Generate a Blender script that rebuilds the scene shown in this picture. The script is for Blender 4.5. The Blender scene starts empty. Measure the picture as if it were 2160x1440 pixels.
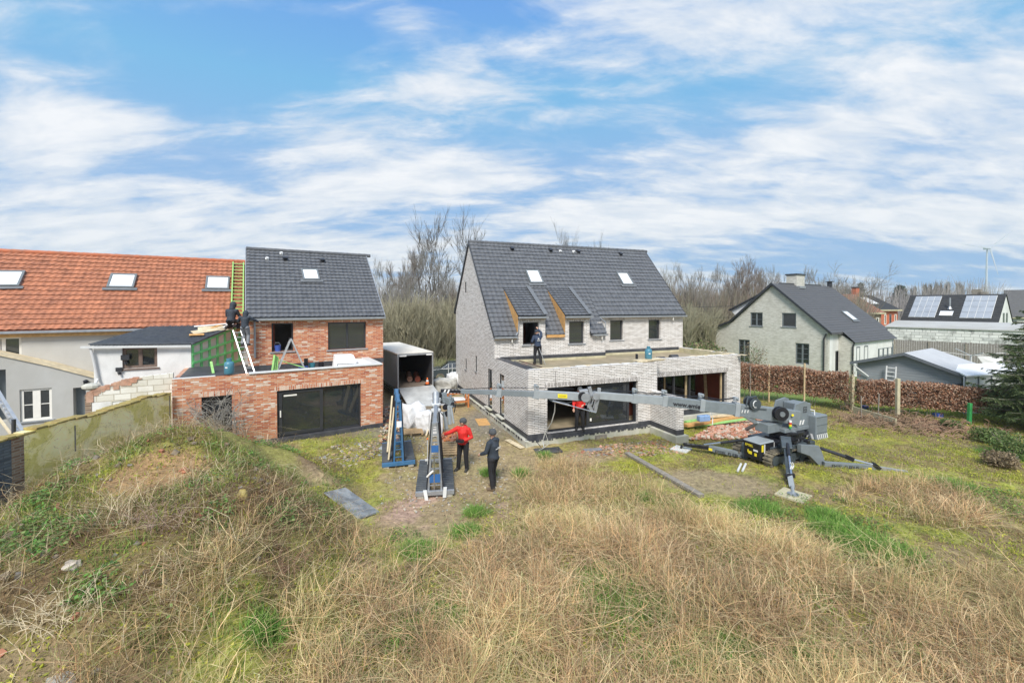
import bpy, bmesh, math, random
import numpy as np
from mathutils import Vector, Matrix, Euler, noise as mnoise

S = bpy.context.scene
COL = S.collection
R = math.radians
random.seed(7)
rng = np.random.default_rng(11)

# ------------------------------------------------------------ camera
F, YH, PITCH, CZ = 890.0, 643.7, R(1.0), 5.5
cd = bpy.data.cameras.new('camera')
cam = bpy.data.objects.new('camera', cd); COL.objects.link(cam)
cam.location = (0, 0, CZ); cam.rotation_euler = (R(90) - PITCH, 0, 0)
cd.sensor_width = 36; cd.lens = F / 2160 * 36
cd.shift_y = -(720 - (YH + F * math.tan(PITCH))) / 2160
cd.clip_start = 0.1; cd.clip_end = 6000
S.camera = cam

# ------------------------------------------------------------ light, sky, exposure
SUN_EL, SUN_AZ = 47.0, 186.0      # azimuth clockwise from +Y (the sun stands behind the camera, a little left)
SUN_STRENGTH, SUN_ANGLE, SKY_STRENGTH, EXPOSURE = 2.9, 18.0, 0.15, 0.68
sl = bpy.data.lights.new('sun', 'SUN'); sl.energy = SUN_STRENGTH; sl.angle = R(SUN_ANGLE); sl.color = (1, .95, .88)
so = bpy.data.objects.new('sun', sl); COL.objects.link(so)
so.rotation_euler = (R(90 - SUN_EL), 0, R(180 - SUN_AZ))
S.view_settings.view_transform = 'Standard'; S.view_settings.look = 'None'
S.view_settings.exposure = EXPOSURE; S.view_settings.gamma = 1
S.cycles.max_bounces = 6; S.cycles.transparent_max_bounces = 12
S.cycles.use_denoising = True; S.cycles.volume_bounces = 1

HAZE = .0003
class NT:
    """small helper to wire node trees"""
    def __init__(s, tree): s.t = tree; s.n = tree.nodes; s.l = tree.links
    def add(s, typ, **kw):
        n = s.n.new(typ)
        for k, v in kw.items():
            if k == 'inp':
                for a, b in v.items(): s.put(n.inputs[a], b)
            else: setattr(n, k, v)
        return n
    def put(s, sock, v):
        if isinstance(v, bpy.types.NodeSocket): s.l.new(v, sock)
        else:
            try: sock.default_value = v
            except Exception: sock.default_value = (*v, 1)
    def math(s, op, a, b=0.0, c=0.0, clamp=False):
        n = s.n.new('ShaderNodeMath'); n.operation = op; n.use_clamp = clamp
        s.put(n.inputs[0], a); s.put(n.inputs[1], b); s.put(n.inputs[2], c)
        return n.outputs[0]
    def mix(s, f, a, b, blend='MIX'):
        n = s.n.new('ShaderNodeMix'); n.data_type = 'RGBA'; n.blend_type = blend
        s.put(n.inputs['Factor'], f)
        for sock, v in ((n.inputs[6], a), (n.inputs[7], b)):
            if isinstance(v, bpy.types.NodeSocket): s.l.new(v, sock)
            else: sock.default_value = (*v[:3], 1)
        return n.outputs[2]
    def noise(s, vec, scale, detail=4, rough=.55, dist=0):
        n = s.add('ShaderNodeTexNoise', inp={'Scale': scale, 'Detail': detail, 'Roughness': rough, 'Distortion': dist})
        if vec is not None: s.l.new(vec, n.inputs['Vector'])
        return n.outputs['Fac']
    def ramp(s, fac, stops, interp='LINEAR'):
        n = s.n.new('ShaderNodeValToRGB'); n.color_ramp.interpolation = interp
        cr = n.color_ramp
        while len(cr.elements) < len(stops): cr.elements.new(.5)
        for e, (p, c) in zip(cr.elements, stops):
            e.position = p; e.color = (*c, 1) if not isinstance(c, (int, float)) else (c, c, c, 1)
        s.put(n.inputs[0], fac); return n.outputs[0]
    def sep(s, vec):
        n = s.n.new('ShaderNodeSeparateXYZ'); s.l.new(vec, n.inputs[0]); return n.outputs
    def comb(s, x, y, z=0.0):
        n = s.n.new('ShaderNodeCombineXYZ')
        for i, v in enumerate((x, y, z)): s.put(n.inputs[i], v)
        return n.outputs[0]
    def scale(s, vec, sc, loc=(0, 0, 0), rot=(0, 0, 0)):
        n = s.n.new('ShaderNodeMapping'); s.l.new(vec, n.inputs[0])
        n.inputs['Location'].default_value = loc; n.inputs['Rotation'].default_value = rot
        n.inputs['Scale'].default_value = sc; return n.outputs[0]

world = bpy.data.worlds.new('World'); S.world = world; world.use_nodes = True
w = NT(world.node_tree); w.n.clear()
sky = w.add('ShaderNodeTexSky', sky_type='NISHITA', sun_disc=False, sun_elevation=R(SUN_EL), sun_rotation=R(SUN_AZ))
sky.air_density = 1.0; sky.dust_density = .6; sky.ozone_density = 2.0
tc = w.add('ShaderNodeTexCoord').outputs['Generated']
x, y, z = w.sep(tc)
ysafe = w.math('MAXIMUM', w.math('ABSOLUTE', y), .08)
U = w.math('DIVIDE', x, ysafe); V = w.math('DIVIDE', z, ysafe)
zs = w.math('ADD', w.math('MAXIMUM', z, 0.0), .24)
cx_, cy_ = w.math('DIVIDE', x, zs), w.math('DIVIDE', y, zs)
flat = w.comb(cx_, cy_)
warp = w.noise(flat, .9, 3)
n1 = w.noise(w.scale(flat, (.55, 1.25, 1), (3.1, 1.7, 0), (0, 0, R(-22))), 1.6, 9, .58, .6)
n2 = w.noise(w.scale(flat, (1.6, 3.6, 1), (7.7, 4.4, 0), (0, 0, R(-16))), 2.1, 8, .62, .3)
# large cloud banks and clear gaps, by direction: centre px,py of the photograph, half widths, amount, tilt
banks = [(480, 250, 330, 150, -.40, 12), (60, 90, 240, 150, -.12, 0), (860, 50, 60, 40, .34, 10), (210, 110, 70, 50, .28, 20), (1560, 190, 260, 40, -.25, -25), (1850, 330, 300, 30, -.2, -15), (700, 90, 300, 110, -.20, 10), (1000, 60, 220, 90, -.34, 20),
         (1230, 340, 170, 70, -.16, -15), (640, 480, 240, 26, -.34, -4), (1350, 240, 260, 60, -.22, -20),
         (1950, 560, 330, 40, -.14, 4), (1580, 545, 260, 60, -.20, 0), (1620, 250, 300, 50, -.26, -24),
         (950, 470, 180, 26, -.26, -6), (2100, 380, 180, 60, -.12, -10),
         (160, 220, 150, 60, .20, 20), (120, 290, 260, 40, .30, 5), (700, 330, 110, 60, .34, 10), (920, 200, 110, 50, .26, -25),
         (1650, 70, 380, 100, .16, -8), (1250, 300, 460, 60, .22, -20), (1000, 400, 820, 52, .34, -5), (330, 500, 420, 42, .22, 0),
         (1900, 250, 330, 80, .12, -18), (1750, 420, 420, 60, .26, -6), (690, 545, 180, 20, .2, 0), (1300, 490, 300, 30, .16, 0),
         (1330, 140, 170, 40, .2, -20), (2000, 480, 260, 30, .15, 0)]
tot = None
for (px, py, sx, sy, amt, tilt) in banks:
    du = w.math('SUBTRACT', U, (px - 1080) / F); dv = w.math('SUBTRACT', V, (659 - py) / F)
    ct, st = math.cos(R(tilt)), math.sin(R(tilt))
    # tilt positive = falls to the right in the picture
    p_ = w.math('SUBTRACT', w.math('MULTIPLY', du, ct), w.math('MULTIPLY', dv, st))
    q_ = w.math('ADD', w.math('MULTIPLY', du, st), w.math('MULTIPLY', dv, ct))
    e = w.math('ADD', w.math('POWER', w.math('MULTIPLY', p_, F / sx), 2.0), w.math('POWER', w.math('MULTIPLY', q_, F / sy), 2.0))
    g = w.math('MULTIPLY', w.math('EXPONENT', w.math('MULTIPLY', e, -.6)), amt)
    tot = g if tot is None else w.math('ADD', tot, g)
front = w.math('GREATER_THAN', y, 0.0)
tot = w.math('MULTIPLY', tot, front)
dens = w.math('ADD', w.math('ADD', w.math('MULTIPLY_ADD', n1, 1.35, .065), w.math('MULTIPLY', w.math('SUBTRACT', n2, .5), 1.0)), w.math('MULTIPLY', tot, .80))
hor = w.math('MULTIPLY', w.math('SUBTRACT', .36, z), .42)
dens = w.math('ADD', dens, w.math('MAXIMUM', hor, 0.0))
mask = w.ramp(dens, [(.50, .04), (.62, .16), (.74, .50), (.86, .84), (1.0, 1)])
shade = w.ramp(w.math('ADD', w.math('MULTIPLY', n2, .6), w.math('MULTIPLY', dens, .45)), [(.5, (2.9, 3.35, 3.95)), (.68, (3.35, 3.65, 4.05)), (.9, (4.2, 4.3, 4.45))])
blue = w.mix(1.0, w.mix(1.0, sky.outputs[0], (.62, 1.02, 1.22), 'MULTIPLY'), (1.12, 2.05, 3.4), 'DARKEN')
CLOUD_GAIN = .93
cl = w.add('ShaderNodeVectorMath', operation='SCALE', inp={0: shade, 'Scale': CLOUD_GAIN}).outputs[0]
skyc = w.mix(mask, blue, cl)
bg = w.add('ShaderNodeBackground', inp={'Color': skyc, 'Strength': SKY_STRENGTH})
w.l.new(bg.outputs[0], w.add('ShaderNodeOutputWorld').inputs[0])

# ------------------------------------------------------------ measuring helpers (photograph pixel -> point in the place)
def ray(px, py):
    t = PITCH; u = (px - 1080) / F; zz = math.tan(t) - (py - YH) / F
    return Vector((u, math.cos(t) + zz * math.sin(t), -math.sin(t) + zz * math.cos(t)))
CAM = Vector((0, 0, CZ))
def at(px, py, Y): d = ray(px, py); return CAM + d * (Y / d.y)
def onz(px, py, z=0.0): d = ray(px, py); return CAM + d * ((z - CZ) / d.z)
def onplane(px, py, p, n): d = ray(px, py); n = Vector(n); return CAM + d * ((Vector(p) - CAM).dot(n) / d.dot(n))

class Frame:
    """a building's own axes: a along its front (to the right), b to its back, z up"""
    def __init__(s, x, y, th, z=0): s.o = Vector((x, y, z)); s.th = R(th); s.A = Vector((math.cos(s.th), math.sin(s.th), 0)); s.B = Vector((-math.sin(s.th), math.cos(s.th), 0))
    def w(s, a, b, z=0): return s.o + s.A * a + s.B * b + Vector((0, 0, z))
    def loc(s, p): d = p - s.o; return Vector((d.dot(s.A), d.dot(s.B), d.z))
    def fb(s, px, py, b): return s.loc(onplane(px, py, s.w(0, b), s.B))       # on the plane b = const
    def fa(s, px, py, a): return s.loc(onplane(px, py, s.w(a, 0), s.A))       # on the plane a = const
    def fz(s, px, py, z): return s.loc(onz(px, py, s.o.z + z))
    def fr(s, px, py, b0, z0, k):                                            # on a roof plane z = z0 + k (b - b0)
        n = s.B * k - Vector((0, 0, 1)); return s.loc(onplane(px, py, s.w(0, b0, z0), n))

# ------------------------------------------------------------ mesh helpers
class MB:
    def __init__(s): s.v = []; s.f = []; s.m = []; s.cur = 0; s.st = []
    def add(s, vs, fs):
        k = len(s.v); s.st.append((k, len(s.f), len(vs), len(fs))); s.v += [tuple(p) for p in vs]; s.f += [tuple(i + k for i in f) for f in fs]; s.m += [s.cur] * len(fs)
    def quad(s, *p): s.add(p, [tuple(range(len(p)))])
    def hexa(s, c):      # 8 corners: bottom ring 0-3, top ring 4-7
        s.add(c, [(0, 3, 2, 1), (4, 5, 6, 7), (0, 1, 5, 4), (1, 2, 6, 5), (2, 3, 7, 6), (3, 0, 4, 7)])
    def box(s, x0, x1, y0, y1, z0, z1):
        s.hexa([(x0, y0, z0), (x1, y0, z0), (x1, y1, z0), (x0, y1, z0), (x0, y0, z1), (x1, y0, z1), (x1, y1, z1), (x0, y1, z1)])
    def mbox(s, P, u0, u1, d0, d1, z0, z1):
        s.hexa([P(u0, d0, z0), P(u1, d0, z0), P(u1, d1, z0), P(u0, d1, z0), P(u0, d0, z1), P(u1, d0, z1), P(u1, d1, z1), P(u0, d1, z1)])
    def prism(s, poly, off):      # poly: list of 3D points, off: extrusion vector
        n = len(poly); off = Vector(off); q = [Vector(p) for p in poly]
        s.add(q + [p + off for p in q], [tuple(range(n))[::-1], tuple(range(n, 2 * n))] + [(i, (i + 1) % n, n + (i + 1) % n, n + i) for i in range(n)])
    def bar(s, p, q, wd, ht=None, up=(0, 0, 1), wd2=None, ht2=None):
        p, q, up = Vector(p), Vector(q), Vector(up); ht = wd if ht is None else ht
        wd2 = wd if wd2 is None else wd2; ht2 = ht if ht2 is None else ht2
        d = (q - p).normalized(); sd = d.cross(up)
        if sd.length < 1e-3: sd = d.cross(Vector((0, 1, 0)))
        sd.normalize(); u = sd.cross(d).normalized()
        c = []
        for o, a, b in ((p, wd / 2, ht / 2), (q, wd2 / 2, ht2 / 2)):
            c += [o - sd * a - u * b, o + sd * a - u * b, o + sd * a + u * b, o - sd * a + u * b]
        s.add(c, [(0, 3, 2, 1), (4, 5, 6, 7), (0, 1, 5, 4), (1, 2, 6, 5), (2, 3, 7, 6), (3, 0, 4, 7)])
    def tube(s, pts, rad, n=8, caps=True, sx=1.0):
        pts = [Vector(p) for p in pts]; m = len(pts)
        if isinstance(rad, (int, float)): rad = [rad] * m
        rings = []; ref = None
        for i, p in enumerate(pts):
            d = (pts[min(i + 1, m - 1)] - pts[max(i - 1, 0)]).normalized()
            if ref is None: ref = Vector((0, 0, 1)) if abs(d.z) < .9 else Vector((1, 0, 0))
            a = (ref - d * ref.dot(d)); a.normalize(); b = d.cross(a); ref = a
            rings += [p + (a * math.cos(t) * sx + b * math.sin(t)) * rad[i] for t in (2 * math.pi * k / n for k in range(n))]
        fs = [(i * n + k, i * n + (k + 1) % n, (i + 1) * n + (k + 1) % n, (i + 1) * n + k) for i in range(m - 1) for k in range(n)]
        if caps: fs += [tuple(range(n))[::-1], tuple(range((m - 1) * n, m * n))]
        s.add(rings, fs)
    def cyl(s, p, q, r, n=16, r2=None): s.tube([p, q], [r, r if r2 is None else r2], n)
    def lathe(s, prof, c=(0, 0, 0), n=20):     # prof: (r, z)
        c = Vector(c); vs = [c + Vector((r * math.cos(t), r * math.sin(t), z)) for r, z in prof for t in (2 * math.pi * k / n for k in range(n))]
        m = len(prof)
        s.add(vs, [(i * n + k, i * n + (k + 1) % n, (i + 1) * n + (k + 1) % n, (i + 1) * n + k) for i in range(m - 1) for k in range(n)] + [tuple(range(n))[::-1], tuple(range((m - 1) * n, m * n))])
    def ball(s, c, r, n=10, sc=(1, 1, 1)):
        c = Vector(c); m = n // 2 + 1; vs = []
        for i in range(m):
            ph = math.pi * (i + .0001) / (m - 1 + .0002)
            for k in range(n):
                t = 2 * math.pi * k / n
                vs.append(c + Vector((math.sin(ph) * math.cos(t) * sc[0], math.sin(ph) * math.sin(t) * sc[1], math.cos(ph) * sc[2])) * r)
        s.add(vs, [(i * n + k, (i + 1) * n + k, (i + 1) * n + (k + 1) % n, i * n + (k + 1) % n) for i in range(m - 1) for k in range(n)])
    def each(s, name, mat, parent=None, **k):
        for a, f, nv, nf in s.st:
            m = MB(); m.add(s.v[a:a + nv], [tuple(i - a for i in q) for q in s.f[f:f + nf]]); o = m.build(name, mat, parent, **k)
        return o
    def build(s, name, mat, parent=None, smooth=False, bevel=0, uv=True, loc=None):
        me = bpy.data.meshes.new(name); me.from_pydata(s.v, [], s.f); me.update()
        for mm in (mat if isinstance(mat, (list, tuple)) else [mat]): me.materials.append(mm)
        if isinstance(mat, (list, tuple)): me.polygons.foreach_set('material_index', s.m)
        if uv:
            ul = me.uv_layers.new(name='UVMap'); nl = len(me.loops); out = np.zeros(nl * 2)
            V_ = me.vertices
            for p in me.polygons:
                n = p.normal
                t = Vector((-n.y, n.x, 0))
                if t.length < .05: t = Vector((1, 0, 0))
                t.normalize()
                if t.x + t.y * .3 < 0: t = -t
                b = n.cross(t)
                if b.z < -1e-4 or (abs(b.z) <= 1e-4 and b.y < 0): b = -b
                for li in p.loop_indices:
                    c = V_[me.loops[li].vertex_index].co
                    out[li * 2] = c.dot(t); out[li * 2 + 1] = c.dot(b)
            ul.data.foreach_set('uv', out)
        if smooth: me.polygons.foreach_set('use_smooth', [True] * len(me.polygons))
        o = bpy.data.objects.new(name, me); COL.objects.link(o)
        if parent is not None: o.parent = parent
        if loc is not None: o.location = loc
        if bevel:
            md = o.modifiers.new('bevel', 'BEVEL'); md.width = bevel; md.segments = 2; md.limit_method = 'ANGLE'
        return o

def tag(o, label=None, cat=None, group=None, kind=None):
    if label: o['label'] = label
    if cat: o['category'] = cat
    if group: o['group'] = group
    if kind: o['kind'] = kind
    return o
def empty(name, loc=(0, 0, 0), rz=0.0, label=None, cat=None, group=None):
    o = bpy.data.objects.new(name, None); COL.objects.link(o); o.location = loc; o.rotation_euler = (0, 0, rz)
    o.empty_display_size = .2
    return tag(o, label, cat, group)
def fempty(name, fr, label, cat, group=None): return empty(name, fr.o, fr.th, label, cat, group)
def copy_tree(o, parent=None, first=True):
    c = o.copy(); COL.objects.link(c)
    if parent is not None: c.parent = parent
    for ch in list(o.children): copy_tree(ch, c, False)
    return c

def text(name, body, size, mat, parent, p, ax, up, ext=.003, align='LEFT', bold=0.0):
    """flat lettering at local point p, running along ax, upright along up"""
    cu = bpy.data.curves.new(name, 'FONT'); cu.body = body; cu.size = size; cu.extrude = ext; cu.align_x = align; cu.offset = bold
    cu.materials.append(mat)
    t_ = bpy.data.objects.new('t', cu); me = bpy.data.meshes.new_from_object(t_); bpy.data.objects.remove(t_)
    me.name = name; o = bpy.data.objects.new(name, me); COL.objects.link(o); o.parent = parent
    ax, up = Vector(ax).normalized(), Vector(up).normalized(); nz = ax.cross(up).normalized(); up = nz.cross(ax)
    m = Matrix((ax, up, nz)).transposed().to_4x4(); m.translation = Vector(p)
    o.matrix_local = m
    return o

# ------------------------------------------------------------ materials
MATS = {}
def newmat(name):
    m = bpy.data.materials.new(name); m.use_nodes = True; t = NT(m.node_tree); t.n.clear()
    t.out = t.add('ShaderNodeOutputMaterial'); t.b = t.add('ShaderNodeBsdfPrincipled')
    t.l.new(t.b.outputs[0], t.out.inputs[0]); MATS[name] = m
    return m, t
def plain(name, c, rough=.6, metal=0.0, var=.18, scale=6.0, bump=0.0, dirt=None, dirtamt=.35, spec=.5, coord='Object'):
    m, t = newmat(name)
    tc = t.add('ShaderNodeTexCoord').outputs[coord]
    n = t.noise(tc, scale, 5, .6)
    lo = tuple(v * (1 - var) for v in c); hi = tuple(min(1, v * (1 + var)) for v in c)
    col = t.ramp(n, [(.3, lo), (.7, hi)])
    if dirt:
        d = t.noise(t.scale(tc, (1, 1, .45)), scale * .35, 6, .7, .4)
        col = t.mix(t.math('MULTIPLY', t.ramp(d, [(.45, 0), (.68, 1)]), dirtamt), col, dirt)
    t.put(t.b.inputs['Base Color'], col); t.put(t.b.inputs['Roughness'], t.ramp(n, [(.3, max(0, rough - .08)), (.7, min(1, rough + .08))]))
    t.put(t.b.inputs['Metallic'], metal); t.put(t.b.inputs['Specular IOR Level'], spec)
    if bump:
        bn = t.add('ShaderNodeBump', inp={'Strength': bump, 'Distance': .02, 'Height': t.noise(tc, scale * 3, 5)})
        t.l.new(bn.outputs[0], t.b.inputs['Normal'])
    return m
def brick(name, stops, mortar, line=0.0, bw=.22, bh=.066, ms=.012, patch=None, bump=.5, dirt=None, vertical=False, dirtramp=((.5, 0), (.75, .5))):
    m, t = newmat(name)
    uv = t.add('ShaderNodeTexCoord').outputs['UV']
    if vertical: uv = t.scale(uv, (1, 1, 1), rot=(0, 0, R(90)))
    wob = t.noise(uv, 6, 2)
    uvw = t.add('ShaderNodeVectorMath', operation='ADD', inp={0: uv, 1: t.comb(0.0, t.math('MULTIPLY', t.math('SUBTRACT', wob, .5), .012))}).outputs[0]
    b = t.add('ShaderNodeTexBrick', inp={'Vector': uvw, 'Color1': (0, 0, 0, 1), 'Color2': (1, 1, 1, 1), 'Mortar': (.5, .5, .5, 1), 'Scale': 1.0,
              'Mortar Size': ms, 'Mortar Smooth': .15, 'Bias': 0.0, 'Brick Width': bw, 'Row Height': bh})
    b.offset = .37; b.offset_frequency = 2; b.squash = 1.0
    rnd = t.math('ADD', t.math('MULTIPLY', b.outputs['Color'], .72), t.math('MULTIPLY', t.noise(uv, 9, 2), .28))
    if patch:
        rnd = t.math('ADD', rnd, t.math('MULTIPLY', t.math('SUBTRACT', t.noise(t.scale(uv, (1, 1.4, 1)), .9, 3), .5), patch))
    col = t.ramp(rnd, stops)
    mcol = t.mix(t.noise(uv, 3, 3), mortar, tuple(v * 1.35 for v in mortar))
    col = t.mix(b.outputs['Fac'], col, mcol)
    if dirt:
        d = t.noise(t.scale(uv, (1, .7, 1)), 1.1, 7, .68)
        col = t.mix(t.ramp(d, list(dirtramp)), col, dirt)
    if line:
        vv = t.math('FRACT', t.math('DIVIDE', t.sep(uvw)[1], bh)); ln = t.ramp(t.math('ABSOLUTE', t.math('SUBTRACT', vv, .5)), [(.30, 1.0), (.42, 1 - line), (.5, 1 - line)])
        col = t.mix(1.0, col, ln, 'MULTIPLY')
    t.put(t.b.inputs['Base Color'], col); t.put(t.b.inputs['Roughness'], .88)
    h = t.math('ADD', t.math('MULTIPLY', t.math('SUBTRACT', 1.0, b.outputs['Fac']), 1.0), t.math('MULTIPLY', t.noise(uv, 60, 3), .3))
    bn = t.add('ShaderNodeBump', inp={'Strength': bump, 'Distance': .012, 'Height': h}); t.l.new(bn.outputs[0], t.b.inputs['Normal'])
    return m
def glass(name, tint=(.03, .035, .04), see=.35, rough=.02):
    """window glass: mirror over a part see-through, part dark body"""
    m = bpy.data.materials.new(name); m.use_nodes = True; t = NT(m.node_tree); t.n.clear(); MATS[name] = m
    out = t.add('ShaderNodeOutputMaterial')
    tr = t.add('ShaderNodeBsdfTransparent', inp={'Color': (.55, .58, .56, 1)})
    df = t.add('ShaderNodeBsdfPrincipled', inp={'Base Color': (*tint, 1), 'Roughness': .25})
    gl = t.add('ShaderNodeBsdfGlossy', inp={'Color': (.85, .88, .9, 1), 'Roughness': rough})
    a = t.add('ShaderNodeMixShader', inp={0: see, 1: df.outputs[0], 2: tr.outputs[0]})
    fr = t.add('ShaderNodeFresnel', inp={'IOR': 1.55})
    b = t.add('ShaderNodeMixShader', inp={0: t.math('ADD', t.math('MULTIPLY', fr.outputs[0], .8), .05), 1: a.outputs[0], 2: gl.outputs[0]})
    t.l.new(b.outputs[0], out.inputs[0]); return m
def attr_mat(name, rough=.8, trans=0.0, noise_amt=.25, spec=.3):
    """colour from the mesh's own colour attribute (one colour per leaf or stem)"""
    m, t = newmat(name)
    a = t.add('ShaderNodeAttribute', attribute_name='tint')
    n = t.noise(t.add('ShaderNodeTexCoord').outputs['Object'], 2.5, 3)
    col = t.mix(1.0, a.outputs['Color'], t.ramp(n, [(.3, 1 - noise_amt), (.7, 1 + noise_amt * .4)]), 'MULTIPLY')
    t.put(t.b.inputs['Base Color'], col); t.put(t.b.inputs['Roughness'], rough); t.put(t.b.inputs['Specular IOR Level'], spec)
    if trans:
        tl = t.add('ShaderNodeBsdfTranslucent', inp={'Color': col})
        mx = t.add('ShaderNodeMixShader', inp={0: trans, 1: t.b.outputs[0], 2: tl.outputs[0]}); t.l.new(mx.outputs[0], t.out.inputs[0])
    return m

brick('white_brick', [(.10, (.56, .52, .48)), (.32, (.70, .66, .615)), (.55, (.77, .735, .69)), (.85, (.83, .80, .765))], (.26, .245, .23), bw=.27, bh=.068, ms=.009, bump=.4, line=.45, dirt=(.6, .56, .52), dirtramp=((.55, 0), (.8, .35)))
brick('white_brick_soldier', [(.12, (.40, .37, .34)), (.5, (.66, .62, .58)), (.85, (.78, .75, .72))], (.15, .14, .135), bw=.25, bh=.062, ms=.011, vertical=True)
brick('red_brick', [(.12, (.38, .09, .04)), (.30, (.55, .17, .07)), (.55, (.64, .26, .12)), (.70, (.62, .33, .19)), (.78, (.68, .50, .38)), (.88, (.80, .70, .60))], (.50, .38, .30), bw=.23, bh=.064, ms=.008, patch=.42, bump=.5, line=.35)
brick('red_brick_soldier', [(.10, (.34, .08, .035)), (.5, (.56, .2, .09)), (.8, (.68, .5, .38))], (.5, .42, .34), bw=.22, bh=.062, ms=.010, vertical=True)
brick('grey_brick', [(.1, (.40, .385, .33)), (.4, (.53, .515, .46)), (.7, (.61, .595, .54)), (.9, (.69, .67, .62))], (.46, .44, .39), bw=.24, bh=.065, ms=.014, bump=.35, dirt=(.30, .29, .24))
brick('dark_brick', [(.1, (.05, .06, .08)), (.5, (.10, .12, .15)), (.9, (.16, .18, .20))], (.07, .075, .08), bw=.21, bh=.065, ms=.01, dirt=(.2, .22, .2))
brick('old_brick', [(.1, (.14, .07, .04)), (.5, (.26, .15, .09)), (.9, (.34, .24, .17))], (.27, .23, .18), bw=.21, bh=.065, ms=.012, dirt=(.35, .32, .26))
brick('block_wall', [(.1, (.60, .57, .48)), (.5, (.72, .70, .62)), (.9, (.82, .81, .76))], (.42, .39, .32), bw=.42, bh=.2, ms=.014, bump=.5, dirt=(.38, .33, .22))
brick('painted_block', [(.1, (.55, .56, .54)), (.5, (.70, .70, .67)), (.9, (.78, .78, .75))], (.4, .4, .38), bw=.6, bh=.3, ms=.03, bump=.4, dirt=(.12, .12, .11), dirtramp=((.52, 0), (.66, .75)))
brick('inner_brick', [(.1, (.20, .06, .035)), (.5, (.30, .10, .06)), (.9, (.36, .15, .10))], (.22, .15, .12), bw=.29, bh=.19, ms=.012)
plain('lead', (.15, .16, .17), .55, var=.15)
plain('concrete_plinth', (.50, .49, .43), .85, var=.12, scale=3, bump=.3, dirt=(.34, .36, .16), dirtamt=.55)
plain('black_membrane', (.045, .047, .055), .55, var=.3, scale=5, bump=.2, dirt=(.13, .13, .13), dirtamt=.5)
plain('deck_screed', (.33, .27, .18), .7, var=.22, scale=1.4, dirt=(.17, .17, .10), dirtamt=.7, bump=.2)
plain('parapet_board', (.52, .47, .32), .8, var=.2, scale=3, dirt=(.26, .27, .12), dirtamt=.5)
plain('cream_render', (.50, .49, .46), .85, var=.07, scale=1.2, dirt=(.42, .40, .36), dirtamt=.5, bump=.15)
plain('grey_render', (.44, .44, .42), .85, var=.07, scale=1.0, dirt=(.35, .34, .30), dirtamt=.6, bump=.15)
plain('white_paint', (.76, .76, .74), .7, var=.05, scale=2, dirt=(.40, .40, .37), dirtamt=.5, bump=.2)
plain('white_pvc', (.78, .76, .70), .4, var=.04)
plain('white_plastic', (.82, .82, .81), .5, var=.05)
plain('anthracite', (.035, .037, .042), .4, var=.15)
plain('grey_frame', (.16, .18, .19), .45, var=.1)
plain('brown_wood', (.16, .11, .085), .6, var=.25, scale=12)
plain('zinc', (.36, .38, .40), .45, metal=.5, var=.12)
plain('dark_tile', (.112, .117, .126), .5, var=.24, scale=4, dirt=(.12, .125, .13), dirtamt=.35, bump=.15, spec=.5)
plain('red_tile', (.40, .155, .08), .65, var=.34, scale=3.5, dirt=(.27, .11, .065), dirtamt=.6, bump=.15)
plain('red_ridge', (.46, .14, .06), .65, var=.25, scale=5, dirt=(.2, .12, .08), dirtamt=.5)
plain('slate_sheet', (.075, .085, .10), .5, var=.3, scale=8, dirt=(.10, .11, .11), dirtamt=.5)
plain('far_tile', (.085, .085, .088), .6, var=.2, scale=3)
plain('far_tile_black', (.035, .035, .035), .6, var=.3, scale=3)
plain('far_tile_red', (.28, .13, .085), .7, var=.2, scale=2)
plain('far_orange', (.50, .14, .07), .8, var=.15, scale=4)
plain('osb', (.58, .33, .12), .75, var=.22, scale=9, dirt=(.35, .17, .06), dirtamt=.5)
plain('timber', (.50, .38, .22), .75, var=.25, scale=7)
plain('pale_timber', (.66, .56, .38), .7, var=.2, scale=6, dirt=(.38, .3, .19), dirtamt=.4)
plain('grey_timber', (.25, .225, .19), .85, var=.3, scale=9)
plain('weathered_fence', (.22, .20, .185), .85, var=.3, scale=9)
plain('green_batten', (.17, .62, .22), .65, var=.18, scale=8, dirt=(.2, .5, .2), dirtamt=.4)
plain('lime_batten', (.30, .56, .18), .65, var=.18, scale=8)
plain('insulation', (.66, .62, .55), .8, var=.12, scale=3, dirt=(.3, .28, .25))
plain('alu', (.56, .57, .57), .38, metal=.6, var=.1)
plain('rooflight_glass', (.78, .81, .84), .12, var=.03, scale=1)
plain('crane_grey', (.185, .215, .23), .42, var=.1, scale=5, dirt=(.12, .13, .13), dirtamt=.35)
plain('crane_light', (.30, .33, .345), .4, var=.08, scale=5)
plain('crane_dark', (.055, .07, .08), .45, var=.2)
plain('crane_black', (.016, .017, .022), .35, var=.3)
plain('chrome', (.62, .63, .66), .18, metal=.9, var=.05)
plain('rubber', (.12, .105, .08), .9, var=.3, scale=12, dirt=(.32, .28, .19), dirtamt=.9)
plain('white_mark', (.75, .75, .73), .5, var=.04)
plain('yellow_mark', (.80, .66, .03), .5, var=.04)
plain('red_mark', (.55, .05, .03), .5, var=.04)
plain('green_mark', (.05, .35, .1), .5, var=.04)
plain('black_mark', (.02, .02, .025), .5, var=.04)
plain('blue_steel', (.045, .15, .30), .45, var=.15, dirt=(.15, .2, .25), dirtamt=.3)
plain('blue_label', (.03, .12, .32), .5, var=.05)
plain('slat_rubber', (.07, .08, .09), .6, var=.2, dirt=(.16, .16, .15), dirtamt=.5)
plain('gas_blue', (.07, .22, .30), .4, var=.12)
plain('bucket_blue', (.05, .10, .38), .45, var=.1)
plain('bucket_teal', (.05, .22, .28), .45, var=.1)
plain('orange_plastic', (.75, .16, .03), .5, var=.08)
plain('orange_rust', (.50, .17, .05), .6, var=.15)
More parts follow.
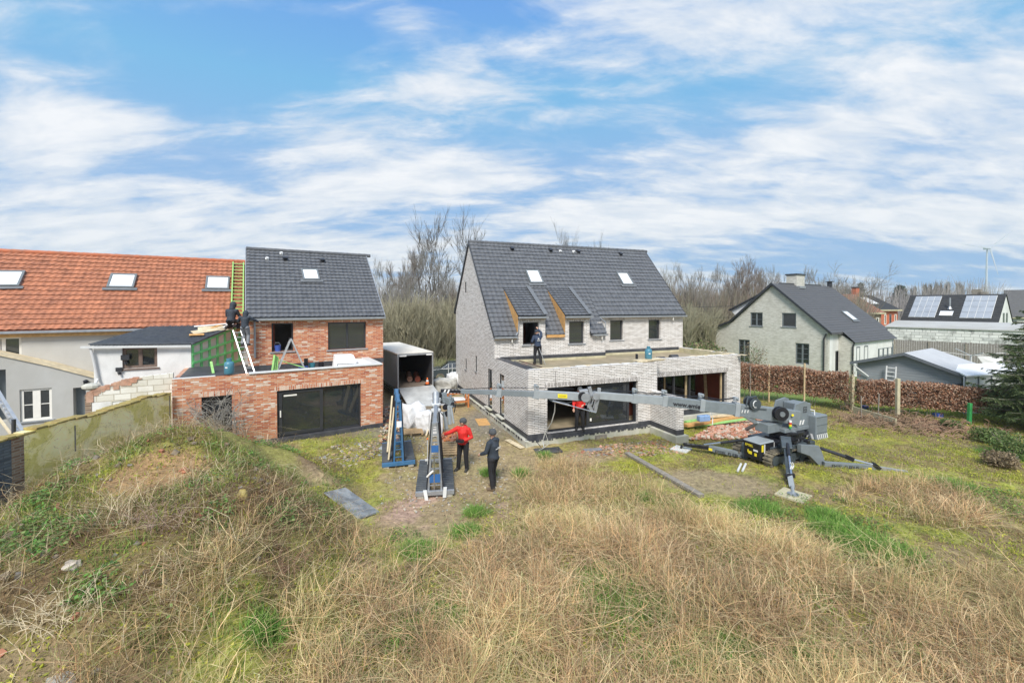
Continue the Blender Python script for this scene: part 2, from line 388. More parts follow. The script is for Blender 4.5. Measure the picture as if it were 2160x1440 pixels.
plain('trailer_side', (.27, .29, .32), .45, var=.12, scale=1.5, dirt=(.18, .19, .2), dirtamt=.4)
plain('trailer_roof', (.72, .68, .60), .8, var=.1, scale=2, dirt=(.35, .33, .28))
plain('trailer_inner', (.03, .03, .034), .7, var=.2)
plain('trailer_floor', (.25, .20, .16), .7, var=.2, scale=3)
plain('ramp_metal', (.52, .54, .54), .45, metal=.1, var=.22, scale=2, dirt=(.42, .44, .44), dirtamt=.4)
plain('car_paint', (.06, .075, .085), .22, var=.05)
plain('car_red', (.42, .03, .02), .25, var=.05)
plain('bigbag', (.70, .71, .72), .75, var=.1, scale=4, dirt=(.45, .45, .43), dirtamt=.4, bump=.5)
plain('dirty_bag', (.46, .46, .43), .85, var=.2, scale=4, dirt=(.22, .21, .18), dirtamt=.6, bump=.5)
plain('pallet_wood', (.40, .28, .15), .8, var=.25, scale=9)
plain('rubble', (.45, .24, .16), .9, var=.35, scale=6, dirt=(.55, .45, .35), dirtamt=.5)
plain('stone_grey', (.34, .33, .29), .9, var=.3, scale=8, dirt=(.5, .42, .28))
plain('slate_slab', (.20, .22, .23), .55, var=.45, scale=5, dirt=(.42, .43, .42), dirtamt=.8, bump=.3)
plain('siding_grey', (.13, .145, .16), .65, var=.12, scale=4, dirt=(.19, .2, .21))
plain('shed_roof', (.46, .47, .48), .6, var=.08, scale=2, dirt=(.45, .45, .45), dirtamt=.5)
plain('panel_white', (.66, .67, .67), .6, var=.06)
plain('solar', (.36, .39, .43), .3, metal=.1, var=.08, scale=1)
plain('skin', (.52, .30, .21), .55, var=.06)
plain('jacket_red', (.62, .02, .015), .7, var=.15, scale=6)
plain('jacket_navy', (.030, .040, .055), .75, var=.2, scale=6)
plain('jacket_blue', (.028, .045, .085), .75, var=.2, scale=6)
plain('trousers_black', (.014, .014, .017), .8, var=.3, scale=8)
plain('hat_grey', (.07, .075, .08), .9, var=.25, scale=30)
plain('shoe_brown', (.16, .115, .075), .8, var=.25)
plain('shoe_dark', (.04, .038, .035), .8, var=.25)
plain('grey_cloth', (.20, .21, .23), .85, var=.15)
plain('bark_grey', (.20, .18, .15), .9, var=.3, scale=4)
plain('twig', (.24, .20, .17), .9, var=.25, scale=2)
plain('bark_green', (.20, .20, .10), .9, var=.3, scale=2)
plain('pipe_white', (.62, .63, .62), .5, var=.06)
plain('asphalt', (.11, .11, .11), .85, var=.2, scale=2)
plain('curtain', (.66, .66, .70), .7, var=.05)
plain('turbine_white', (.46, .50, .56), .5, var=.02)
plain('interior_wall', (.24, .22, .20), .9, var=.2, scale=2)
plain('interior_red', (.22, .055, .03), .8, var=.3, scale=1.2)
plain('clear_tank', (.25, .38, .60), .3, var=.1)
glass('window_glass', see=.25)
glass('clear_glass', see=.7)
attr_mat('leaf_attr', .75, .25)
attr_mat('stem_attr', .85, .15)
M = MATS

def poly_wall(mb, P, t, tops, z0, openings=(), z0s=None):
    """wall of thickness t along u with a piecewise straight top and rectangular holes. P(u, d, z) maps to local space; d = 0 is the outer face"""
    us = sorted(set([u for u, _ in tops] + [o[0] for o in openings] + [o[1] for o in openings]))
    us = [u for u in us if tops[0][0] - 1e-6 <= u <= tops[-1][0] + 1e-6]
    def top(u):
        for (a, za), (b, zb) in zip(tops, tops[1:]):
            if a - 1e-9 <= u <= b + 1e-9 and b > a: return za + (zb - za) * (u - a) / (b - a)
        return tops[-1][1]
    for a, b in zip(us, us[1:]):
        if b - a < 1e-5: continue
        mid = (a + b) / 2; ops = sorted([o for o in openings if o[0] < mid < o[1]], key=lambda o: o[2])
        lo = (z0, z0)
        for o in list(ops) + [None]:
            hi = (o[2], o[2]) if o else (top(a), top(b))
            if hi[0] - lo[0] > 1e-4 or hi[1] - lo[1] > 1e-4:
                for d in (0, t): mb.quad(P(a, d, lo[0]), P(b, d, lo[1]), P(b, d, hi[1]), P(a, d, hi[0]))
            if o: lo = (o[3], o[3])
        mb.quad(P(a, 0, top(a)), P(b, 0, top(b)), P(b, t, top(b)), P(a, t, top(a)))
        mb.quad(P(a, 0, z0), P(b, 0, z0), P(b, t, z0), P(a, t, z0))
    for u in (tops[0], tops[-1]): mb.quad(P(u[0], 0, z0), P(u[0], t, z0), P(u[0], t, u[1]), P(u[0], 0, u[1]))
    for (a, b, c, d) in openings:
        mb.quad(P(a, 0, c), P(a, t, c), P(a, t, d), P(a, 0, d)); mb.quad(P(b, 0, c), P(b, t, c), P(b, t, d), P(b, 0, d))
        mb.quad(P(a, 0, c), P(b, 0, c), P(b, t, c), P(a, t, c)); mb.quad(P(a, 0, d), P(b, 0, d), P(b, t, d), P(a, t, d))

def window(parent, P, u0, u1, z0, z1, rec=.12, fw=.06, frame='anthracite', gl='window_glass', mulls=(), bars=(), sill=True, sillmat='zinc', name='window', pane=True, fd=.07, curtain=False):
    mb = MB(); d0, d1 = rec, rec + fd
    mb.mbox(P, u0, u1, d0, d1, z0, z0 + fw); mb.mbox(P, u0, u1, d0, d1, z1 - fw, z1)
    mb.mbox(P, u0, u0 + fw, d0, d1, z0 + fw, z1 - fw); mb.mbox(P, u1 - fw, u1, d0, d1, z0 + fw, z1 - fw)
    for m_ in mulls: mb.mbox(P, m_ - fw * .6, m_ + fw * .6, d0 - .004, d1, z0 + fw, z1 - fw)
    for b_ in bars: mb.mbox(P, u0 + fw, u1 - fw, d0 + .012, d1 - .01, b_ - .014, b_ + .014)
    o = mb.build(name, M[frame], parent, bevel=.004)
    if pane:
        g = MB(); g.mbox(P, u0 + fw * .6, u1 - fw * .6, d0 + .028, d0 + .04, z0 + fw * .6, z1 - fw * .6); g.build('pane', M[gl], o)
    if sill:
        s_ = MB(); s_.mbox(P, u0 - .07, u1 + .07, -.05, rec, z0 - .055, z0 - .003); s_.build('sill', M[sillmat], o)
    return o

def tile_roof(mb, O, U_, V_, N_, u0, u1, v0, v1, tw=.235, th=.33, amp=.020, lift=.034, cols=6, prof=None):
    """real overlapping tiles: courses run along U_, climb along V_, N_ is the roof's outward normal; O is u = v = 0"""
    O, U_, V_, N_ = Vector(O), Vector(U_), Vector(V_), Vector(N_)
    n = max(1, round((v1 - v0) / th)); th = (v1 - v0) / n
    us = []; k = math.floor(u0 / tw)
    while k * tw < u1:
        for c in range(cols):
            u = (k + c / cols) * tw
            if u0 < u < u1: us.append(u)
        k += 1
    us = [u0] + us + [u1]
    prof = prof or (lambda x: (.5 - .5 * math.cos(2 * math.pi * x)) ** 1.3)
    h = [amp * prof((u / tw) % 1.0) for u in us]
    for r in range(n):
        va = v0 + r * th; vb = min(v1, va + th * 1.04); vs = []
        for u, hh in zip(us, h):
            wob = .004 * math.sin(u * 37.1 + r * 5.3)
            a = O + U_ * u + V_ * (va + wob) + N_ * (hh + lift); b = O + U_ * u + V_ * vb + N_ * (hh * .9 + .002)
            vs += [a - N_ * (lift + hh * .7) + V_ * .045, a, b]
        m = len(us); fs = []
        for i in range(m - 1): fs += [(3 * i, 3 * i + 3, 3 * i + 4, 3 * i + 1), (3 * i + 1, 3 * i + 4, 3 * i + 5, 3 * i + 2)]
        mb.add(vs, fs)

def front(b0): return lambda u, d, z: Vector((u, b0 + d, z))
def left(a0): return lambda u, d, z: Vector((a0 + d, u, z))
def right(a0): return lambda u, d, z: Vector((a0 - d, u, z))
def rooflight(parent, corners, nrm, label=None, frame='grey_frame', apron=True):
    """roof window from its four corners on the roof (local): top-left, top-right, bottom-right, bottom-left"""
    c = [Vector(p) for p in corners]; n = Vector(nrm).normalized()
    tl, tr, br, bl = c; ux = ((tr - tl).normalized() + (br - bl).normalized()).normalized(); wv = (((tl - bl) + (tr - br)) * .5); ln = wv.length
    up = wv.normalized(); wd = ((tr - tl).length + (br - bl).length) / 2; ctr = (tl + tr + br + bl) / 4
    up = (up - ux * up.dot(ux)).normalized()
    def Q(u, d, z): return ctr + ux * u + up * z + n * d
    mb = MB(); f = .075; h0, h1 = .0, .10; a, b = wd / 2, ln / 2
    mb.mbox(Q, -a, a, h0, h1, -b, -b + f); mb.mbox(Q, -a, a, h0, h1, b - f, b)
    mb.mbox(Q, -a, -a + f, h0, h1, -b + f, b - f); mb.mbox(Q, a - f, a, h0, h1, -b + f, b - f)
    o = mb.build('roof_window', M[frame], parent, bevel=.006)
    g = MB(); g.mbox(Q, -a + f, a - f, .05, .07, -b + f, b - f); g.build('pane', M['rooflight_glass'], o)
    if apron:
        s_ = MB(); s_.mbox(Q, -a - .12, a + .12, .045, .055, -b - .16, -b); s_.build('flashing', M['lead'], o)
    return o
# ------------------------------------------------------------ the lie of the land
_vn = {}
def vnoise(x, y, scale, seed=0, octaves=4, rough=.5):
    """numpy value noise, about 0..1"""
    if seed not in _vn: _vn[seed] = np.random.default_rng(1000 + seed).random((256, 256))
    T = _vn[seed]; out = np.zeros_like(x, dtype=float); amp = 1.0; tot_ = 0.0; s = scale
    for o in range(octaves):
        X = np.asarray(x) / s + 17.3 * o; Y = np.asarray(y) / s + 9.1 * o
        xi = np.floor(X).astype(int); yi = np.floor(Y).astype(int); fx = X - xi; fy = Y - yi
        fx = fx * fx * (3 - 2 * fx); fy = fy * fy * (3 - 2 * fy)
        a = T[xi % 256, yi % 256]; b = T[(xi + 1) % 256, yi % 256]; c = T[xi % 256, (yi + 1) % 256]; d = T[(xi + 1) % 256, (yi + 1) % 256]
        out += amp * ((a * (1 - fx) + b * fx) * (1 - fy) + (c * (1 - fx) + d * fx) * fy); tot_ += amp; amp *= rough; s *= .5
    return out / tot_
def gauss(x, y, cx, cy, sx, sy, th=0.0):
    c, s = math.cos(R(th)), math.sin(R(th)); dx = x - cx; dy = y - cy
    return np.exp(-.5 * (((dx * c + dy * s) / sx) ** 2 + ((-dx * s + dy * c) / sy) ** 2))
def sstep(a, b, v): t = np.clip((v - a) / (b - a), 0, 1); return t * t * (3 - 2 * t)
def gh(x, y):
    x = np.asarray(x, float); y = np.asarray(y, float)
    h = .10 * (vnoise(x, y, 3.0, 1) - .5) + .05 * (vnoise(x, y, .7, 2) - .5)
    h += .10 * sstep(14, 17, y) * sstep(6, -1, np.abs(x - 1))
    h += .32 * sstep(-2.5, -6.5, x) * sstep(12.5, 15, y) * sstep(26, 20, y)
    # spoil heap on the left: a steep cone, drawn out to the left and towards the camera
    dx, dy = x + 8.0, y - 10.9; r = np.sqrt(dx * dx + dy * dy + .12); ex, ey = dx / r, dy / r
    wr, wl, wf = np.maximum(0, .72 * ex + .69 * ey) + .02, np.maximum(0, -.97 * ex - .1 * ey), np.maximum(0, .05 * ex - ey)
    R_ = (4.0 * wr + 7.6 * wl + 6.6 * wf) / (wr + wl + wf)
    t = np.clip(1 - r / R_, 0, 1); m = 2.5 * t ** 1.12
    m += .5 * gauss(x, y, -9.0, 6.0, 3.0, 1.7, 0) + .35 * gauss(x, y, -5.6, 7.6, 1.5, 1.3, 0)
    m += .5 * (vnoise(x, y, 1.5, 3) - .5) * np.clip(m, 0, 1.1) + .38 * (vnoise(x, y, .6, 4) - .5) * np.clip(m, 0, .8)
    m *= sstep(-11.3, -10.2, x) * .55 + .45
    m *= sstep(-11.55, -11.25, x) * .85 + .15
    h += m
    # dry bank of weeds in the foreground and slight swell at right
    h += .22 * gauss(x, y, 3.5, 8.0, 3.2, 1.6) + .16 * gauss(x, y, 10.5, 9.5, 2.2, 1.4)
    h += .22 * gauss(x, y, 12.5, 12.0, 3.0, .7, -25)
    h -= .35 * sstep(24, 34, y)
    return h
def gz(x, y): return float(gh(np.array([x]), np.array([y]))[0])
def G(px, py, it=4):
    """where the sight line through a pixel meets the ground"""
    z_ = 0.0
    for _ in range(it):
        p = onz(px, py, z_); z_ = gz(p.x, p.y)
    return Vector((p.x, p.y, z_))
def grid_axis(lo, hi, step, far_lo, far_hi, grow=1.25):
    a = list(np.arange(lo, hi + 1e-6, step)); s = step; v = a[-1]
    while v < far_hi: s *= grow; v += s; a.append(v)
    s = step; v = a[0]; pre = []
    while v > far_lo: s *= grow; v -= s; pre.append(v)
    return np.array(pre[::-1] + a)

def in_poly(x, y, poly):
    c = np.zeros(x.shape, bool); n = len(poly)
    for i in range(n):
        x0, y0 = poly[i]; x1, y1 = poly[(i + 1) % n]
        if y0 == y1: continue
        c ^= ((y0 > y) != (y1 > y)) & (x < (x1 - x0) * (y - y0) / (y1 - y0) + x0)
    return c
def region(pix, z_=0.0): return [tuple(onz(px, py, z_)[:2]) for px, py in pix]
# where the standing dry weeds grow (outlines read off the photograph, kept as plan polygons)
DRY = [region([(985, 1170), (1060, 1120), (1150, 1100), (1300, 1120), (1420, 1095), (1540, 1115), (1680, 1165), (1800, 1195), (1960, 1220), (2160, 1235), (2500, 1290), (2500, 1900), (500, 1900), (690, 1330), (780, 1210), (900, 1190)]),
       region([(1085, 985), (1180, 972), (1290, 1000), (1400, 1035), (1430, 1075), (1330, 1100), (1180, 1080), (1100, 1035)]),
       region([(1740, 1050), (1850, 1030), (2000, 1045), (2080, 1080), (2100, 1125), (2020, 1130), (1900, 1105), (1800, 1085)]),
       region([(300, 1440), (420, 1300), (600, 1200), (760, 1130), (900, 1200), (700, 1330), (500, 2000), (-600, 2000)]), region([(860, 945), (930, 935), (940, 965), (870, 975)])]
GREENS = [(*onz(px, py, .1)[:2], r_) for px, py, r_ in ((1345, 1310, .62), (1290, 1400, .5), (820, 1400, .55), (1545, 1410, .35), (940, 1340, .35), (1760, 1160, .7), (1620, 1140, .5), (1160, 1150, .4), (560, 1400, .5), (640, 1240, .5), (2060, 1290, .4), (1720, 1430, .3), (1480, 1180, .3))]
def dry_amount(x, y):
    wx = x + (vnoise(x, y, 1.3, 21) - .5) * 1.0; wy = y + (vnoise(x, y, 1.1, 22) - .5) * 1.0
    d = np.zeros(x.shape)
    for k, p in enumerate(DRY): d = np.maximum(d, in_poly(wx, wy, p) * (1.0, .75, .8, .5, .6)[k])
    gap = sstep(.58, .66, vnoise(x, y, 1.4, 23, 3)) * .9
    for (gx, gy, gr) in GREENS: gap = np.maximum(gap, .95 * sstep(.35, .75, gauss(x, y, gx, gy, gr, gr * .75) * (.6 + .8 * vnoise(x, y, .5, 24))))
    return np.clip(d * (1 - gap), 0, 1)

xs = grid_axis(-15.5, 20, .11, -900, 900); ys = grid_axis(3.2, 26, .11, -60, 3000)
X, Y = np.meshgrid(xs, ys); Z = gh(X, Y) + .05 * (vnoise(X, Y, .28, 5, 3) - .5) + .07 * (vnoise(X, Y, .8, 9, 3) - .5)
nx, ny = len(xs), len(ys)
def mixc(c, t, col): return c * (1 - t[..., None]) + np.array(col) * t[..., None]
n_a = vnoise(X, Y, 2.2, 6); n_b = vnoise(X, Y, .8, 7, 5); n_c = vnoise(X, Y, 1.4, 8, 5)
C_ = np.ones((*X.shape, 3)) * np.array((.27, .20, .11))
C_ = mixc(C_, sstep(.44, .60, n_a * .5 + n_b * .5), (.36, .35, .05))             # moss
C_ = mixc(C_, sstep(.55, .66, n_c) * .75, (.38, .42, .08))
C_ = mixc(C_, sstep(.54, .62, n_b) * .8, (.22, .15, .08)); n_d = vnoise(X, Y, .45, 10, 4); C_ = mixc(C_, sstep(.56, .64, n_d) * .55, (.34, .27, .13)); C_ = mixc(C_, sstep(.44, .36, n_d) * .55, (.17, .19, .05))
D_ = dry_amount(X, Y); C_ = mixc(C_, D_ * .85, (.20, .145, .07))
# trodden soil around the racks and between the houses
worn = np.maximum.reduce([gauss(X, Y, -1.6, 13.4, 2.3, 1.6), gauss(X, Y, -2.2, 10.9, 1.1, 1.4), gauss(X, Y, -1.2, 18, 2.6, 3.4) * 1.2, gauss(X, Y, -3.8, 23, 4, 4) * 1.3, gauss(X, Y, 1.6, 14.8, 2.6, .7, 20)])
worn = sstep(.35, .75, worn * (.7 + .6 * n_b)); C_ = mixc(C_, worn * .8, (.38, .29, .17))
C_ = mixc(C_, sstep(.5, .9, np.maximum(gauss(X, Y, -.9, 20.0, 1.6, 3.2), gauss(X, Y, -5.5, 20.5, 2.0, 5))) * .85, (.22, .20, .17))   # dark wet yard
C_ = mixc(C_, sstep(.25, .6, gauss(X, Y, -6.8, 11.4, 1.4, .42, 13) * (.7 + .6 * n_b)) * .9, (.50, .37, .23))   # clean sand at the heap's end
C_ = mixc(C_, sstep(.35, .7, gauss(X, Y, 6.3, 13.0, 1.5, .8, -10) * (.7 + .6 * n_b)) * .8, (.36, .29, .18))
heap = sstep(.5, 1.2, Z); C_ = mixc(C_, heap * .7, (.22, .145, .075)); C_ = mixc(C_, heap * sstep(.52, .62, n_a) * .7, (.26, .28, .06))
C_ = mixc(C_, sstep(.4, .8, gauss(X, Y, -7.9, 9.3, 1.0, .7, 20) * (.7 + .6 * n_b)) * .95, (.40, .25, .13))
C_ = mixc(C_, sstep(.45, .8, gauss(X, Y, -6.4, 5.4, .8, .5, 10) * (.7 + .6 * n_b)) * .8, (.32, .24, .14))
C_ = mixc(C_, sstep(.50, .56, n_b) * sstep(-2.6, -1.2, -np.hypot(X + 1.9, (Y - 11.4) * 1.8)) * .8, (.50, .33, .26))   # pink brick dust
C_ = mixc(C_, sstep(.50, .56, n_b) * sstep(-.7, -.3, -np.hypot(X + .95, (Y - 12.0) * 1.3)) * .8, (.50, .34, .26))
C_ = mixc(C_, sstep(27, 31, Y) * .9, (.13, .20, .05))                                # grass verge beyond the yard
C_ = mixc(C_, sstep(31.0, 31.2, Y) * sstep(35.2, 35, Y) * (X < 12), (.13, .13, .13))
C_ = mixc(C_, sstep(.2, .9, (X - 13.6) * .491 + (Y - 25) * .871) * (X > 12.4) * .85, (.15, .24, .05))     # the neighbour's lawn behind the hedge
C_ = mixc(C_, (X < -11.5) * .9 * (Y < 30), (.24, .22, .19))
me = bpy.data.meshes.new('ground')
co = np.stack([X, Y, Z], -1).reshape(-1, 3)
idx = np.arange(nx * ny).reshape(ny, nx)
q = np.stack([idx[:-1, :-1], idx[:-1, 1:], idx[1:, 1:], idx[1:, :-1]], -1).reshape(-1, 4)
def np_mesh(me, co, faces, nper):
    me.vertices.add(len(co)); me.vertices.foreach_set('co', np.ascontiguousarray(co, np.float32).ravel())
    nf = len(faces); me.loops.add(nf * nper); me.loops.foreach_set('vertex_index', np.ascontiguousarray(faces, np.int32).ravel())
    me.polygons.add(nf); me.polygons.foreach_set('loop_start', np.arange(0, nf * nper, nper, dtype=np.int32))
    me.update(calc_edges=True)
def np_tint(me, c):
    at_ = me.color_attributes.new('tint', 'FLOAT_COLOR', 'POINT'); a = np.ones((len(c), 4), np.float32); a[:, :3] = c
    at_.data.foreach_set('color', a.ravel())
np_mesh(me, co, q, 4); np_tint(me, np.clip(C_, 0, 1).reshape(-1, 3)); me.polygons.foreach_set('use_smooth', [True] * len(me.polygons))
gm, t = newmat('ground_soil')
a = t.add('ShaderNodeAttribute', attribute_name='tint').outputs['Color']; tcg = t.add('ShaderNodeTexCoord').outputs['Object']
nf_ = t.noise(tcg, 5.5, 8, .72); nm_ = t.noise(tcg, 22, 6, .7)
c1 = t.mix(1.0, a, t.ramp(nf_, [(.3, .5), (.5, .95), (.72, 1.55)]), 'MULTIPLY')
c1 = t.mix(t.math('MULTIPLY', t.ramp(nm_, [(.52, 0), (.66, 1)]), .35), c1, (.42, .34, .20))
c1 = t.mix(t.math('MULTIPLY', t.ramp(t.noise(tcg, 14, 6, .7), [(.36, 1), (.46, 0)]), .5), c1, (.07, .05, .03))
t.put(t.b.inputs['Base Color'], c1); t.put(t.b.inputs['Roughness'], .95); t.put(t.b.inputs['Specular IOR Level'], .2)
bn = t.add('ShaderNodeBump', inp={'Strength': .9, 'Distance': .05, 'Height': t.math('ADD', t.math('MULTIPLY', nf_, .7), t.math('MULTIPLY', nm_, .5))}); t.l.new(bn.outputs[0], t.b.inputs['Normal'])
me.materials.append(gm)
ground = bpy.data.objects.new('ground', me); COL.objects.link(ground); ground['kind'] = 'structure'
# ------------------------------------------------------------ the pale brick pair of houses
WH = Frame(.62, 16.21, 21.11)
def op(fr, b, x0, x1, yt, yb, side=None):
    if side is None:
        p, q, r_ = fr.fb(x0, yt, b), fr.fb(x1, yt, b), fr.fb(x0, yb, b); return (p.x, q.x, r_.z, p.z)
    p, q, r_ = fr.fa(x1, yt, side), fr.fa(x0, yt, side), fr.fa(x1, yb, side); return (p.y, q.y, r_.z, p.z)
W_ = 12.15; WS_ = 6.15; KR = 1.117
house = fempty('brick_house', WH, 'large pale brick house with dark tiled roof and two dormers behind the crane boom', 'house')
aL = [WH.fb(p, 700, 4.05).x for p in (1090.7, 1150.2, 1189.5, 1243.6, 1277)]
d1a, d1b, d2a, d2b, stp = aL
u1_ = op(WH, 4.05, 1103, 1137, 679.8, 727.6); u2_ = op(WH, 4.05, 1200.5, 1232.5, 678, 725)
u3_ = op(WH, 4.9, 1287.2, 1314.6, 675.6, 717.6); u4_ = op(WH, 4.9, 1368.3, 1393.2, 674.4, 715.3)
g1_ = op(WH, 0, 1154.6, 1345.8, 817.8, 918.8); g1_ = (g1_[0], g1_[1], .47, g1_[3])
g2_ = op(WH, .9, 1388.5, 1533.3, 795, 860); g2_ = (WS_ + .06, g2_[1], .46, g2_[3])
wa = WH.fb(1372, 824, 0); wing_a, wing_z = 5.79, wa.z; wing_b = WH.fa(1427, 900, wing_a).y
sl1 = op(WH, 0, 981.6, 984.2, 757, 779.5, side=0); sl2 = op(WH, 0, 1002.6, 1005.8, 751, 784, side=0)
tl1 = op(WH, 0, 1028.6, 1037.8, 780, 858, side=0); tl2 = op(WH, 0, 1053, 1063.4, 792, 876, side=0)
gs1 = op(WH, 0, 980.4, 984, 594, 617, side=0)
tl1 = (tl1[0], tl1[1], .5, tl1[3]); tl2 = (tl2[0], tl2[1], .5, tl2[3])
mb = MB()
poly_wall(mb, front(0), .30, [(0.302, 3.0), (WS_, 3.0)], .45, [g1_])
mb.box(WS_ - .0, WS_ + .06, .30, .9, .5, 3.0)
poly_wall(mb, front(.9), .30, [(WS_ + .06, 3.0), (W_, 3.0)], .35, [g2_])
poly_wall(mb, left(0), .30, [(0, 3.0), (4.05, 3.0), (4.052, 3.98), (8.5, 8.98), (11.75, 5.1)], .5, [sl1, sl2, tl1, tl2, gs1])
poly_wall(mb, front(4.05), .30, [(.302, 3.98), (d1a, 3.98), (d1a + .002, 4.90), (d1b, 4.90), (d1b + .002, 3.98), (d2a, 3.98), (d2a + .002, 4.90), (d2b, 4.90), (d2b + .002, 3.98), (stp, 3.98)], 2.6, [u1_, u2_])
mb.box(stp - .3, stp - .002, 4.352, 4.9, 2.6, 4.6)
poly_wall(mb, front(4.9), .30, [(stp - .25, 4.92), (W_ - .302, 4.92)], 2.6, [u3_, u4_])
poly_wall(mb, right(W_), .30, [(1.202, 3.0), (4.9, 3.0), (4.902, 4.9), (8.5, 8.98), (11.75, 5.1)], .35, [(3.6, 6.6, .6, 2.35)])
mb.box(.3, W_ - .3, 11.45, 11.75, .3, 5.1)
mb.box(wing_a, WS_, wing_b, -.002, .5, wing_z)
wall = mb.build('wall', M['white_brick'], house)
# soldier courses over the openings
mb = MB()
for P, o_ in ((front(0), g1_), (front(.9), g2_), (front(4.05), u1_), (front(4.05), u2_), (front(4.9), u3_), (front(4.9), u4_)):
    mb.mbox(P, o_[0] - .1 if o_ is not g2_ else o_[0], o_[1] + .1, -.004, .1, o_[3] + .001, o_[3] + (.2 if P(0, 0, 0).y < 2 else .17))
mb.each('lintel', M['white_brick_soldier'], house)
# damp course and plinth
mb = MB(); D = .012
mb.box(-D, g1_[0] - .02, -D, .1, .30, .5); mb.box(g1_[1] + .02, wing_a - D, -D, .1, .30, .5); mb.box(-D, .1, .1, 11.7, .30, .5)
mb.box(wing_a - D, WS_ + D, wing_b - D, -.02, .29, .5)
mb.box(WS_ + .06, W_, .9 - D, 1.0, .25, .46)
mb.box(-D, g1_[1] + .4, -.16, -D, .295, .325); mb.box(g1_[0] - .02, g1_[1] + .02, -.10, .29, .325, .43)
mb.build('damp_course', M['black_membrane'], house)
mb = MB()
mb.box(-.16, WS_ + .02, -.16, .1, -.3, .295); mb.box(-.16, .1, .1, 11.9, -.3, .295)
mb.box(wing_a - .16, WS_ + .12, wing_b - .16, -.162, -.3, .285); mb.box(WS_ + .122, W_ + .1, .72, 1.2, -.3, .24)
mb.build('plinth', M['concrete_plinth'], house, bevel=.008)
mb = MB()      # dark tide line of the foil hanging from the plinth edge, irregular
for i in range(34):
    a_ = g1_[0] * .1 + i * .17; mb.box(a_, a_ + .11 + .05 * math.sin(i * 2.2), -.175, -.162, .27 - .02 * (1 + math.sin(i * 1.7)), .302)
for i in range(40):
    b_ = .2 + i * .27; mb.box(-.175, -.162, b_, b_ + .14 + .08 * math.sin(i * 2.9), .255 - .03 * (1 + math.sin(i * 1.3)), .302)
mb.build('foil_edge', M['black_membrane'], house)
mb = MB(); mb.box(2.9, 3.45, -.19, -.163, .02, .2); mb.build('plinth_vent', M['grey_timber'], house)
# terrace deck, upstands and copings
mb = MB(); mb.box(.3, WS_, .3, 4.05, 2.55, 2.74); mb.box(WS_ + .001, W_ - .3, 1.2, 4.9, 2.55, 2.74); mb.box(WS_ + .001, WS_ + .3, .9 + .3, 1.2, 2.55, 2.74)
mb.build('terrace_deck', M['deck_screed'], house)
mb = MB(); mb.box(.31, stp, 3.98, 4.048, 2.745, 2.86); mb.box(stp + .01, W_ - .31, 4.83, 4.898, 2.745, 2.86)
mb.box(W_ - .33, W_ - .302, 1.25, 4.8, 2.74, 2.99); mb.box(.302, .33, .33, 3.9, 2.74, 2.99)
mb.each('upstand_board', M['parapet_board'], house)
mb = MB(); mb.box(.3, stp + .005, 4.036, 4.049, 2.86, 3.03); mb.box(stp + .005, W_ - .31, 4.886, 4.899, 2.86, 3.03)
mb.box(.02, .25, .2, 3.9, 3.0, 3.022); mb.box(.25, .5, .5, 3.6, 2.96, 2.975)
mb.each('wall_flashing', M['black_membrane'], house)
mb = MB(); random.seed(4)
a_ = .1
while a_ < W_ - .3:
    L_ = random.uniform(.15, .5); y0_ = .05 if a_ < WS_ - .3 else .95
    if random.random() < .62: mb.box(a_, a_ + L_, y0_ + random.uniform(0, .05), y0_ + random.uniform(.12, .24), 3.001, 3.012 + random.random() * .03)
    a_ += L_ + random.uniform(.02, .3)
mb.each('coping_piece', M['white_paint'], house)
mb = MB(); a_ = .6
while a_ < W_ - .3:
    L_ = random.uniform(.3, .9); y0_ = .2 if a_ < WS_ - .6 else 1.1
    if random.random() < .6: mb.box(a_, a_ + L_, y0_, y0_ + .07, 3.0, 3.02 + random.random() * .02)
    a_ += L_ + .1
for i in range(5):
    b_ = .5 + i * .7; mb.box(W_ - .28, W_ - .05, b_, b_ + random.uniform(.3, .6), 3.001, 3.03)
mb.each('coping_batten', M['pale_timber'], house)
# interiors, so the open doorways have rooms behind them
mb = MB(); mb.box(.31, WS_ - .1, .31, 11.4, .2, .42); mb.box(WS_ + .1, W_ - .31, 1.21, 11.4, .2, .42); mb.each('room_floor', M['deck_screed'], house)
mb = MB(); mb.box(.31, W_ - .31, 4.1, 11.4, 2.6, 2.7); mb.box(WS_ - .08, WS_ + .08, 1.25, 11.4, .42, 2.6)
mb.box(.35, 6.0, 6.5, 6.6, .42, 2.6); mb.box(.35, 6.0, 7.8, 7.9, 2.75, 5); mb.box(6.3, 11.8, 8.3, 8.4, .42, 5)
mb.each('room_wall', M['interior_wall'], house)
mb = MB(); mb.box(W_ - .34, W_ - .312, 1.25, 3.55, .44, 2.5); mb.box(8.1, 10.6, 6.3, 6.34, .44, 2.4); mb.box(5.2, 5.95, 1.2, 1.3, .44, 2.5); mb.box(2.9, 4.3, 6.4, 6.47, 2.9, 4.9)
mb.box(.9, 2.6, 6.4, 6.47, 2.75, 4.9)
mb.each('inner_lining', M['interior_red'], house)
mb = MB(); mb.box(8.8, 8.87, 2.6, 2.66, .42, 2.5); mb.box(W_ - .42, W_ - .36, 1.5, 1.56, .42, 2.5)
p0_ = Vector((W_ - .5, 2.6, .42)); mb.bar(p0_, p0_ + Vector((.12, .25, 1.5)), .16, .03)
mb.each('leaning_board', M['timber'], house)
window(house, lambda u, d, z: Vector((W_ - d, u, z)), 3.6, 6.6, .6, 2.35, rec=.2, mulls=(4.5, 5.5), gl='clear_glass', sill=False)
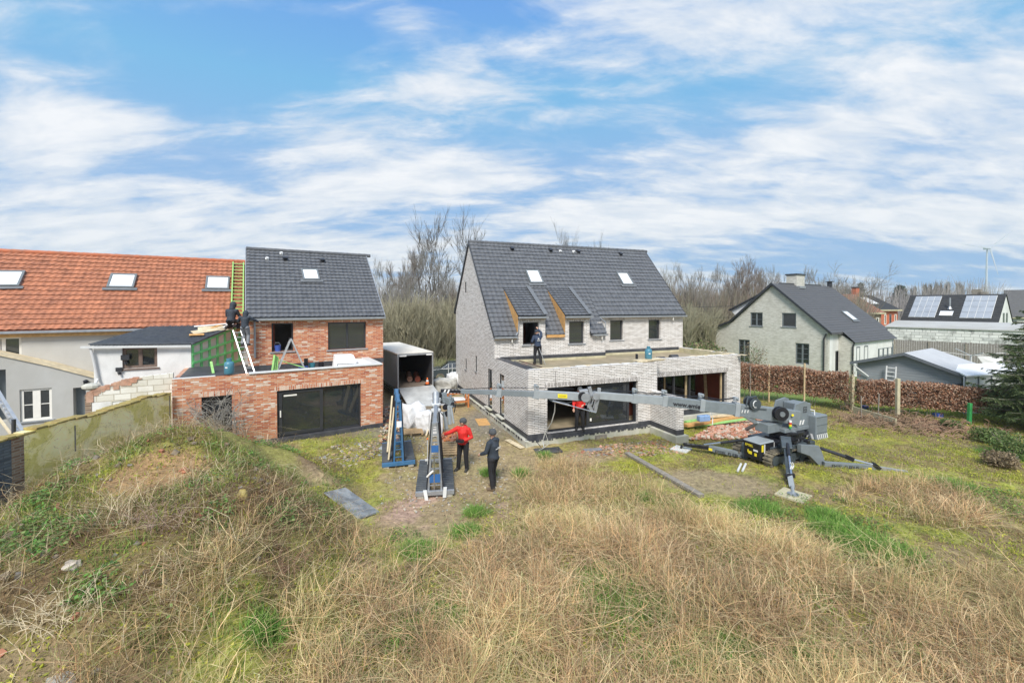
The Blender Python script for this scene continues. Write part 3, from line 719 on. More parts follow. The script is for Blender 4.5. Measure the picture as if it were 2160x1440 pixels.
# windows
window(house, front(4.05), *u1_, rec=.16, pane=False)
window(house, front(4.05), *u2_); window(house, front(4.9), *u3_, bars=()); window(house, front(4.9), *u4_)
sash = MB(); sash.box(u1_[1] - .13, u1_[1] - .09, 4.28, 4.9, u1_[2] + .06, u1_[3] - .06); sash.build('open_sash', M['anthracite'], house)
for o_ in (sl1, sl2, gs1): window(house, left(0), *o_, rec=.02, fw=.03, sill=False)
for o_ in (tl1, tl2): window(house, left(0), *o_, rec=.03, fw=.05, gl='clear_glass', sill=False)
mb = MB()
for o_ in (tl1, tl2): mb.box(-.17, .1, o_[0] - .1, o_[1] + .1, .44, .49)
mb.each('door_step', M['concrete_plinth'], house)
mb = MB()
for i, o_ in enumerate((sl1, sl2)): mb.box(-.05, .1, o_[0] - .04, o_[1] + .04, o_[2] - .05, o_[2] - .002)
mb.build('sill', M['zinc'], house)
# sliding door of the left half
P = front(0); o_ = g1_; mx0, mx1 = WH.fb(1238, 850, .15).x, WH.fb(1327, 850, .15).x
sd_ = MB(); f = .05
sd_.mbox(P, o_[0], o_[1], .12, .28, o_[2], o_[2] + .05); sd_.mbox(P, o_[0], o_[1], .12, .28, o_[3] - .05, o_[3]); sd_.mbox(P, o_[0], o_[0] + f, .12, .28, o_[2] + .05, o_[3] - .05); sd_.mbox(P, o_[1] - f, o_[1], .12, .28, o_[2] + .05, o_[3] - .05)
sd = sd_.build('sliding_door', M['anthracite'], house, bevel=.004)
lf = MB(); z0_, z1_ = o_[2] + .05, o_[3] - .05
lf.mbox(P, mx0, mx0 + .11, .15, .22, z0_, z1_); lf.mbox(P, mx1 - .1, mx1, .15, .22, z0_, z1_); lf.mbox(P, mx0 + .11, mx1 - .1, .15, .22, z0_, z0_ + .09); lf.mbox(P, mx0 + .11, mx1 - .1, .15, .22, z1_ - .09, z1_)
lf.build('door_leaf', M['anthracite'], sd, bevel=.004)
g = MB(); g.mbox(P, mx0 + .1, mx1 - .09, .18, .195, z0_ + .08, z1_ - .08); g.build('pane', M['window_glass'], sd)
hm = MB(); hm.mbox(P, mx1 - .07, mx1 - .035, .125, .15, 1.5, 1.68); hm.mbox(P, mx0 + .16, mx0 + .24, .172, .178, .7, .82); hm.build('handle', M['white_pvc'], sd)
# frame of the right half's opening
P = front(.9); o_ = g2_; sd_ = MB()
sd_.mbox(P, o_[0], o_[1], .14, .24, o_[3] - .06, o_[3]); sd_.mbox(P, o_[0], o_[0] + .1, .14, .24, o_[2], o_[3] - .06); sd_.mbox(P, o_[1] - .06, o_[1], .14, .24, o_[2], o_[3] - .06)
for px in (1422, 1455): a_ = WH.fb(px, 820, 1.05).x; sd_.mbox(P, a_ - .04, a_ + .04, .14, .24, o_[2], o_[3] - .06)
sd_.build('door_frame', M['anthracite'], house, bevel=.004)
jt = MB(); a_ = WH.fb(1448, 820, 1.3).x; jt.box(a_ - .05, a_ + .04, 1.3, 1.36, .42, 2.5); jt.box(g2_[1] - .14, g2_[1] - .08, 1.13, 1.2, .46, 2.4)
jt.each('door_jamb', M['timber'], house)

# roof
SL = math.sqrt(1 + KR * KR); VD = Vector((0, 1, KR)) / SL; ND = Vector((0, -KR, 1)) / SL
O_ = Vector((0, 4.75, 4.96)); vtop = (8.5 - 4.75) * SL; vlow = -(4.75 - 3.92) * SL; vd = (6.05 - 4.75) * SL
def zroof(b): return 4.96 + KR * (b - 4.75)
mb = MB()
tile_roof(mb, O_, (1, 0, 0), VD, ND, -.06, W_ + .06, vd, vtop - .05, tw=.25, th=.30)
for (u0_, u1__, va_) in ((-.06, d1a, vlow), (d1b + .02, d2a, vlow), (d2b + .02, stp + .02, vlow), (stp + .02, W_ + .06, 0)):
    tile_roof(mb, O_, (1, 0, 0), VD, ND, u0_, u1__, va_, vd, tw=.25, th=.30)
kd = (zroof(6.05) - 4.99) / (6.05 - 3.86); sd2 = math.sqrt(1 + kd * kd); VD2 = Vector((0, 1, kd)) / sd2; ND2 = Vector((0, -kd, 1)) / sd2
for (u0_, u1__) in ((d1a - .02, d1b + .02), (d2a - .02, d2b + .02)):
    tile_roof(mb, (0, 3.86, 4.99), (1, 0, 0), VD2, ND2, u0_, u1__, 0, (6.05 - 3.86) * sd2, tw=.25, th=.24)
roof = mb.build('roof', M['dark_tile'], house, smooth=False)
mb = MB()     # roof deck below the tiles (also closes the back slope)
for (a0_, a1_, b0_) in ((-.05, d1a, 3.94), (d1b, d2a, 3.94), (d2b, stp, 3.94), (stp, W_ + .05, 4.76), (d1a, d1b, 6.05), (d2a, d2b, 6.05)):
    mb.prism([(a0_, b0_, zroof(b0_) - .13), (a0_, b0_, zroof(b0_) - .012), (a0_, 8.5, zroof(8.5) - .012), (a0_, 8.5, zroof(8.5) - .13)], (a1_ - a0_, 0, 0))
mb.prism([(-.05, 8.5, 9.0), (-.05, 8.5, 9.13), (-.05, 11.95, 5.05), (-.05, 11.95, 4.92)], (W_ + .1, 0, 0))
mb.build('roof_deck', M['anthracite'], roof)
for (u0_, u1__) in ((d1a, d1b), (d2a, d2b)):
    mb = MB(); mb.prism([(u0_, 3.9, 4.84), (u0_, 3.9, 4.97), (u0_, 6.05, zroof(6.05)), (u0_, 6.05, zroof(6.05) - .1)], (u1__ - u0_, 0, 0))
    dm = mb.build('dormer', M['anthracite'], roof)
mb = MB()
for u0_ in (d1a, d2a): mb.prism([(u0_ - .012, 6.02, zroof(6.02)), (u0_ - .012, 3.92, 4.95), (u0_ - .012, 3.96, zroof(3.94))], (.02, 0, 0))
mb.box(d1b + .02, d2a - .02, 3.9, 4.04, 3.90, 4.035)
mb.each('dormer_cheek', M['osb'], house)
mb = MB()     # lead side gutters and eaves gutters
for u0_ in (d1b, d2b): mb.prism([(u0_ - .16, 3.85, 5.05), (u0_ + .06, 3.85, 5.05), (u0_ + .06, 6.12, zroof(6.12) + .06), (u0_ - .16, 6.12, zroof(6.12) + .06)], ND2 * .02)
mb.each('dormer_flashing', M['lead'], house)
mb = MB()
def gutter(mb, a0_, a1_, b_, z_): mb.box(a0_, a1_, b_ - .13, b_ - .005, z_ - .11, z_ - .03); mb.box(a0_, a1_, b_ - .14, b_ - .12, z_ - .03, z_ - .012)
gutter(mb, d1a - .02, d1b + .06, 3.9, 4.97); gutter(mb, d2a - .02, d2b + .06, 3.9, 4.97); gutter(mb, stp + .02, W_ + .08, 4.76, 4.93)
gutter(mb, -.04, d1a - .05, 3.94, 4.03); gutter(mb, d2b + .1, stp, 3.94, 4.03)
mb.tube([(d1a + .06, 3.85, 4.9), (d1a + .06, 3.96, 4.8), (d1a + .02, 3.98, 4.2), (d1a - .12, 3.9, 4.05)], .035, 8)
mb.tube([(stp + .03, 4.7, 4.86), (stp - .01, 4.02, 4.6), (stp - .01, 4.0, 4.1)], .03, 8)
mb.build('gutter', M['zinc'], house)
mb = MB(); mb.box(stp + .02, W_ + .02, 4.72, 4.9, 4.80, 4.86); mb.box(d1a, d1b, 3.96, 4.05, 4.80, 4.86); mb.box(d2a, d2b, 3.96, 4.05, 4.8, 4.86); mb.box(.0, d1a - .05, 3.96, 4.05, 3.86, 3.93)
mb.each('fascia', M['timber'], house)
mb = MB()      # ridge caps
k = 0; a_ = -.06
while a_ < W_ + .02:
    mb.tube([(a_, 8.5, 9.12), (a_ + .36, 8.5, 9.12)], [.115, .10], 10); a_ += .335
mb.build('ridge', M['dark_tile'], roof)
mb = MB()      # verges
for a0_ in (-.075, W_ + .045):
    mb.prism([(a0_, 3.92, zroof(3.92) - .10), (a0_, 3.92, zroof(3.92) + .05), (a0_, 8.5, 9.21), (a0_, 12.0, 5.10), (a0_, 12.0, 4.95), (a0_, 8.5, 9.02)], (.03, 0, 0)) if a0_ < 0 else \
    mb.prism([(a0_, 4.74, zroof(4.74) - .10), (a0_, 4.74, zroof(4.74) + .05), (a0_, 8.5, 9.21), (a0_, 8.5, 9.02)], (.03, 0, 0))
mb.each('verge', M['anthracite'], roof)
for c in (((1108, 570.5), (1135, 571), (1146.8, 598.3), (1117, 598.3)), ((1300, 575.7), (1323.5, 576.4), (1336, 602), (1312, 601.6))):
    rooflight(house, [WH.fr(px, py, 4.75, 5.0, KR) for px, py in c], ND)
def roof_vent(parent, p, n, up, sc=1.0, mat='anthracite'):
    mb = MB(); p, n, up = Vector(p), Vector(n).normalized(), Vector(up).normalized(); s_ = n.cross(up)
    def Q(u, d, z): return p + s_ * u * sc + up * z * sc + n * d * sc
    mb.mbox(Q, -.12, .12, 0, .03, -.16, .16)
    mb.hexa([Q(-.08, .02, -.1), Q(.08, .02, -.1), Q(.08, .02, .12), Q(-.08, .02, .12), Q(-.10, .17, -.14), Q(.10, .17, -.14), Q(.07, .10, .10), Q(-.07, .10, .10)])
    return mb.build('roof_vent', M[mat], parent)
for px, py in ((1079.5, 525), (1160.5, 528), (1219, 531), (1308, 536)): roof_vent(house, WH.fr(px, py, 4.75, 4.99, KR), ND, VD)
for px, py in ((1182, 530), (1210, 531)): roof_vent(house, WH.fr(px, py, 4.75, 4.99, KR), ND, VD, .6, 'white_plastic')
for a_, b_, z_, m_ in ((.85, 4.0, 3.88, 'white_pvc'), (W_ - .9, 4.8, 4.80, 'white_pvc'), (stp - .3, 4.0, 3.9, 'white_pvc')):
    mb = MB(); mb.tube([(a_, b_ - .1, z_), (a_, b_ - .1, z_ - .14), (a_ + .05, b_ - .05, z_ - .2)], .03, 8); mb.build('gutter_outlet', M[m_], house)
# ------------------------------------------------------------ the red brick house
BH = Frame(-5.51, 17.91, 31.64)
bh = fempty('brick_house', BH, 'red brick house with dark tiled roof and flat roofed extension, left of the lorry', 'house')
BL, BR, BF = -4.87, .72, 2.64; eb, ez, rb, rz = 2.48, 4.98, 6.38, 8.26; KB = (rz - ez) / (rb - eb); XL = -7.03
o1_ = op(BH, 0, 424.8, 489.2, 838, 921); o2_ = op(BH, 0, 584, 761.5, 824.4, 926.8)
o2_ = (o2_[0], o2_[1], .47, o2_[3]); w1_ = op(BH, BF, 572.6, 618.6, 681.8, 742); w2_ = op(BH, BF, 691.7, 772.2, 680, 738)
mb = MB()
poly_wall(mb, front(0), .30, [(XL, 2.98), (0, 2.98)], .45, [o1_, o2_])
mb.box(XL, o2_[0] - .5, .0, .3, -.2, .5)
poly_wall(mb, right(0), .30, [(.302, 2.98), (BF, 2.98)], .3)
poly_wall(mb, left(XL), .30, [(.302, 2.98), (5.5, 2.98)], -.2)
poly_wall(mb, front(BF), .30, [(BL, 4.94), (BR, 4.94)], 2.5, [w1_, w2_])
mb.box(.0, BR, BF, BF + .3, 0, 2.5)
poly_wall(mb, left(BL), .25, [(BF + .302, 4.9), (rb, rz - .1), (rb + 3.9, 4.9)], 2.5); poly_wall(mb, right(BR), .25, [(BF + .302, 4.9), (rb, rz - .1), (rb + 3.9, 4.9)], 0)
mb.box(BL, BR, rb + 3.9, rb + 4.1, 0, 4.9)
mb.build('wall', M['red_brick'], bh)
mb = MB()
for P, o_ in ((front(0), o1_), (front(0), o2_), (front(BF), w1_), (front(BF), w2_)): mb.mbox(P, o_[0] - .08, o_[1] + .08, -.004, .1, o_[3] + .001, o_[3] + .18)
mb.each('lintel', M['red_brick_soldier'], bh)
mb = MB(); mb.box(o2_[0] - 1.7, o2_[0] - .02, -.014, .1, .33, .5); mb.box(o2_[1] + .02, .013, -.014, .1, .30, .5); mb.box(o2_[0] - .1, o2_[1] + .1, -.13, .095, .30, .474)
mb.box(XL + .3, BL + 1, 2.0, 5.5, 2.735, 2.76); mb.box(BL, BR, BF - .02, BF - .002, 2.73, 2.95); mb.box(XL + .15, XL + 1.5, .12, 3.2, 2.76, 2.99)
mb.build('damp_course', M['black_membrane'], bh)
mb = MB(); mb.box(o2_[0] - .45, .12, -.14, .3, -.3, .298); mb.build('plinth', M['concrete_plinth'], bh, bevel=.01)
mb = MB(); mb.box(XL + .3, -.3, .3, BF, 2.55, 2.73); mb.box(XL + .3, BL, BF, 5.5, 2.55, 2.73); mb.build('terrace_deck', M['grey_timber'], bh)
mb = MB(); mb.box(XL + 2.2, -.0, -.05, .24, 2.981, 3.03); mb.box(-.32, 0.02, .24, BF, 2.981, 3.03); mb.box(XL, XL + 1.2, .02, .2, 2.981, 3.01)
mb.each('coping', M['pipe_white'], bh, bevel=.01)
mb = MB(); mb.box(XL + .3, -.3, .26, .4, 2.74, 2.9); mb.build('wall_upstand', M['black_membrane'], bh)
mb = MB(); mb.box(-1.25, -.3, .45, BF - .2, 2.74, 2.99); mb.build('roof_insulation', M['white_plastic'], bh)
mb = MB(); mb.box(XL + .3, -.31, .31, 6, .2, .4); mb.box(BL + .26, BR - .26, BF + .3, 10, 2.45, 2.5); mb.each('room_floor', M['deck_screed'], bh)
mb = MB(); mb.box(XL + .35, -.3, 5.0, 5.1, .4, 2.5); mb.box(-4.6, -4.5, .32, 5, .4, 2.5); mb.box(BL + .3, BR - .3, 5.2, 5.3, 2.5, 5); mb.each('room_wall', M['interior_wall'], bh)
mb = MB(); mb.box(BL + .9, BL + 1.0, BF + .4, 5, 2.5, 4.9); mb.box(-1.8, BR - .3, 4.2, 4.3, 2.5, 4.9); mb.each('inner_lining', M['interior_red'], bh)
window(bh, front(BF), *w1_, rec=.16, pane=False)
m2 = BH.fb(733.5, 710, BF).x; window(bh, front(BF), *w2_, mulls=(m2,), fw=.07)
window(bh, front(0), *o1_, fw=.05, sill=False)
P = front(0); o_ = o2_; md_ = BH.fb(678, 860, .15).x; sd_ = MB(); f = .06
sd_.mbox(P, o_[0], o_[1], .10, .24, o_[2], o_[2] + f); sd_.mbox(P, o_[0], o_[1], .10, .24, o_[3] - f, o_[3]); sd_.mbox(P, o_[0], o_[0] + f, .10, .24, o_[2] + f, o_[3] - f); sd_.mbox(P, o_[1] - f, o_[1], .10, .24, o_[2] + f, o_[3] - f)
sd = sd_.build('sliding_door', M['anthracite'], bh, bevel=.004)
lf = MB(); z0_, z1_ = o_[2] + f, o_[3] - f; x0_, x1_ = o_[0] + f, md_ + .05
lf.mbox(P, x0_, x0_ + .12, .07, .14, z0_, z1_); lf.mbox(P, x1_ - .11, x1_, .07, .14, z0_, z1_); lf.mbox(P, x0_ + .12, x1_ - .11, .07, .14, z0_, z0_ + .11); lf.mbox(P, x0_ + .12, x1_ - .11, .07, .14, z1_ - .09, z1_)
lf.build('door_leaf', M['anthracite'], sd, bevel=.004)
g = MB(); g.mbox(P, x0_ + .1, x1_ - .1, .10, .112, z0_ + .1, z1_ - .08); g.mbox(P, x1_, o_[1] - f, .17, .182, z0_, z1_); g.build('pane', M['window_glass'], sd)
h_ = MB(); h_.mbox(P, x0_ + .035, x0_ + .075, .03, .07, 1.25, 1.5); h_.build('handle', M['white_pvc'], sd)
h_ = MB(); h_.mbox(P, x0_ + .17, x0_ + .62, .093, .098, z1_ - .2, z1_ - .14); h_.build('sticker', M['white_pvc'], sd)
SB = math.sqrt(1 + KB * KB); VB = Vector((0, 1, KB)) / SB; NB = Vector((0, -KB, 1)) / SB
mb = MB(); tile_roof(mb, (0, eb, ez), (1, 0, 0), VB, NB, BL - .05, BR + .05, 0, (rb - eb) * SB - .04, tw=.205, th=.26)
roof = mb.build('roof', M['dark_tile'], bh)
mb = MB(); mb.prism([(BL - .04, eb + .02, ez - .12), (BL - .04, eb + .02, ez - .012), (BL - .04, rb, rz - .012), (BL - .04, rb + 4.2, 4.7), (BL - .04, rb + 4.2, 4.6), (BL - .04, rb, rz - .13)], (BR - BL + .08, 0, 0)); mb.build('roof_deck', M['anthracite'], roof)
mb = MB(); a_ = BL - .05
while a_ < BR: mb.tube([(a_, rb, rz + .02), (a_ + .34, rb, rz + .02)], [.10, .088], 10); a_ += .31
mb.build('ridge', M['dark_tile'], roof)
mb = MB()
for a0_ in (BL - .09, BR + .03): mb.prism([(a0_, eb, ez - .14), (a0_, eb, ez + .05), (a0_, rb, rz + .07), (a0_, rb, rz - .14)], (.04, 0, 0))
mb.each('verge', M['zinc'], roof)
mb = MB(); gutter(mb, BL - .02, BR + .06, eb, ez - .01)
dp = BH.fb(537.5, 700, BF - .06).x; mb.tube([(dp, BF - .2, 4.9), (dp, BF - .07, 4.75), (dp, BF - .07, 3.3)], .04, 8); mb.build('gutter', M['zinc'], bh)
mb = MB(); mb.box(BL, BR + .02, eb + .02, BF, ez - .17, ez - .12); mb.build('fascia', M['timber'], bh)
rooflight(bh, [BH.fr(px, py, eb, ez + .04, KB) for px, py in ((635.2, 568.8), (671, 569.5), (674.4, 591.9), (638.3, 591.9))], NB)
for px, py in ((601.6, 546), (680.3, 550)): roof_vent(bh, BH.fr(px, py, eb, ez + .04, KB), NB, VB)
for px, py in ((563.5, 545.5), (593.5, 534.5)): roof_vent(bh, BH.fr(px, py, eb, ez + .04, KB), NB, VB, .6, 'white_plastic')

# ------------------------------------------------------------ the old farmhouse under the orange tiles
RH = Frame(-12.24, 19.5, 30.5)
rh = fempty('farmhouse', RH, 'long grey rendered house under an orange tiled roof at the left edge', 'house')
re_ = RH.fb(518, 686.5, -.2).z; rrb = 3.6; rrz = RH.fb(515, 552.5, rrb).z; KO = (rrz - re_) / (rrb + .2); RL = -12.0
mb = MB()
fw1 = op(RH, 0, -40, 45, 711, 757)
poly_wall(mb, front(0), .35, [(RL, re_ - .1), (.4, re_ - .1)], 0, [fw1])
poly_wall(mb, left(RL), .3, [(.352, re_), (rrb, rrz - .1), (7.2, re_)], 0)
mb.build('wall', M['cream_render'], rh)
o_ = window(rh, front(0), *fw1, rec=.08, fw=.09, frame='white_pvc', gl='window_glass', mulls=((fw1[1] * .52 + fw1[0] * .48), (fw1[1] - .62)), bars=(), sillmat='zinc', sill=True)
SO = math.sqrt(1 + KO * KO); VO = Vector((0, 1, KO)) / SO; NO = Vector((0, -KO, 1)) / SO
mb = MB(); tile_roof(mb, (0, -.2, re_), (1, 0, 0), VO, NO, RL, .12, 0, (rrb + .2) * SO - .03, tw=.215, th=.285, amp=.03)
roof = mb.build('roof', M['red_tile'], rh)
mb = MB(); mb.prism([(RL, -.18, re_ - .1), (RL, -.18, re_ - .014), (RL, rrb, rrz - .014), (RL, 7.4, re_), (RL, 7.4, re_ - .1), (RL, rrb, rrz - .12)], (.1 - RL, 0, 0)); mb.build('roof_deck', M['red_ridge'], roof)
mb = MB(); a_ = RL
while a_ < .05: mb.tube([(a_, rrb, rrz + .01), (a_ + .4, rrb, rrz + .01)], [.11, .095], 10); a_ += .37
mb.build('ridge', M['red_ridge'], roof)
mb = MB(); mb.box(RL, .1, -.32, -.21, re_ - .12, re_ - .03); mb.build('gutter', M['zinc'], rh)
mb = MB(); mb.box(RL, .1, -.2, -.002, re_ - .26, re_ - .13); mb.build('fascia', M['osb'], rh)
for c in (((-25, 574), (55, 573.5), (42, 605.5), (-40, 606)), ((232.8, 579.3), (289, 580.5), (284, 608.7), (226.3, 608.2)), ((435, 584.6), (484.5, 585.4), (483.5, 612), (433, 610.8))):
    rooflight(rh, [RH.fr(px, py, -.2, re_ + .05, KO) for px, py in c], NO)
# shallow rear wing of the farmhouse with its own sloping top
mb = MB(); WB = -.7
pts = [RH.fb(px, py, WB) for px, py in ((-160, 716), (0, 749.5), (100, 771), (200, 797))]
dw = op(RH, WB, -30, 12, 781, 892); lw = op(RH, WB, 41, 109, 822, 890); ld = op(RH, WB, 154, 181, 818, 884)
for nm in (0,): poly_wall(mb, front(WB), -WB - .002, [(p.x, p.z) for p in pts], 0, [dw, lw, ld])
mb.build('wing_wall', M['grey_render'], rh)
mb = MB(); n_ = len(pts)
for p, q_ in zip(pts, pts[1:]): mb.hexa([(p.x, WB - .06, p.z), (q_.x, WB - .06, q_.z), (q_.x, -.01, q_.z), (p.x, -.01, p.z), (p.x, WB - .06, p.z + .06), (q_.x, WB - .06, q_.z + .06), (q_.x, -.01, q_.z + .06), (p.x, -.01, p.z + .06)])
mb.build('wing_coping', M['pale_timber'], rh)
mb = MB(); mb.box(ld[0], ld[1] + .3, WB + .3, WB + .34, 0, ld[3]); mb.box(dw[0], dw[1], WB + .45, WB + .5, 0, dw[3]); mb.build('door', M['crane_grey'], rh)
window(rh, lambda u, d, z: Vector((u, WB + .22 + d, z)), ld[0] + .30, ld[0] + .62, 1.9, ld[3] - .1, rec=.0, fw=.05, frame='grey_frame', sill=False, bars=(2.3,))
mm = (lw[0] + lw[1]) / 2
window(rh, front(WB), *lw, rec=.06, fw=.085, frame='white_pvc', mulls=(mm - .05, mm + .05), bars=((lw[2] + lw[3]) / 2,))
# open dark doorway depth
mb = MB(); p = RH.fb(181, 806, WB - .1); mb.lathe([(.02, -.12), (.06, -.1), (.075, .03), (.09, .05), (.03, .1)], p, 10); mb.bar(p + Vector((0, 0, .02)), p + Vector((0, .15, .05)), .03)
mb.build('lantern', M['crane_black'], rh)

# ------------------------------------------------------------ the whitewashed outhouse with its corrugated roof
sc0 = at(403, 726, 17.0); sd_ = Vector((-math.cos(R(29)), -math.sin(R(29)), 0)); sl0 = Vector((sc0.x, sc0.y, 0)) + sd_ * 2.98
WSF = Frame(sc0.x, sc0.y, 29)
tr_ = RH.w(*RH.fb(502, 686, -.15)[:2], 0); trz = RH.fb(502, 685.5, -.15).z; tl_ = RH.w(*RH.fb(322, 689.5, -.15)[:2], 0); tlz = RH.fb(322, 689.5, -.15).z
ws = fempty('outhouse', WSF, 'small whitewashed outhouse with dark corrugated roof and flowered curtains', 'shed')
TR = WSF.loc(Vector((tr_.x, tr_.y, trz))); TL = WSF.loc(Vector((tl_.x, tl_.y, tlz))); ze = sc0.z
zl = WSF.fb(197, 727.5, 0); AL = zl.x
ow = op(WSF, 0, 257.5, 331.5, 733, 778)
mb = MB(); poly_wall(mb, front(0), .25, [(AL, zl.z - .03), (-.001, ze - .03)], 0, [ow])
mb.prism([(AL, .252, 0), (AL, .252, zl.z - .08), (TL.x + .1, TL.y - .05, TL.z - .15), (TL.x + .1, TL.y - .05, 0)], (.15, 0, 0))
mb.build('wall', M['white_paint'], ws)
window(ws, front(0), *ow, rec=.07, fw=.10, frame='brown_wood', mulls=((ow[0] + ow[1]) / 2,), gl='clear_glass', sillmat='brown_wood')
mb = MB()
for a_, b_ in ((ow[0] + .12, (ow[0] + ow[1]) / 2 - .05), ((ow[0] + ow[1]) / 2 + .05, ow[1] - .08)): mb.box(a_, b_, .13, .14, ow[2] + .1, ow[3] - .1)
cu = mb.build('curtain', M['curtain'], ws)
mb = MB(); random.seed(5)
for i in range(4):
    for j in range(3):
        c = Vector((ow[0] + .25 + i * .27 + (j % 2) * .08, .126, ow[2] + .2 + j * .18)); mb.cyl(c, c + Vector((0, .003, 0)), .035, 7)
mb.build('curtain_print', M['bucket_blue'], cu)
mb = MB(); nu, nv = 220, 14; c00, c10, c01, c11 = Vector((AL - .12, -.1, zl.z - .01)), Vector((.06, -.1, ze + .0)), TL, TR
vs, fs = [], []
for j in range(nv + 1):
    for i in range(nu + 1):
        s_, t_ = i / nu, j / nv; p = (c00 * (1 - s_) + c10 * s_) * (1 - t_) + (c01 * (1 - s_) + c11 * s_) * t_
        vs.append(p + Vector((0, 0, .034 * math.sin(s_ * 2 * math.pi * 30) + .03 + (.012 if (j % 5 == 0) else 0))))
for j in range(nv):
    for i in range(nu): k = j * (nu + 1) + i; fs.append((k, k + 1, k + nu + 2, k + nu + 1))
mb.add(vs, fs); ro = mb.build('roof', M['slate_sheet'], ws, smooth=True); md = ro.modifiers.new('solid', 'SOLIDIFY'); md.thickness = .02
mb = MB(); mb.box(AL - .25, .02, -.2, -.1, ze - .09, ze + .0) if False else mb.hexa([(AL - .3, -.2, zl.z - .1), (.02, -.2, ze - .1), (.02, -.1, ze - .1), (AL - .3, -.1, zl.z - .1), (AL - .3, -.2, zl.z - .02), (.02, -.2, ze - .02), (.02, -.1, ze - .02), (AL - .3, -.1, zl.z - .02)])
mb.tube([(AL - .05, -.12, zl.z - .08), (AL + .02, -.1, zl.z - .5), (AL + .12, -.08, zl.z - 1.25), (AL + .12, -.3, zl.z - 1.4)], .045, 8); mb.build('gutter', M['pipe_white'], ws)
for px, py, s_ in ((264, 755, .12), (251, 780, .09)):
    p = WSF.fb(px, py, -.06); mb = MB(); mb.box(p.x - s_, p.x + s_, p.y - .04, p.y + .06, p.z - s_ * .6, p.z + s_); mb.bar(p + Vector((0, 0, -s_)), p + Vector((.03, -.02, -s_ * 2)), .09, .05)
    mb.build('wall_lamp', M['anthracite'], ws)
# battened insulation side: runs back to the farmhouse
q0 = Vector((.02, .0, 0)); q1 = Vector((TR.x + .35, TR.y + .35, 0)); dv = (q1 - q0); Ls = dv.length; dv.normalize(); nv_ = Vector((dv.y, -dv.x, 0))
zb0, zb1 = 2.78, 2.98; zt0, zt1 = ze - .02, TR.z + .12
def SQ(u, d, z): return q0 + dv * u + nv_ * (-d) + Vector((0, 0, z))
mb = MB(); mb.prism([SQ(0, .04, .0), SQ(Ls, .04, 0), SQ(Ls, .04, zt1), SQ(0, .04, zt0)], nv_ * -.16); mb.build('side_panel', M['insulation'], ws)
mb = MB()
for i in range(8):
    u = .06 + (Ls - .12) * i / 7; f_ = u / Ls; mb.prism([SQ(u - .05, 0.036, zb0 + (zb1 - zb0) * f_), SQ(u + .05, .036, zb0 + (zb1 - zb0) * f_), SQ(u + .04, .036, zt0 + (zt1 - zt0) * f_), SQ(u - .04, .036, zt0 + (zt1 - zt0) * f_)], nv_ * .035)
for j in range(4):
    f_ = (.02, .33, .64, .97)[j]; z0_, z1_ = zb0 + (zt0 - zb0) * f_, zb1 + (zt1 - zb1) * f_
    mb.prism([SQ(0, -.001, z0_ - .045), SQ(Ls, -.001, z1_ - .045), SQ(Ls, -.001, z1_ + .05), SQ(0, -.001, z0_ + .05)], nv_ * .03)
mb.build('batten_frame', M['green_batten'], ws)
mb = MB(); mb.prism([SQ(0, .05, zt0 + .01), SQ(Ls, .05, zt1 + .01), SQ(Ls, .05, zt1 + .09), SQ(0, .05, zt0 + .09)], nv_ * .12); mb.build('roof_edge', M['slate_sheet'], ws)

# loose boards lying on the outhouse roof
nR = (c10 - c00).cross(c01 - c00).normalized(); random.seed(3)
for i, (px, py, L_, wd_, ang, mt, lab) in enumerate(((455, 697, 1.25, .5, .15, 'pale_timber', 'wide pale plywood sheet lying on the corrugated roof'), (432, 703, .9, .35, .5, 'pale_timber', 'smaller pale board beside the wide sheet on the corrugated roof'),
        (468, 690, 1.1, .12, .9, 'osb', 'narrow orange plank lying across the corrugated roof'), (445, 692, 1.2, .1, .3, 'white_plastic', 'long white strip lying on the corrugated roof top'), (415, 713, .5, .15, .1, 'osb', 'short reddish offcut near the gutter of the corrugated roof'), (485, 692, .8, .2, 1.2, 'white_plastic', 'white crumpled offcut by the two roofers'))):
    p = WSF.loc(onplane(px, py, WSF.w(*c00), WSF.A * nR.x + WSF.B * nR.y + Vector((0, 0, nR.z)))) + Vector((0, 0, .09 + .012 * i))
    ux = (c10 - c00).normalized(); uy = nR.cross(ux); ax = ux * math.cos(ang) + uy * math.sin(ang); ay = nR.cross(ax)
    mb = MB(); mb.hexa([p + ax * s1 * L_ / 2 + ay * s2 * wd_ / 2 + nR * s3 for s3 in (0, .02) for s1, s2 in ((-1, -1), (1, -1), (1, 1), (-1, 1))])
    o = mb.build('board', M[mt]); o.location = WSF.o; o.rotation_euler = (0, 0, WSF.th); tag(o, lab, 'board', 'boards on the outhouse roof')

# ------------------------------------------------------------ block wall and the old yellow boundary wall
bw = fempty('block_wall', BH, 'broken wall of pale concrete blocks with red brick remains left of the red house', 'wall')
BB = .3; tp = [BH.fb(px, py, BB) for px, py in ((182, 829), (200, 819), (232, 811), (262, 800), (285, 797), (310, 793), (362, 787))]
ww = op(BH, BB, 236, 300, 847, 890)
mb = MB(); poly_wall(mb, front(BB), .22, [(p.x, p.z) for p in tp[:-1]] + [(XL - .01, tp[-1].z)], 0, [ww]); mb.build('masonry', M['block_wall'], bw)
mb = MB(); random.seed(9)
for i in range(46):
    k = random.random(); a_ = tp[0].x + (tp[4].x - tp[0].x) * k ** 1.3; 
    zt_ = np.interp(a_, [p.x for p in tp], [p.z for p in tp]); h_ = random.uniform(.02, .10) ; L_ = random.uniform(.08, .22)
    mb.box(a_, a_ + L_, BB - .012 - random.random() * .015, BB + .1, zt_ - h_ - random.uniform(-.03, .25) * random.random(), zt_ + random.uniform(-.02, .03))
mb.build('brick_remains', M['rubble'], bw)
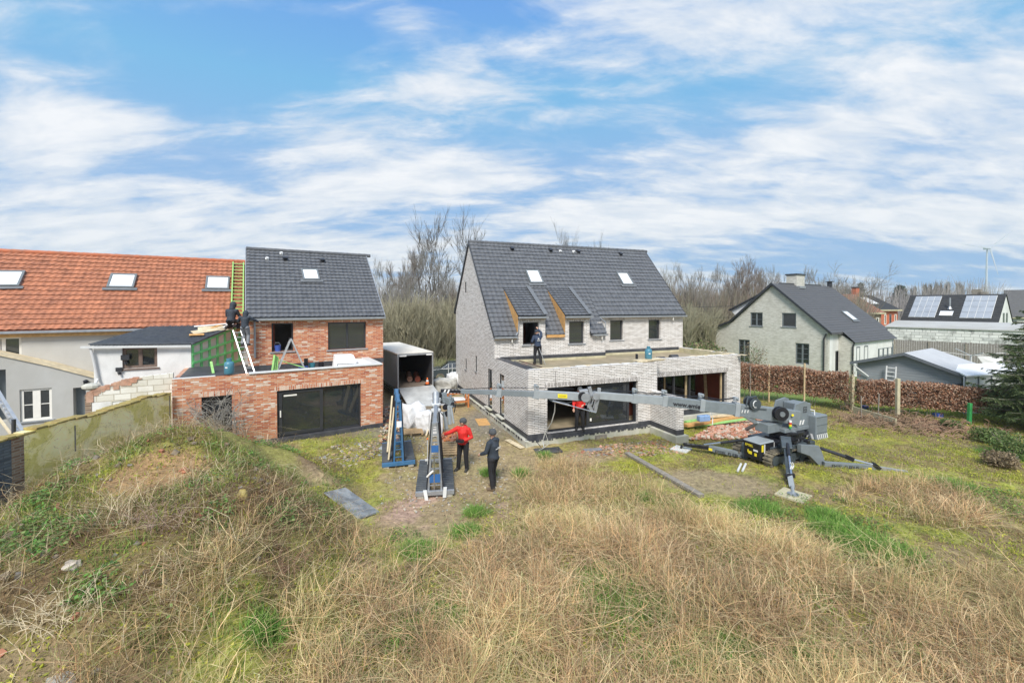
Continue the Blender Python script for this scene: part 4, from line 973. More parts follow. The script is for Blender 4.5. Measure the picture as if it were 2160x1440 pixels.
pl = [BH.fb(px, py, BB - .006) for px, py in ((186, 850), (234, 846), (234, 900), (186, 915))]
mb = MB(); mb.prism(pl, (0, .004, 0)); mb.build('plaster', M['white_paint'], bw)
window(bw, front(BB), *ww, rec=.02, fw=.09, frame='white_paint', mulls=((ww[0] + ww[1]) / 2,))
mb = MB(); p = BH.fb(195, 806, BB + .3)
mb.box(tp[0].x - .03, tp[0].x + .12, BB - .02, BB + 1.2, 0, tp[0].z - .05); mb.build('return_wall', M['old_brick'], bw)
mb = MB(); p = BH.fb(192, 815, BB + .1); mb.ball(p, .2, 10, (1.2, 1, .6)); mb.build('moss_cap', M['concrete_plinth'], bw)

m, t = newmat('yellow_plaster')
tc = t.add('ShaderNodeTexCoord').outputs['Object']; xx, yy, zz = t.sep(tc)
v1 = t.comb(yy, zz, 0.0)
big = t.noise(v1, 1.1, 7, .68, .5); fine = t.noise(v1, 5, 8, .72, .3); strk = t.noise(t.scale(v1, (3.2, .5, 1)), 1.6, 6, .7)
c = t.ramp(big, [(.24, (.50, .46, .33)), (.33, (.80, .74, .46)), (.44, (.70, .65, .26)), (.50, (.92, .86, .56)), (.60, (.97, .93, .74)), (.72, (.80, .74, .38))])
c = t.mix(t.math('MULTIPLY', t.ramp(strk, [(.54, 0), (.72, 1)]), .35), c, (.52, .50, .17))
c = t.mix(t.ramp(t.math('ABSOLUTE', t.math('SUBTRACT', t.noise(v1, 1.9, 8, .6, 1.2), .5)), [(0, .6), (.004, .3), (.010, 0)]), c, (.12, .10, .07))
c = t.mix(t.math('MULTIPLY', t.ramp(fine, [(.32, 1), (.40, 0)]), .45), c, (.26, .22, .12))
c = t.mix(1.0, c, (1.12, 1.02, .74), 'MULTIPLY'); t.put(t.b.inputs['Base Color'], c); t.put(t.b.inputs['Roughness'], .92)
bn = t.add('ShaderNodeBump', inp={'Strength': .8, 'Distance': .03, 'Height': t.math('ADD', big, t.math('MULTIPLY', fine, .6))}); t.l.new(bn.outputs[0], t.b.inputs['Normal'])
yw = empty('boundary_wall', (-11.1, 9.15, 0), 0, 'low yellowed plaster garden wall with mossy capping behind the spoil heap', 'wall')
def YP(u, d, z): return Vector((-.0673 * u - d, u, z))      # u metres along +Y
ztop = lambda u: 2.56 + .03 * math.sin(u * 2.1) + .02 * math.sin(u * 5.3)
tops = [(u, ztop(u)) for u in np.arange(.42, 4.9, .28)] + [(4.95, 2.56)]
mb = MB(); poly_wall(mb, YP, .24, tops, 0); mb.build('plaster_wall', M['yellow_plaster'], yw, uv=False)
mb = MB(); poly_wall(mb, YP, .26, [(.16, 2.56), (.418, 2.56)], 0); mb.build('brown_pier', M['old_brick'], yw)
mb = MB(); poly_wall(mb, YP, .24, [(-4.0, 2.5), (.158, 2.53)], 0); mb.build('dark_brickwork', M['dark_brick'], yw)
plain('mossy_cap', (.36, .29, .10), .9, var=.35, scale=7, dirt=(.22, .13, .05), dirtamt=.7, bump=.5)
mb = MB(); u = -4.0; random.seed(12)
while u < 4.9:
    L_ = random.uniform(.18, .42); zt_ = (ztop(u) if u > .4 else 2.53); w0 = random.uniform(-.05, -.01)
    mb.mbox(YP, u, min(4.94, u + L_ - .012), w0, .3, zt_ + .001, zt_ + random.uniform(.035, .065)); u += L_
mb.build('capping', M['mossy_cap'], yw, bevel=.012)
mb = MB()
for u, z0_, z1_ in ((1.6, 1.75, 2.42), (4.86, .9, 2.5)): mb.mbox(YP, u, u + .035, -.006, .002, z0_, z1_)
mb.build('crack', M['grey_timber'], yw)
# ------------------------------------------------------------ grey brick house beyond the hedge
GH = Frame(20.2, 42.0, 31.5)       # local: a to the back right (along its ridge), b to the back left; its gable faces -a
GW = -10.0                         # b runs from 0 (left corner) down to GW (right corner)
gh_ = fempty('gable_house', GH, 'grey brick house with dark roof and broad chimney behind the copper hedge', 'house')
def gp(px, py): return GH.fa(px, py, 0)
le, ap, ri = gp(1510, 692), gp(1630, 599), gp(1747, 696)
kn = gp(1545, 677)
GW = ri.y
ops_ = [(gp(x1, y1).y, gp(x0, y1).y, gp((x0 + x1) / 2, y1).z, gp((x0 + x1) / 2, y0).z) for x0, x1, y0, y1 in ((1582, 1608.5, 659, 688), (1648.5, 1679, 660, 690), (1557, 1581, 716, 765), (1677, 1706.5, 724, 768))]
mb = MB(); poly_wall(mb, left(0), .3, [(ri.y, ri.z), (ap.y, ap.z - .1), (kn.y, kn.z - .1), (le.y, le.z)], -.3, ops_)
mb.build('wall', M['grey_brick'], gh_)
L1 = GH.fb(1752, 604, ap.y).x
mb = MB(); fo = [(1762, 1778, 740, 765), (1786, 1796, 732, 765)]
fops = [tuple([min(GH.fb(x0, y0, ri.y).x, GH.fb(x1, y0, ri.y).x), max(GH.fb(x0, y0, ri.y).x, GH.fb(x1, y0, ri.y).x), -.2, GH.fb(x0, y0, ri.y).z]) for x0, x1, y0, y1 in fo]
poly_wall(mb, lambda u, d, z: Vector((u, ri.y + .002 + d, z)), .3, [(.302, ri.z - .05), (L1, ri.z - .05)], -.3, [f_ for f_ in fops if f_[1] > f_[0] + .05])
mb.box(.3, L1, le.y - .3, le.y, -.3, le.z - .1)
mb.prism([(L1 - .3, ri.y + .4, -.3), (L1 - .3, le.y, -.3), (L1 - .3, le.y, le.z - .2), (L1 - .3, ap.y, ap.z - .3), (L1 - .3, ri.y + .4, ri.z - .2)], (.25, 0, 0))
# low porch wing towards the viewer
pz = GH.fb(1840, 707, ri.y - 2.2); p0 = GH.fb(1800, 700, ri.y - .05)
PD = 1.0; PA0 = GH.fb(1800, 700, ri.y - PD).x; PA_ = GH.fb(1893, 705, ri.y - PD - .2).x; PZ_ = ri.z - .22 - (ap.z + .05 - ri.z + .22) / (ap.y - ri.y + .35) * (PD - .15)

mb.build('side_wall', M['white_paint'], gh_)
mb = MB(); mb.prism([(PA0, ri.y - .004, -.3), (PA0, ri.y - PD, -.3), (PA0, ri.y - PD, PZ_ - .02), (PA0, ri.y - .004, ri.z - .3)], (.2, 0, 0)); mb.build('porch_wall', M['grey_brick'], gh_)
for i, (u0, u1, z0, z1) in enumerate(((PA0 + .6, PA0 + 1.3, .2, PZ_ - .4), (PA0 + 2.1, PA0 + 2.9, .2, PZ_ - .4))):
    window(gh_, lambda u, d, z: Vector((u, ri.y - PD + d, z)), u0, u1, z0, z1, rec=-.02, fw=.09, frame='grey_frame', sill=False)
mb = MB(); mb.box(PA0 + .201, PA_ - .2, ri.y - PD, ri.y - PD + .2, -.3, PZ_ - .02); mb.build('porch_front', M['white_paint'], gh_)
for i, o_ in enumerate(ops_):
    mid = (o_[0] + o_[1]) / 2
    window(gh_, left(0), o_[0], o_[1], max(o_[2], 0), o_[3], rec=.08, fw=.10, frame='grey_frame', mulls=(mid,) if i != 1 else (), bars=[o_[2] + (o_[3] - o_[2]) * k_ for k_ in ((.5,) if i == 0 else () if i == 1 else (.25, .5, .75))], sill=i < 2, sillmat='grey_frame')
for f_ in fops:
    if f_[1] > f_[0] + .05: window(gh_, lambda u, d, z: Vector((u, ri.y + d, z)), f_[0], f_[1], 0, f_[3], rec=.05, fw=.09, frame='grey_frame', sill=False)
def slab(mb, pts, th=.12): mb.prism([Vector(p) for p in pts], (0, 0, -th))
RG = 8.6      # ridge length
ap2 = GH.fb(1752, 604, ap.y)
Rl = ap2.x
def courses(mb, a0, a1, p, q, n, lift=.035):
    """flat tile courses from the eave line p=(b,z) to the ridge q=(b,z)"""
    for i in range(n):
        f0, f1 = i / n, (i + 1.03) / n
        b0_, z0_, b1_, z1_ = p[0] + (q[0] - p[0]) * f0, p[1] + (q[1] - p[1]) * f0, p[0] + (q[0] - p[0]) * min(1, f1), p[1] + (q[1] - p[1]) * min(1, f1)
        mb.quad((a0, b0_, z0_ + lift), (a1, b0_, z0_ + lift), (a1, b1_, z1_ + .004), (a0, b1_, z1_ + .004)); mb.quad((a0, b0_, z0_ - .01), (a1, b0_, z0_ - .01), (a1, b0_, z0_ + lift), (a0, b0_, z0_ + lift))
ev = (ri.y - .35, ri.z - .22); kr = (ap.z + .05 - ev[1]) / (ap.y - ev[0])
ap2_ = GH.fb(1752, 604, ap.y); Rl = ap2_.x; L1 = Rl
mb = MB(); courses(mb, -.25, Rl, ev, (ap.y, ap.z + .05), 22)
k2 = (ri.y - PD - .2, PZ_ - .05)
courses(mb, PA0 - .15, PA_, k2, (ri.y - .3, ri.z - .14), 5)
roof = mb.build('roof', M['far_tile'], gh_)
mb = MB()
for a0_, a1_ in ((-.2, Rl - .05),):
    mb.prism([(a0_, ev[0], ev[1] - .14), (a0_, ev[0], ev[1] - .02), (a0_, ap.y, ap.z + .03), (a0_, kn.y + .2, kn.z - .02), (a0_, le.y + .4, le.z - .06), (a0_, le.y + .4, le.z - .18), (a0_, kn.y + .2, kn.z - .16), (a0_, ap.y, ap.z - .12)], (a1_ - a0_, 0, 0))
mb.build('roof_deck', M['far_tile'], roof)
mb = MB(); mb.prism([(-.29, ev[0], ev[1] - .17), (-.29, ev[0], ev[1] + .03), (-.29, ap.y, ap.z + .13), (-.29, kn.y + .2, kn.z + .02), (-.29, le.y + .45, le.z - .03), (-.29, le.y + .45, le.z - .2), (-.29, kn.y + .2, kn.z - .16), (-.29, ap.y, ap.z - .1)], (.05, 0, 0)); mb.build('verge', M['anthracite'], roof)
kz = GH.fa(1542, 655, 1.5)
mb = MB(); mb.prism([(1.5, kn.y + .1, kn.z), (1.5, kz.y, kz.z), (1.5, ap.y + .4, ap.z + .1), (1.5, ap.y, ap.z - .2)], (.2, 0, 0)); mb.build('dormer_wall', M['white_paint'], gh_)
mb = MB(); mb.prism([(1.2, kz.y + .1, kz.z - .02), (1.2, kz.y + .1, kz.z + .1), (1.2, ap.y, ap.z + .16), (1.2, ap.y, ap.z + .06)], (8, 0, 0)); mb.build('dormer_roof', M['anthracite'], roof)
c_ = GH.fb(1679, 600, ap.y + .2); cz = GH.fb(1679, 578, ap.y + .2).z
mb = MB(); mb.box(c_.x - .75, c_.x + .75, ap.y - .2, ap.y + .7, ap.z - .5, cz - .12); ch = mb.build('chimney', M['grey_brick'], gh_)
mb = MB(); mb.box(c_.x - .82, c_.x + .82, ap.y - .27, ap.y + .77, cz - .12, cz); mb.build('chimney_cap', M['anthracite'], ch)
mb = MB(); mb.box(c_.x - .8, c_.x + .3, ap.y - .5, ap.y - .21, ap.z - .3, ap.z - .1); mb.build('flashing', M['zinc'], ch)
ND3 = Vector((0, -kr, 1)).normalized()
nW = GH.B * kr - Vector((0, 0, 1))
rooflight(gh_, [GH.loc(onplane(px, py, GH.w(0, ev[0], ev[1] + .04), nW)) for px, py in ((1777, 657.5), (1787, 657.5), (1807.5, 675.5), (1795, 676))], ND3)
mb = MB(); gq = [GH.w(0, 0)]
mb.tube([(-.1, ri.y + .1, ri.z - .3), (-.1, ri.y + .25, ri.z - .7), (-.1, ri.y + .25, .0)], .06, 8); mb.tube([(PA0 - .05, ri.y - PD - .1, PZ_), (PA0 - .05, ri.y - PD, PZ_ - .4), (PA0 - .05, ri.y - PD, 0)], .06, 8)
mb.each('downpipe', M['anthracite'], gh_)
mb = MB(); s0 = GH.fb(1770, 612, ap.y); mb.cyl((Rl - .2, ap.y, ap.z), (Rl - .2, ap.y, ap.z + .5), .22, 10); mb.box(Rl - .5, Rl + .1, ap.y - .3, ap.y + .3, ap.z + .5, ap.z + .56); mb.build('chimney_pot', M['anthracite'], gh_)
# garden pergola by the porch
pg = empty('garden_gate', GH.w(2.6, ri.y - 2.4, 0), GH.th, 'grey trellis garden gate with arched panels by the white house wall', 'gate')
mb = MB()
for i in range(4): mb.box(i * .9 - .04, i * .9 + .04, -.04, .04, 0, 2.1)
for i in range(3):
    for z_ in (.9, 1.5, 2.05): mb.box(i * .9 + .04, i * .9 + .86, -.02, .02, z_, z_ + .05)
mb.build('post', M['grey_frame'], pg)

# ------------------------------------------------------------ grey garden shed with pale roof
a0p = at(1806, 762, 25.8)
SF = Frame(a0p.x, a0p.y, -58)
sh = fempty('garden_shed', SF, 'grey boarded garden shed with pale shallow roof behind the copper hedge', 'shed')
A0, A1, A2 = SF.fb(1808, 763, 0), SF.fb(1911, 746, 0), SF.fb(2028, 789, 0)
m, t = newmat('boarding'); tc = t.add('ShaderNodeTexCoord').outputs['Object']; xx, yy, zz = t.sep(tc)
fr_ = t.math('FRACT', t.math('MULTIPLY', zz, 6.5)); gap = t.ramp(fr_, [(0, .55), (.06, .8), (.12, 1), (1, .92)])
c = t.mix(1.0, t.ramp(t.noise(t.scale(tc, (.6, 1, 9)), 2, 5), [(.3, (.23, .25, .27)), (.7, (.32, .34, .36))]), gap, 'MULTIPLY')
t.put(t.b.inputs['Base Color'], c); t.put(t.b.inputs['Roughness'], .7)
mb = MB(); poly_wall(mb, front(0), .15, [(A0.x, A0.z), (A1.x, A1.z), (A2.x, A2.z)], -.1); mb.box(A2.x - .1, A2.x, .152, 4.0, -.1, A2.z); mb.box(A0.x, A0.x + .1, .152, 4.0, -.1, A0.z)
mb.build('wall', m, sh, uv=False)
D2 = 4.6
mb = MB()
for p, q_ in ((A0, A1), (A1, A2)):
    d_ = (q_ - p).normalized(); p = p - d_ * (.25 if p is A0 else 0); q_ = q_ + d_ * (.25 if q_ is A2 else 0); 
    mb.hexa([(p.x, -.3, p.z + .02), (q_.x, -.3, q_.z + .02), (q_.x, D2, q_.z + .02), (p.x, D2, p.z + .02), (p.x, -.3, p.z + .08), (q_.x, -.3, q_.z + .08), (q_.x, D2, q_.z + .08), (p.x, D2, p.z + .08)])
mb.build('roof', M['shed_roof'], sh)
mb = MB()
for p, q_ in ((A0, A1), (A1, A2)):
    d_ = (q_ - p).normalized(); p = p - d_ * (.27 if p is A0 else 0); q_ = q_ + d_ * (.27 if q_ is A2 else 0)
    mb.hexa([(p.x, -.34, p.z - .08), (q_.x, -.34, q_.z - .08), (q_.x, -.305, q_.z - .08), (p.x, -.305, p.z - .08), (p.x, -.34, p.z + .09), (q_.x, -.34, q_.z + .09), (q_.x, -.305, q_.z + .09), (p.x, -.305, p.z + .09)])
mb.build('barge_board', M['siding_grey'], sh)
mb = MB(); mb.box(A2.x + .22, A2.x + .34, -.3, D2, A2.z - .14, A2.z - .02); mb.tube([(A2.x + .28, -.25, A2.z - .1), (A2.x + .2, -.2, A2.z - .4), (A2.x - .9, -.1, A2.z - 1.0)], .05, 8); mb.build('gutter', M['anthracite'], sh)
mb = MB(); mb.tube([(A0.x - .2, -.25, A0.z - .1), (A0.x + .6, -.1, A0.z - .8)], .04, 8); mb.build('downpipe', M['pipe_white'], sh)
lp = SF.fb(1878, 786, -.2)
def ladder(name, p, q, w_, n, mat, label, group=None, side=None, rad=.03, parent=None, cat='ladder'):
    p, q = Vector(p), Vector(q); d = (q - p).normalized(); sd = Vector(side).normalized() if side is not None else d.cross(Vector((0, 0, 1))).normalized()
    e = empty(name, p, 0, label, cat, group); q2 = q - p
    for s_ in (-1, 1):
        mb = MB(); mb.bar(sd * s_ * w_ / 2, q2 + sd * s_ * w_ / 2, rad * 1.3, rad * 2.2, up=sd.cross(d)); mb.build('rail', M[mat], e)
    mb = MB()
    for i in range(n): c = q2 * ((i + .6) / n); mb.cyl(c - sd * w_ / 2, c + sd * w_ / 2, rad * .55, 6)
    mb.each('rung', M[mat], e); return e
lb, lt = SF.w(lp.x, -.22, .3), SF.w(lp.x + .05, -.2, SF.fb(1878, 772, -.2).z)
ladder('ladder', lb, lt, .42, 7, 'white_plastic', 'short white ladder leaning on the grey shed wall', side=SF.A, rad=.035)
# white panel wall and lean-to roof right of the shed
WP = at(2036, 790, 21.3)
wp = empty('panel_wall', (WP.x, WP.y, 0), R(14), 'white panel wall right of the grey shed, partly behind the spruce', 'wall')
mb = MB()
for i in range(7): mb.box(i * .95 + .01, i * .95 + .94, 0, .08, -.1, WP.z - .12)
mb.build('panel', M['panel_white'], wp)
mb = MB()
for i in range(8): mb.box(i * .95 - .035, i * .95 + .03, -.03, -.002, -.1, WP.z - .08)
mb.build('post', M['siding_grey'], wp)
mb = MB(); mb.hexa([(-.1, -.1, WP.z - .1), (7, -.1, WP.z - .1), (8.4, 1.7, WP.z + .12), (1.5, 1.7, WP.z + .12), (-.1, -.1, WP.z - .03), (7, -.1, WP.z - .03), (8.4, 1.7, WP.z + .2), (1.5, 1.7, WP.z + .2)]); mb.build('canopy', M['white_plastic'], wp)

# ------------------------------------------------------------ buildings further right
def simple_box_house(): pass
f0, f1 = at(1885, 700, 46), at(2150, 702, 39)
wl_ = empty('garage_wall', (f0.x - 1.0, f0.y, 0), math.atan2(f1.y - f0.y, f1.x - f0.x), 'long stained white block garage wall behind the grey fence', 'wall')
LW = (Vector((f1.x, f1.y, 0)) - Vector((f0.x, f0.y, 0))).length + 14
mb = MB(); mb.box(0, LW, 0, .3, -.5, at(1900, 690, 46).z); mb.build('masonry', M['painted_block'], wl_)
zt_ = at(1900, 690, 46).z; mb = MB(); mb.hexa([(0, -.1, zt_), (LW, -.1, zt_), (LW, 5, zt_ + .55), (0, 5, zt_ + .55), (0, -.1, zt_ + .1), (LW, -.1, zt_ + .1), (LW, 5, zt_ + .65), (0, 5, zt_ + .65)]); mb.build('roof', M['grey_render'], wl_)
f0, f1 = at(1885, 722, 38), at(2138, 722, 33)
fe = empty('board_fence', (f0.x, f0.y, 0), math.atan2(f1.y - f0.y, f1.x - f0.x), 'tall weathered vertical board fence in front of the white garage wall', 'fence')
LW = (f1 - f0).length; zt_ = at(2000, 720, 36).z; mb = MB(); random.seed(21); u = 0
while u < LW: mb.box(u, u + .135, 0, .03, -.3, zt_ + random.uniform(-.03, .03)); u += .15
mb.build('boards', M['weathered_fence'], fe)
mb = MB()
for i in range(int(LW / 2.2) + 1): mb.box(i * 2.2, i * 2.2 + .12, -.08, -.002, -.3, zt_ - .05)
mb.build('post', M['grey_timber'], fe)
# house with solar panels
pA, pB, pC, pD = at(1903, 677, 66), at(2105, 679, 57.5), at(2119, 620, 59.7), at(1922, 624, 68.2)
so_ = empty('solar_house', (pA.x, pA.y, 0), math.atan2(pB.y - pA.y, pB.x - pA.x), 'black tiled house carrying two solar arrays at the far right', 'house')
MI = (Matrix.Translation(so_.location) @ Matrix.Rotation(so_.rotation_euler[2], 4, 'Z')).inverted()
a_, b_, c_, d_ = [MI @ p for p in (pA, pB, pC, pD)]; z0_, z1_ = (a_.z + b_.z) / 2, (c_.z + d_.z) / 2; Lh = b_.x; dp_ = 4.1
mb = MB(); mb.prism([(0, .2, 0), (0, .2, z0_), (0, dp_, z1_ - .1), (0, dp_ * 2, z0_), (0, dp_ * 2, 0)], (Lh, 0, 0)); mb.build('wall', M['white_paint'], so_)
mb = MB(); courses(mb, -.2, Lh + .1, (-.1, z0_), (dp_, z1_ + .05), 16, .05); mb.quad((-.2, dp_, z1_ + .05), (Lh + .1, dp_, z1_ + .05), (Lh + .1, dp_ * 2 + .3, z0_ - .1), (-.2, dp_ * 2 + .3, z0_ - .1)); ro = mb.build('roof', M['far_tile_black'], so_)
nS = (Vector((0, dp_ + .1, z1_ - z0_ + .05))).normalized(); nn = Vector((0, -nS.z, nS.y))
def SS(u, v, h=0.0): return Vector((u, -.1, z0_)) + nS * v + nn * h
Lv = Vector((0, dp_ + .1, z1_ - z0_ + .05)).length
for (u0, u1) in ((.06, .36), (.62, .93)):
    mb = MB(); nx_, ny_ = 4, 4; ua, ub = Lh * u0, Lh * u1; va, vb = Lv * .12, Lv * .93
    for i in range(nx_):
        for j in range(ny_):
            x0, x1 = ua + (ub - ua) * i / nx_ + .03, ua + (ub - ua) * (i + 1) / nx_ - .03; y0, y1 = va + (vb - va) * j / ny_ + .03, va + (vb - va) * (j + 1) / ny_ - .03
            mb.hexa([SS(x0, y0, .1), SS(x1, y0, .1), SS(x1, y1, .1), SS(x0, y1, .1), SS(x0, y0, .14), SS(x1, y0, .14), SS(x1, y1, .14), SS(x0, y1, .14)])
    mb.build('solar_panel', M['solar'], so_)
    mb = MB(); mb.hexa([SS(ua, va, .07), SS(ub, va, .07), SS(ub, vb, .07), SS(ua, vb, .07), SS(ua, va, .095), SS(ub, va, .095), SS(ub, vb, .095), SS(ua, vb, .095)]); mb.build('panel_frame', M['white_mark'], so_)
u = Lh * .49; mb = MB(); mb.cyl(SS(u, Lv * .45), SS(u, Lv * .45) + Vector((0, 0, 1.7)), .1, 8); mb.cyl(SS(u, Lv * .45), SS(u, Lv * .45) + Vector((0, 0, .4)), .3, 8, .12); mb.build('flue', M['zinc'], so_)
mb = MB(); mb.hexa([SS(u - .9, Lv * .2, .08), SS(u + .5, Lv * .2, .08), SS(u + .5, Lv * .36, .08), SS(u - .9, Lv * .36, .08), SS(u - .9, Lv * .2, .12), SS(u + .5, Lv * .2, .12), SS(u + .5, Lv * .36, .12), SS(u - .9, Lv * .36, .12)]); mb.build('roof_window', M['rooflight_glass'], so_)
mb = MB(); mb.box(Lh * .66, Lh * .66 + .9, dp_ + .3, dp_ + 1.1, z1_ - .5, z1_ + .8); mb.box(Lh * .72, Lh * .72 + .9, dp_ + .3, dp_ + 1.1, z1_ - .5, z1_ + .4); mb.build('chimney', M['grey_timber'], so_)
for uu in (2.6, 4.4):
    window(so_, lambda u, d, z: Vector((Lh + .02 - d, u, z)), uu, uu + .8, z0_ - .1, z0_ + 1.3, rec=-.03, fw=.08, frame='grey_frame', sill=False)
def far_house(name, pa, pb, ya, yb, zr_px, label, wallm, roofm, depth=7.0, chim=None, lights=(), ridge_px=None):
    a_, b_ = at(pa[0], pa[1], ya), at(pb[0], pb[1], yb); e = empty(name, (a_.x, a_.y, 0), math.atan2(b_.y - a_.y, b_.x - a_.x), label, 'house')
    L_ = math.hypot(b_.x - a_.x, b_.y - a_.y); ze_ = (a_.z + b_.z) / 2; zr_ = at(pa[0], zr_px, ya + depth * .5).z
    mb = MB(); mb.prism([(0, .2, -.5), (0, .2, ze_), (0, depth / 2, zr_ - .15), (0, depth - .2, ze_), (0, depth - .2, -.5)], (L_, 0, 0)); mb.build('wall', M[wallm], e)
    mb = MB(); courses(mb, -.3, L_ + .3, (-.1, ze_), (depth / 2, zr_), 14, .05); mb.quad((-.3, depth / 2, zr_), (L_ + .3, depth / 2, zr_), (L_ + .3, depth + .1, ze_), (-.3, depth + .1, ze_)); r_ = mb.build('roof', M[roofm], e)
    mb = MB(); mb.box(-.3, L_ + .3, -.25, -.1, ze_ - .2, ze_ + .02); mb.build('fascia', M['parapet_board'], e)
    if chim: mb = MB(); mb.box(L_ * chim, L_ * chim + .8, depth / 2 - .9, depth / 2 - .2, zr_ - 1.3, zr_ + 1.1); c_ = mb.build('chimney', M['far_orange'], e); mb = MB(); mb.box(L_ * chim - .08, L_ * chim + .88, depth / 2 - .98, depth / 2 - .12, zr_ + 1.1, zr_ + 1.25); mb.build('chimney_cap', M['anthracite'], c_)
    nrm = Vector((0, -(zr_ - ze_), depth / 2)).normalized(); upv = Vector((0, depth / 2, zr_ - ze_)).normalized()
    for (f0, f1, g0, g1) in lights:
        Ls_ = Vector((0, depth / 2, zr_ - ze_)).length
        P_ = lambda u, v: Vector((u * L_, -.1, ze_)) + upv * v * Ls_ + nrm * .07
        mb = MB(); mb.prism([P_(f0, g0), P_(f1, g0), P_(f1, g1), P_(f0, g1)], nrm * .04); mb.build('solar_panel', M['panel_white'], e)
    for i in range(4):
        u = L_ * (.12 + .24 * i); window(e, lambda uu, d, z: Vector((uu, .2 + d, z)), u, u + L_ * .09, ze_ - 2.3, ze_ - .7, rec=-.04, fw=.12, frame='white_pvc' if i % 2 else 'grey_frame', sill=False)
    return e
far_house('far_house', (1852, 652), (1897, 654), 64, 66, 622, 'orange brick house with dark solar roof and red chimney', 'far_orange', 'far_tile_black', 8, chim=.05, lights=((-.1, .5, .35, .8),))
far_house('far_house', (1790, 660), (1862, 659), 58, 60, 620, 'red brick house with faded red tiled roof beside the orange one', 'old_brick', 'far_tile_red', 8)
far_house('far_house', (2128, 668), (2215, 672), 96, 92, 612, 'distant grey roofed house behind the solar house', 'cream_render', 'far_tile', 9)
far_house('far_house', (1500, 682), (1540, 680), 90, 93, 640, 'dim brown roofed house half hidden among the bare trees', 'old_brick', 'far_tile_red', 9)
# wind turbine, far off
tb = at(2080, 640, 900); hub = at(2080.5, 524, 900)
wt = empty('wind_turbine', (tb.x, tb.y, -2), 0, 'faint white wind turbine on the horizon at far right', 'wind turbine'); hl = hub - Vector((tb.x, tb.y, -2))
mb = MB(); mb.tube([(0, 0, 0), (0, 0, hl.z)], [2.2, 1.3], 12); mb.build('tower', M['turbine_white'], wt)
mb = MB(); mb.box(-2, 2, -4, 6, hl.z - 2, hl.z + 2); mb.ball((0, -5, hl.z), 2.2, 10); mb.build('nacelle', M['turbine_white'], wt)
for ang in (172, 38, -72):
    L_ = 60; d = Vector((math.cos(R(ang)), 0, math.sin(R(ang)))); mb = MB(); mb.bar(Vector((0, -5.5, hl.z)) + d * 1, Vector((0, -5.5, hl.z)) + d * L_, 3.4, .8, up=(0, 1, 0), wd2=.6, ht2=.3); mb.build('blade', M['turbine_white'], wt)
# washing line behind the shed
p = at(2048, 762, 26); cl_ = empty('washing_line', (p.x, p.y, 0), R(-10), 'rotary washing line with a white cloth behind the shed roof', 'washing line')
mb = MB(); zc = at(2048, 748, 26).z
mb.cyl((0, 0, 0), (0, 0, zc), .04, 8)
for s1, s2 in ((-2.2, .5), (2.0, -.3), (.2, 1.4), (-.3, -1.2)): mb.bar((0, 0, zc - .05), (s1, s2, zc + .25), .03)
mb.build('frame', M['pipe_white'], cl_)
mb = MB(); mb.prism([(.3, 0, zc - .05), (1.6, -.2, zc - .1), (1.4, -.2, zc - .55), (.6, 0, zc - .5)], (0, .02, 0)); mb.build('cloth', M['white_plastic'], cl_)

# ------------------------------------------------------------ the road side beyond the yard
cars = []
def car(name, p, rz, mat, label, L_=4.3, group=None):
    e = empty(name, p, rz, label, 'car', group)
    prof = [(-2.15, .35), (-2.15, .75), (-1.95, .95), (-1.35, 1.02), (-.75, 1.42), (.75, 1.46), (1.55, 1.08), (2.05, .95), (2.15, .7), (2.15, .35)]
    mb = MB()
    n_ = len(prof); ring = []
    for k, (wd, ) in enumerate(((-.82,), (.82,))): ring.append([(x_, wd * (.8 if z_ > 1.1 else 1), z_) for x_, z_ in prof])
    mb.add(ring[0] + ring[1], [tuple(range(n_)), tuple(range(n_, 2 * n_))[::-1]] + [(i, n_ + i, n_ + (i + 1) % n_, (i + 1) % n_) for i in range(n_)])
    mb.build('body', M[mat], e, bevel=.05)
    for s_ in (-1, 1):
        mb = MB(); mb.prism([(-1.2, s_ * .81, 1.03), (-.72, s_ * .70, 1.36), (.68, s_ * .69, 1.40), (1.3, s_ * .80, 1.08)], (0, s_ * .02, 0)); mb.build('side_window', M['window_glass'], e)
    mb = MB(); mb.prism([(-1.36, -.66, 1.045), (-1.36, .66, 1.045), (-.80, .58, 1.41), (-.80, -.58, 1.41)], (-.02, 0, .02)); mb.prism([(1.5, -.66, 1.12), (1.5, .66, 1.12), (.80, .58, 1.45), (.80, -.58, 1.45)], (.02, 0, .02)); mb.build('windscreen', M['window_glass'], e)
    for x_ in (-1.35, 1.35):
        for s_ in (-1, 1):
            mb = MB(); mb.cyl((x_, s_ * .62, .33), (x_, s_ * .86, .33), .33, 18); w_ = mb.build('wheel', M['rubber'], e)
            mb = MB(); mb.cyl((x_, s_ * .861, .33), (x_, s_ * .875, .33), .2, 12); mb.build('rim', M['chrome'], w_)
    for s_ in (-1, 1):
        mb = MB(); mb.box(-2.17, -2.12, s_ * .6 - .14, s_ * .6 + .14, .68, .82); mb.build('headlight', M['chrome'], e)
    return e
p = at(942, 792, 33); car('parked_car', (p.x + .9, p.y, gz(p.x, p.y)), R(8), 'car_paint', 'dark grey parked car beyond the lorry, beside the pale house')
p = at(1458, 722, 44); car('parked_car', (p.x, p.y, .75), R(10), 'car_red', 'red parked car glimpsed right of the pale house')
for i, (px, Y_) in enumerate(((946, 30.5), (954, 30.6))):
    p = at(px, 780, Y_); mb = MB(); mb.cyl((0, 0, 0), (0, 0, 1.5), .03, 8); mb.cyl((0, 0, 1.5), (0, 0, 1.52), .045, 8); o = mb.build('site_post', M['pipe_white'], loc=(p.x, p.y, gz(p.x, p.y))); tag(o, ('thin white pole left of its twin in front of the dark car', 'thin white pole right of its twin in front of the dark car')[i], 'pole', 'white poles by the dark car')
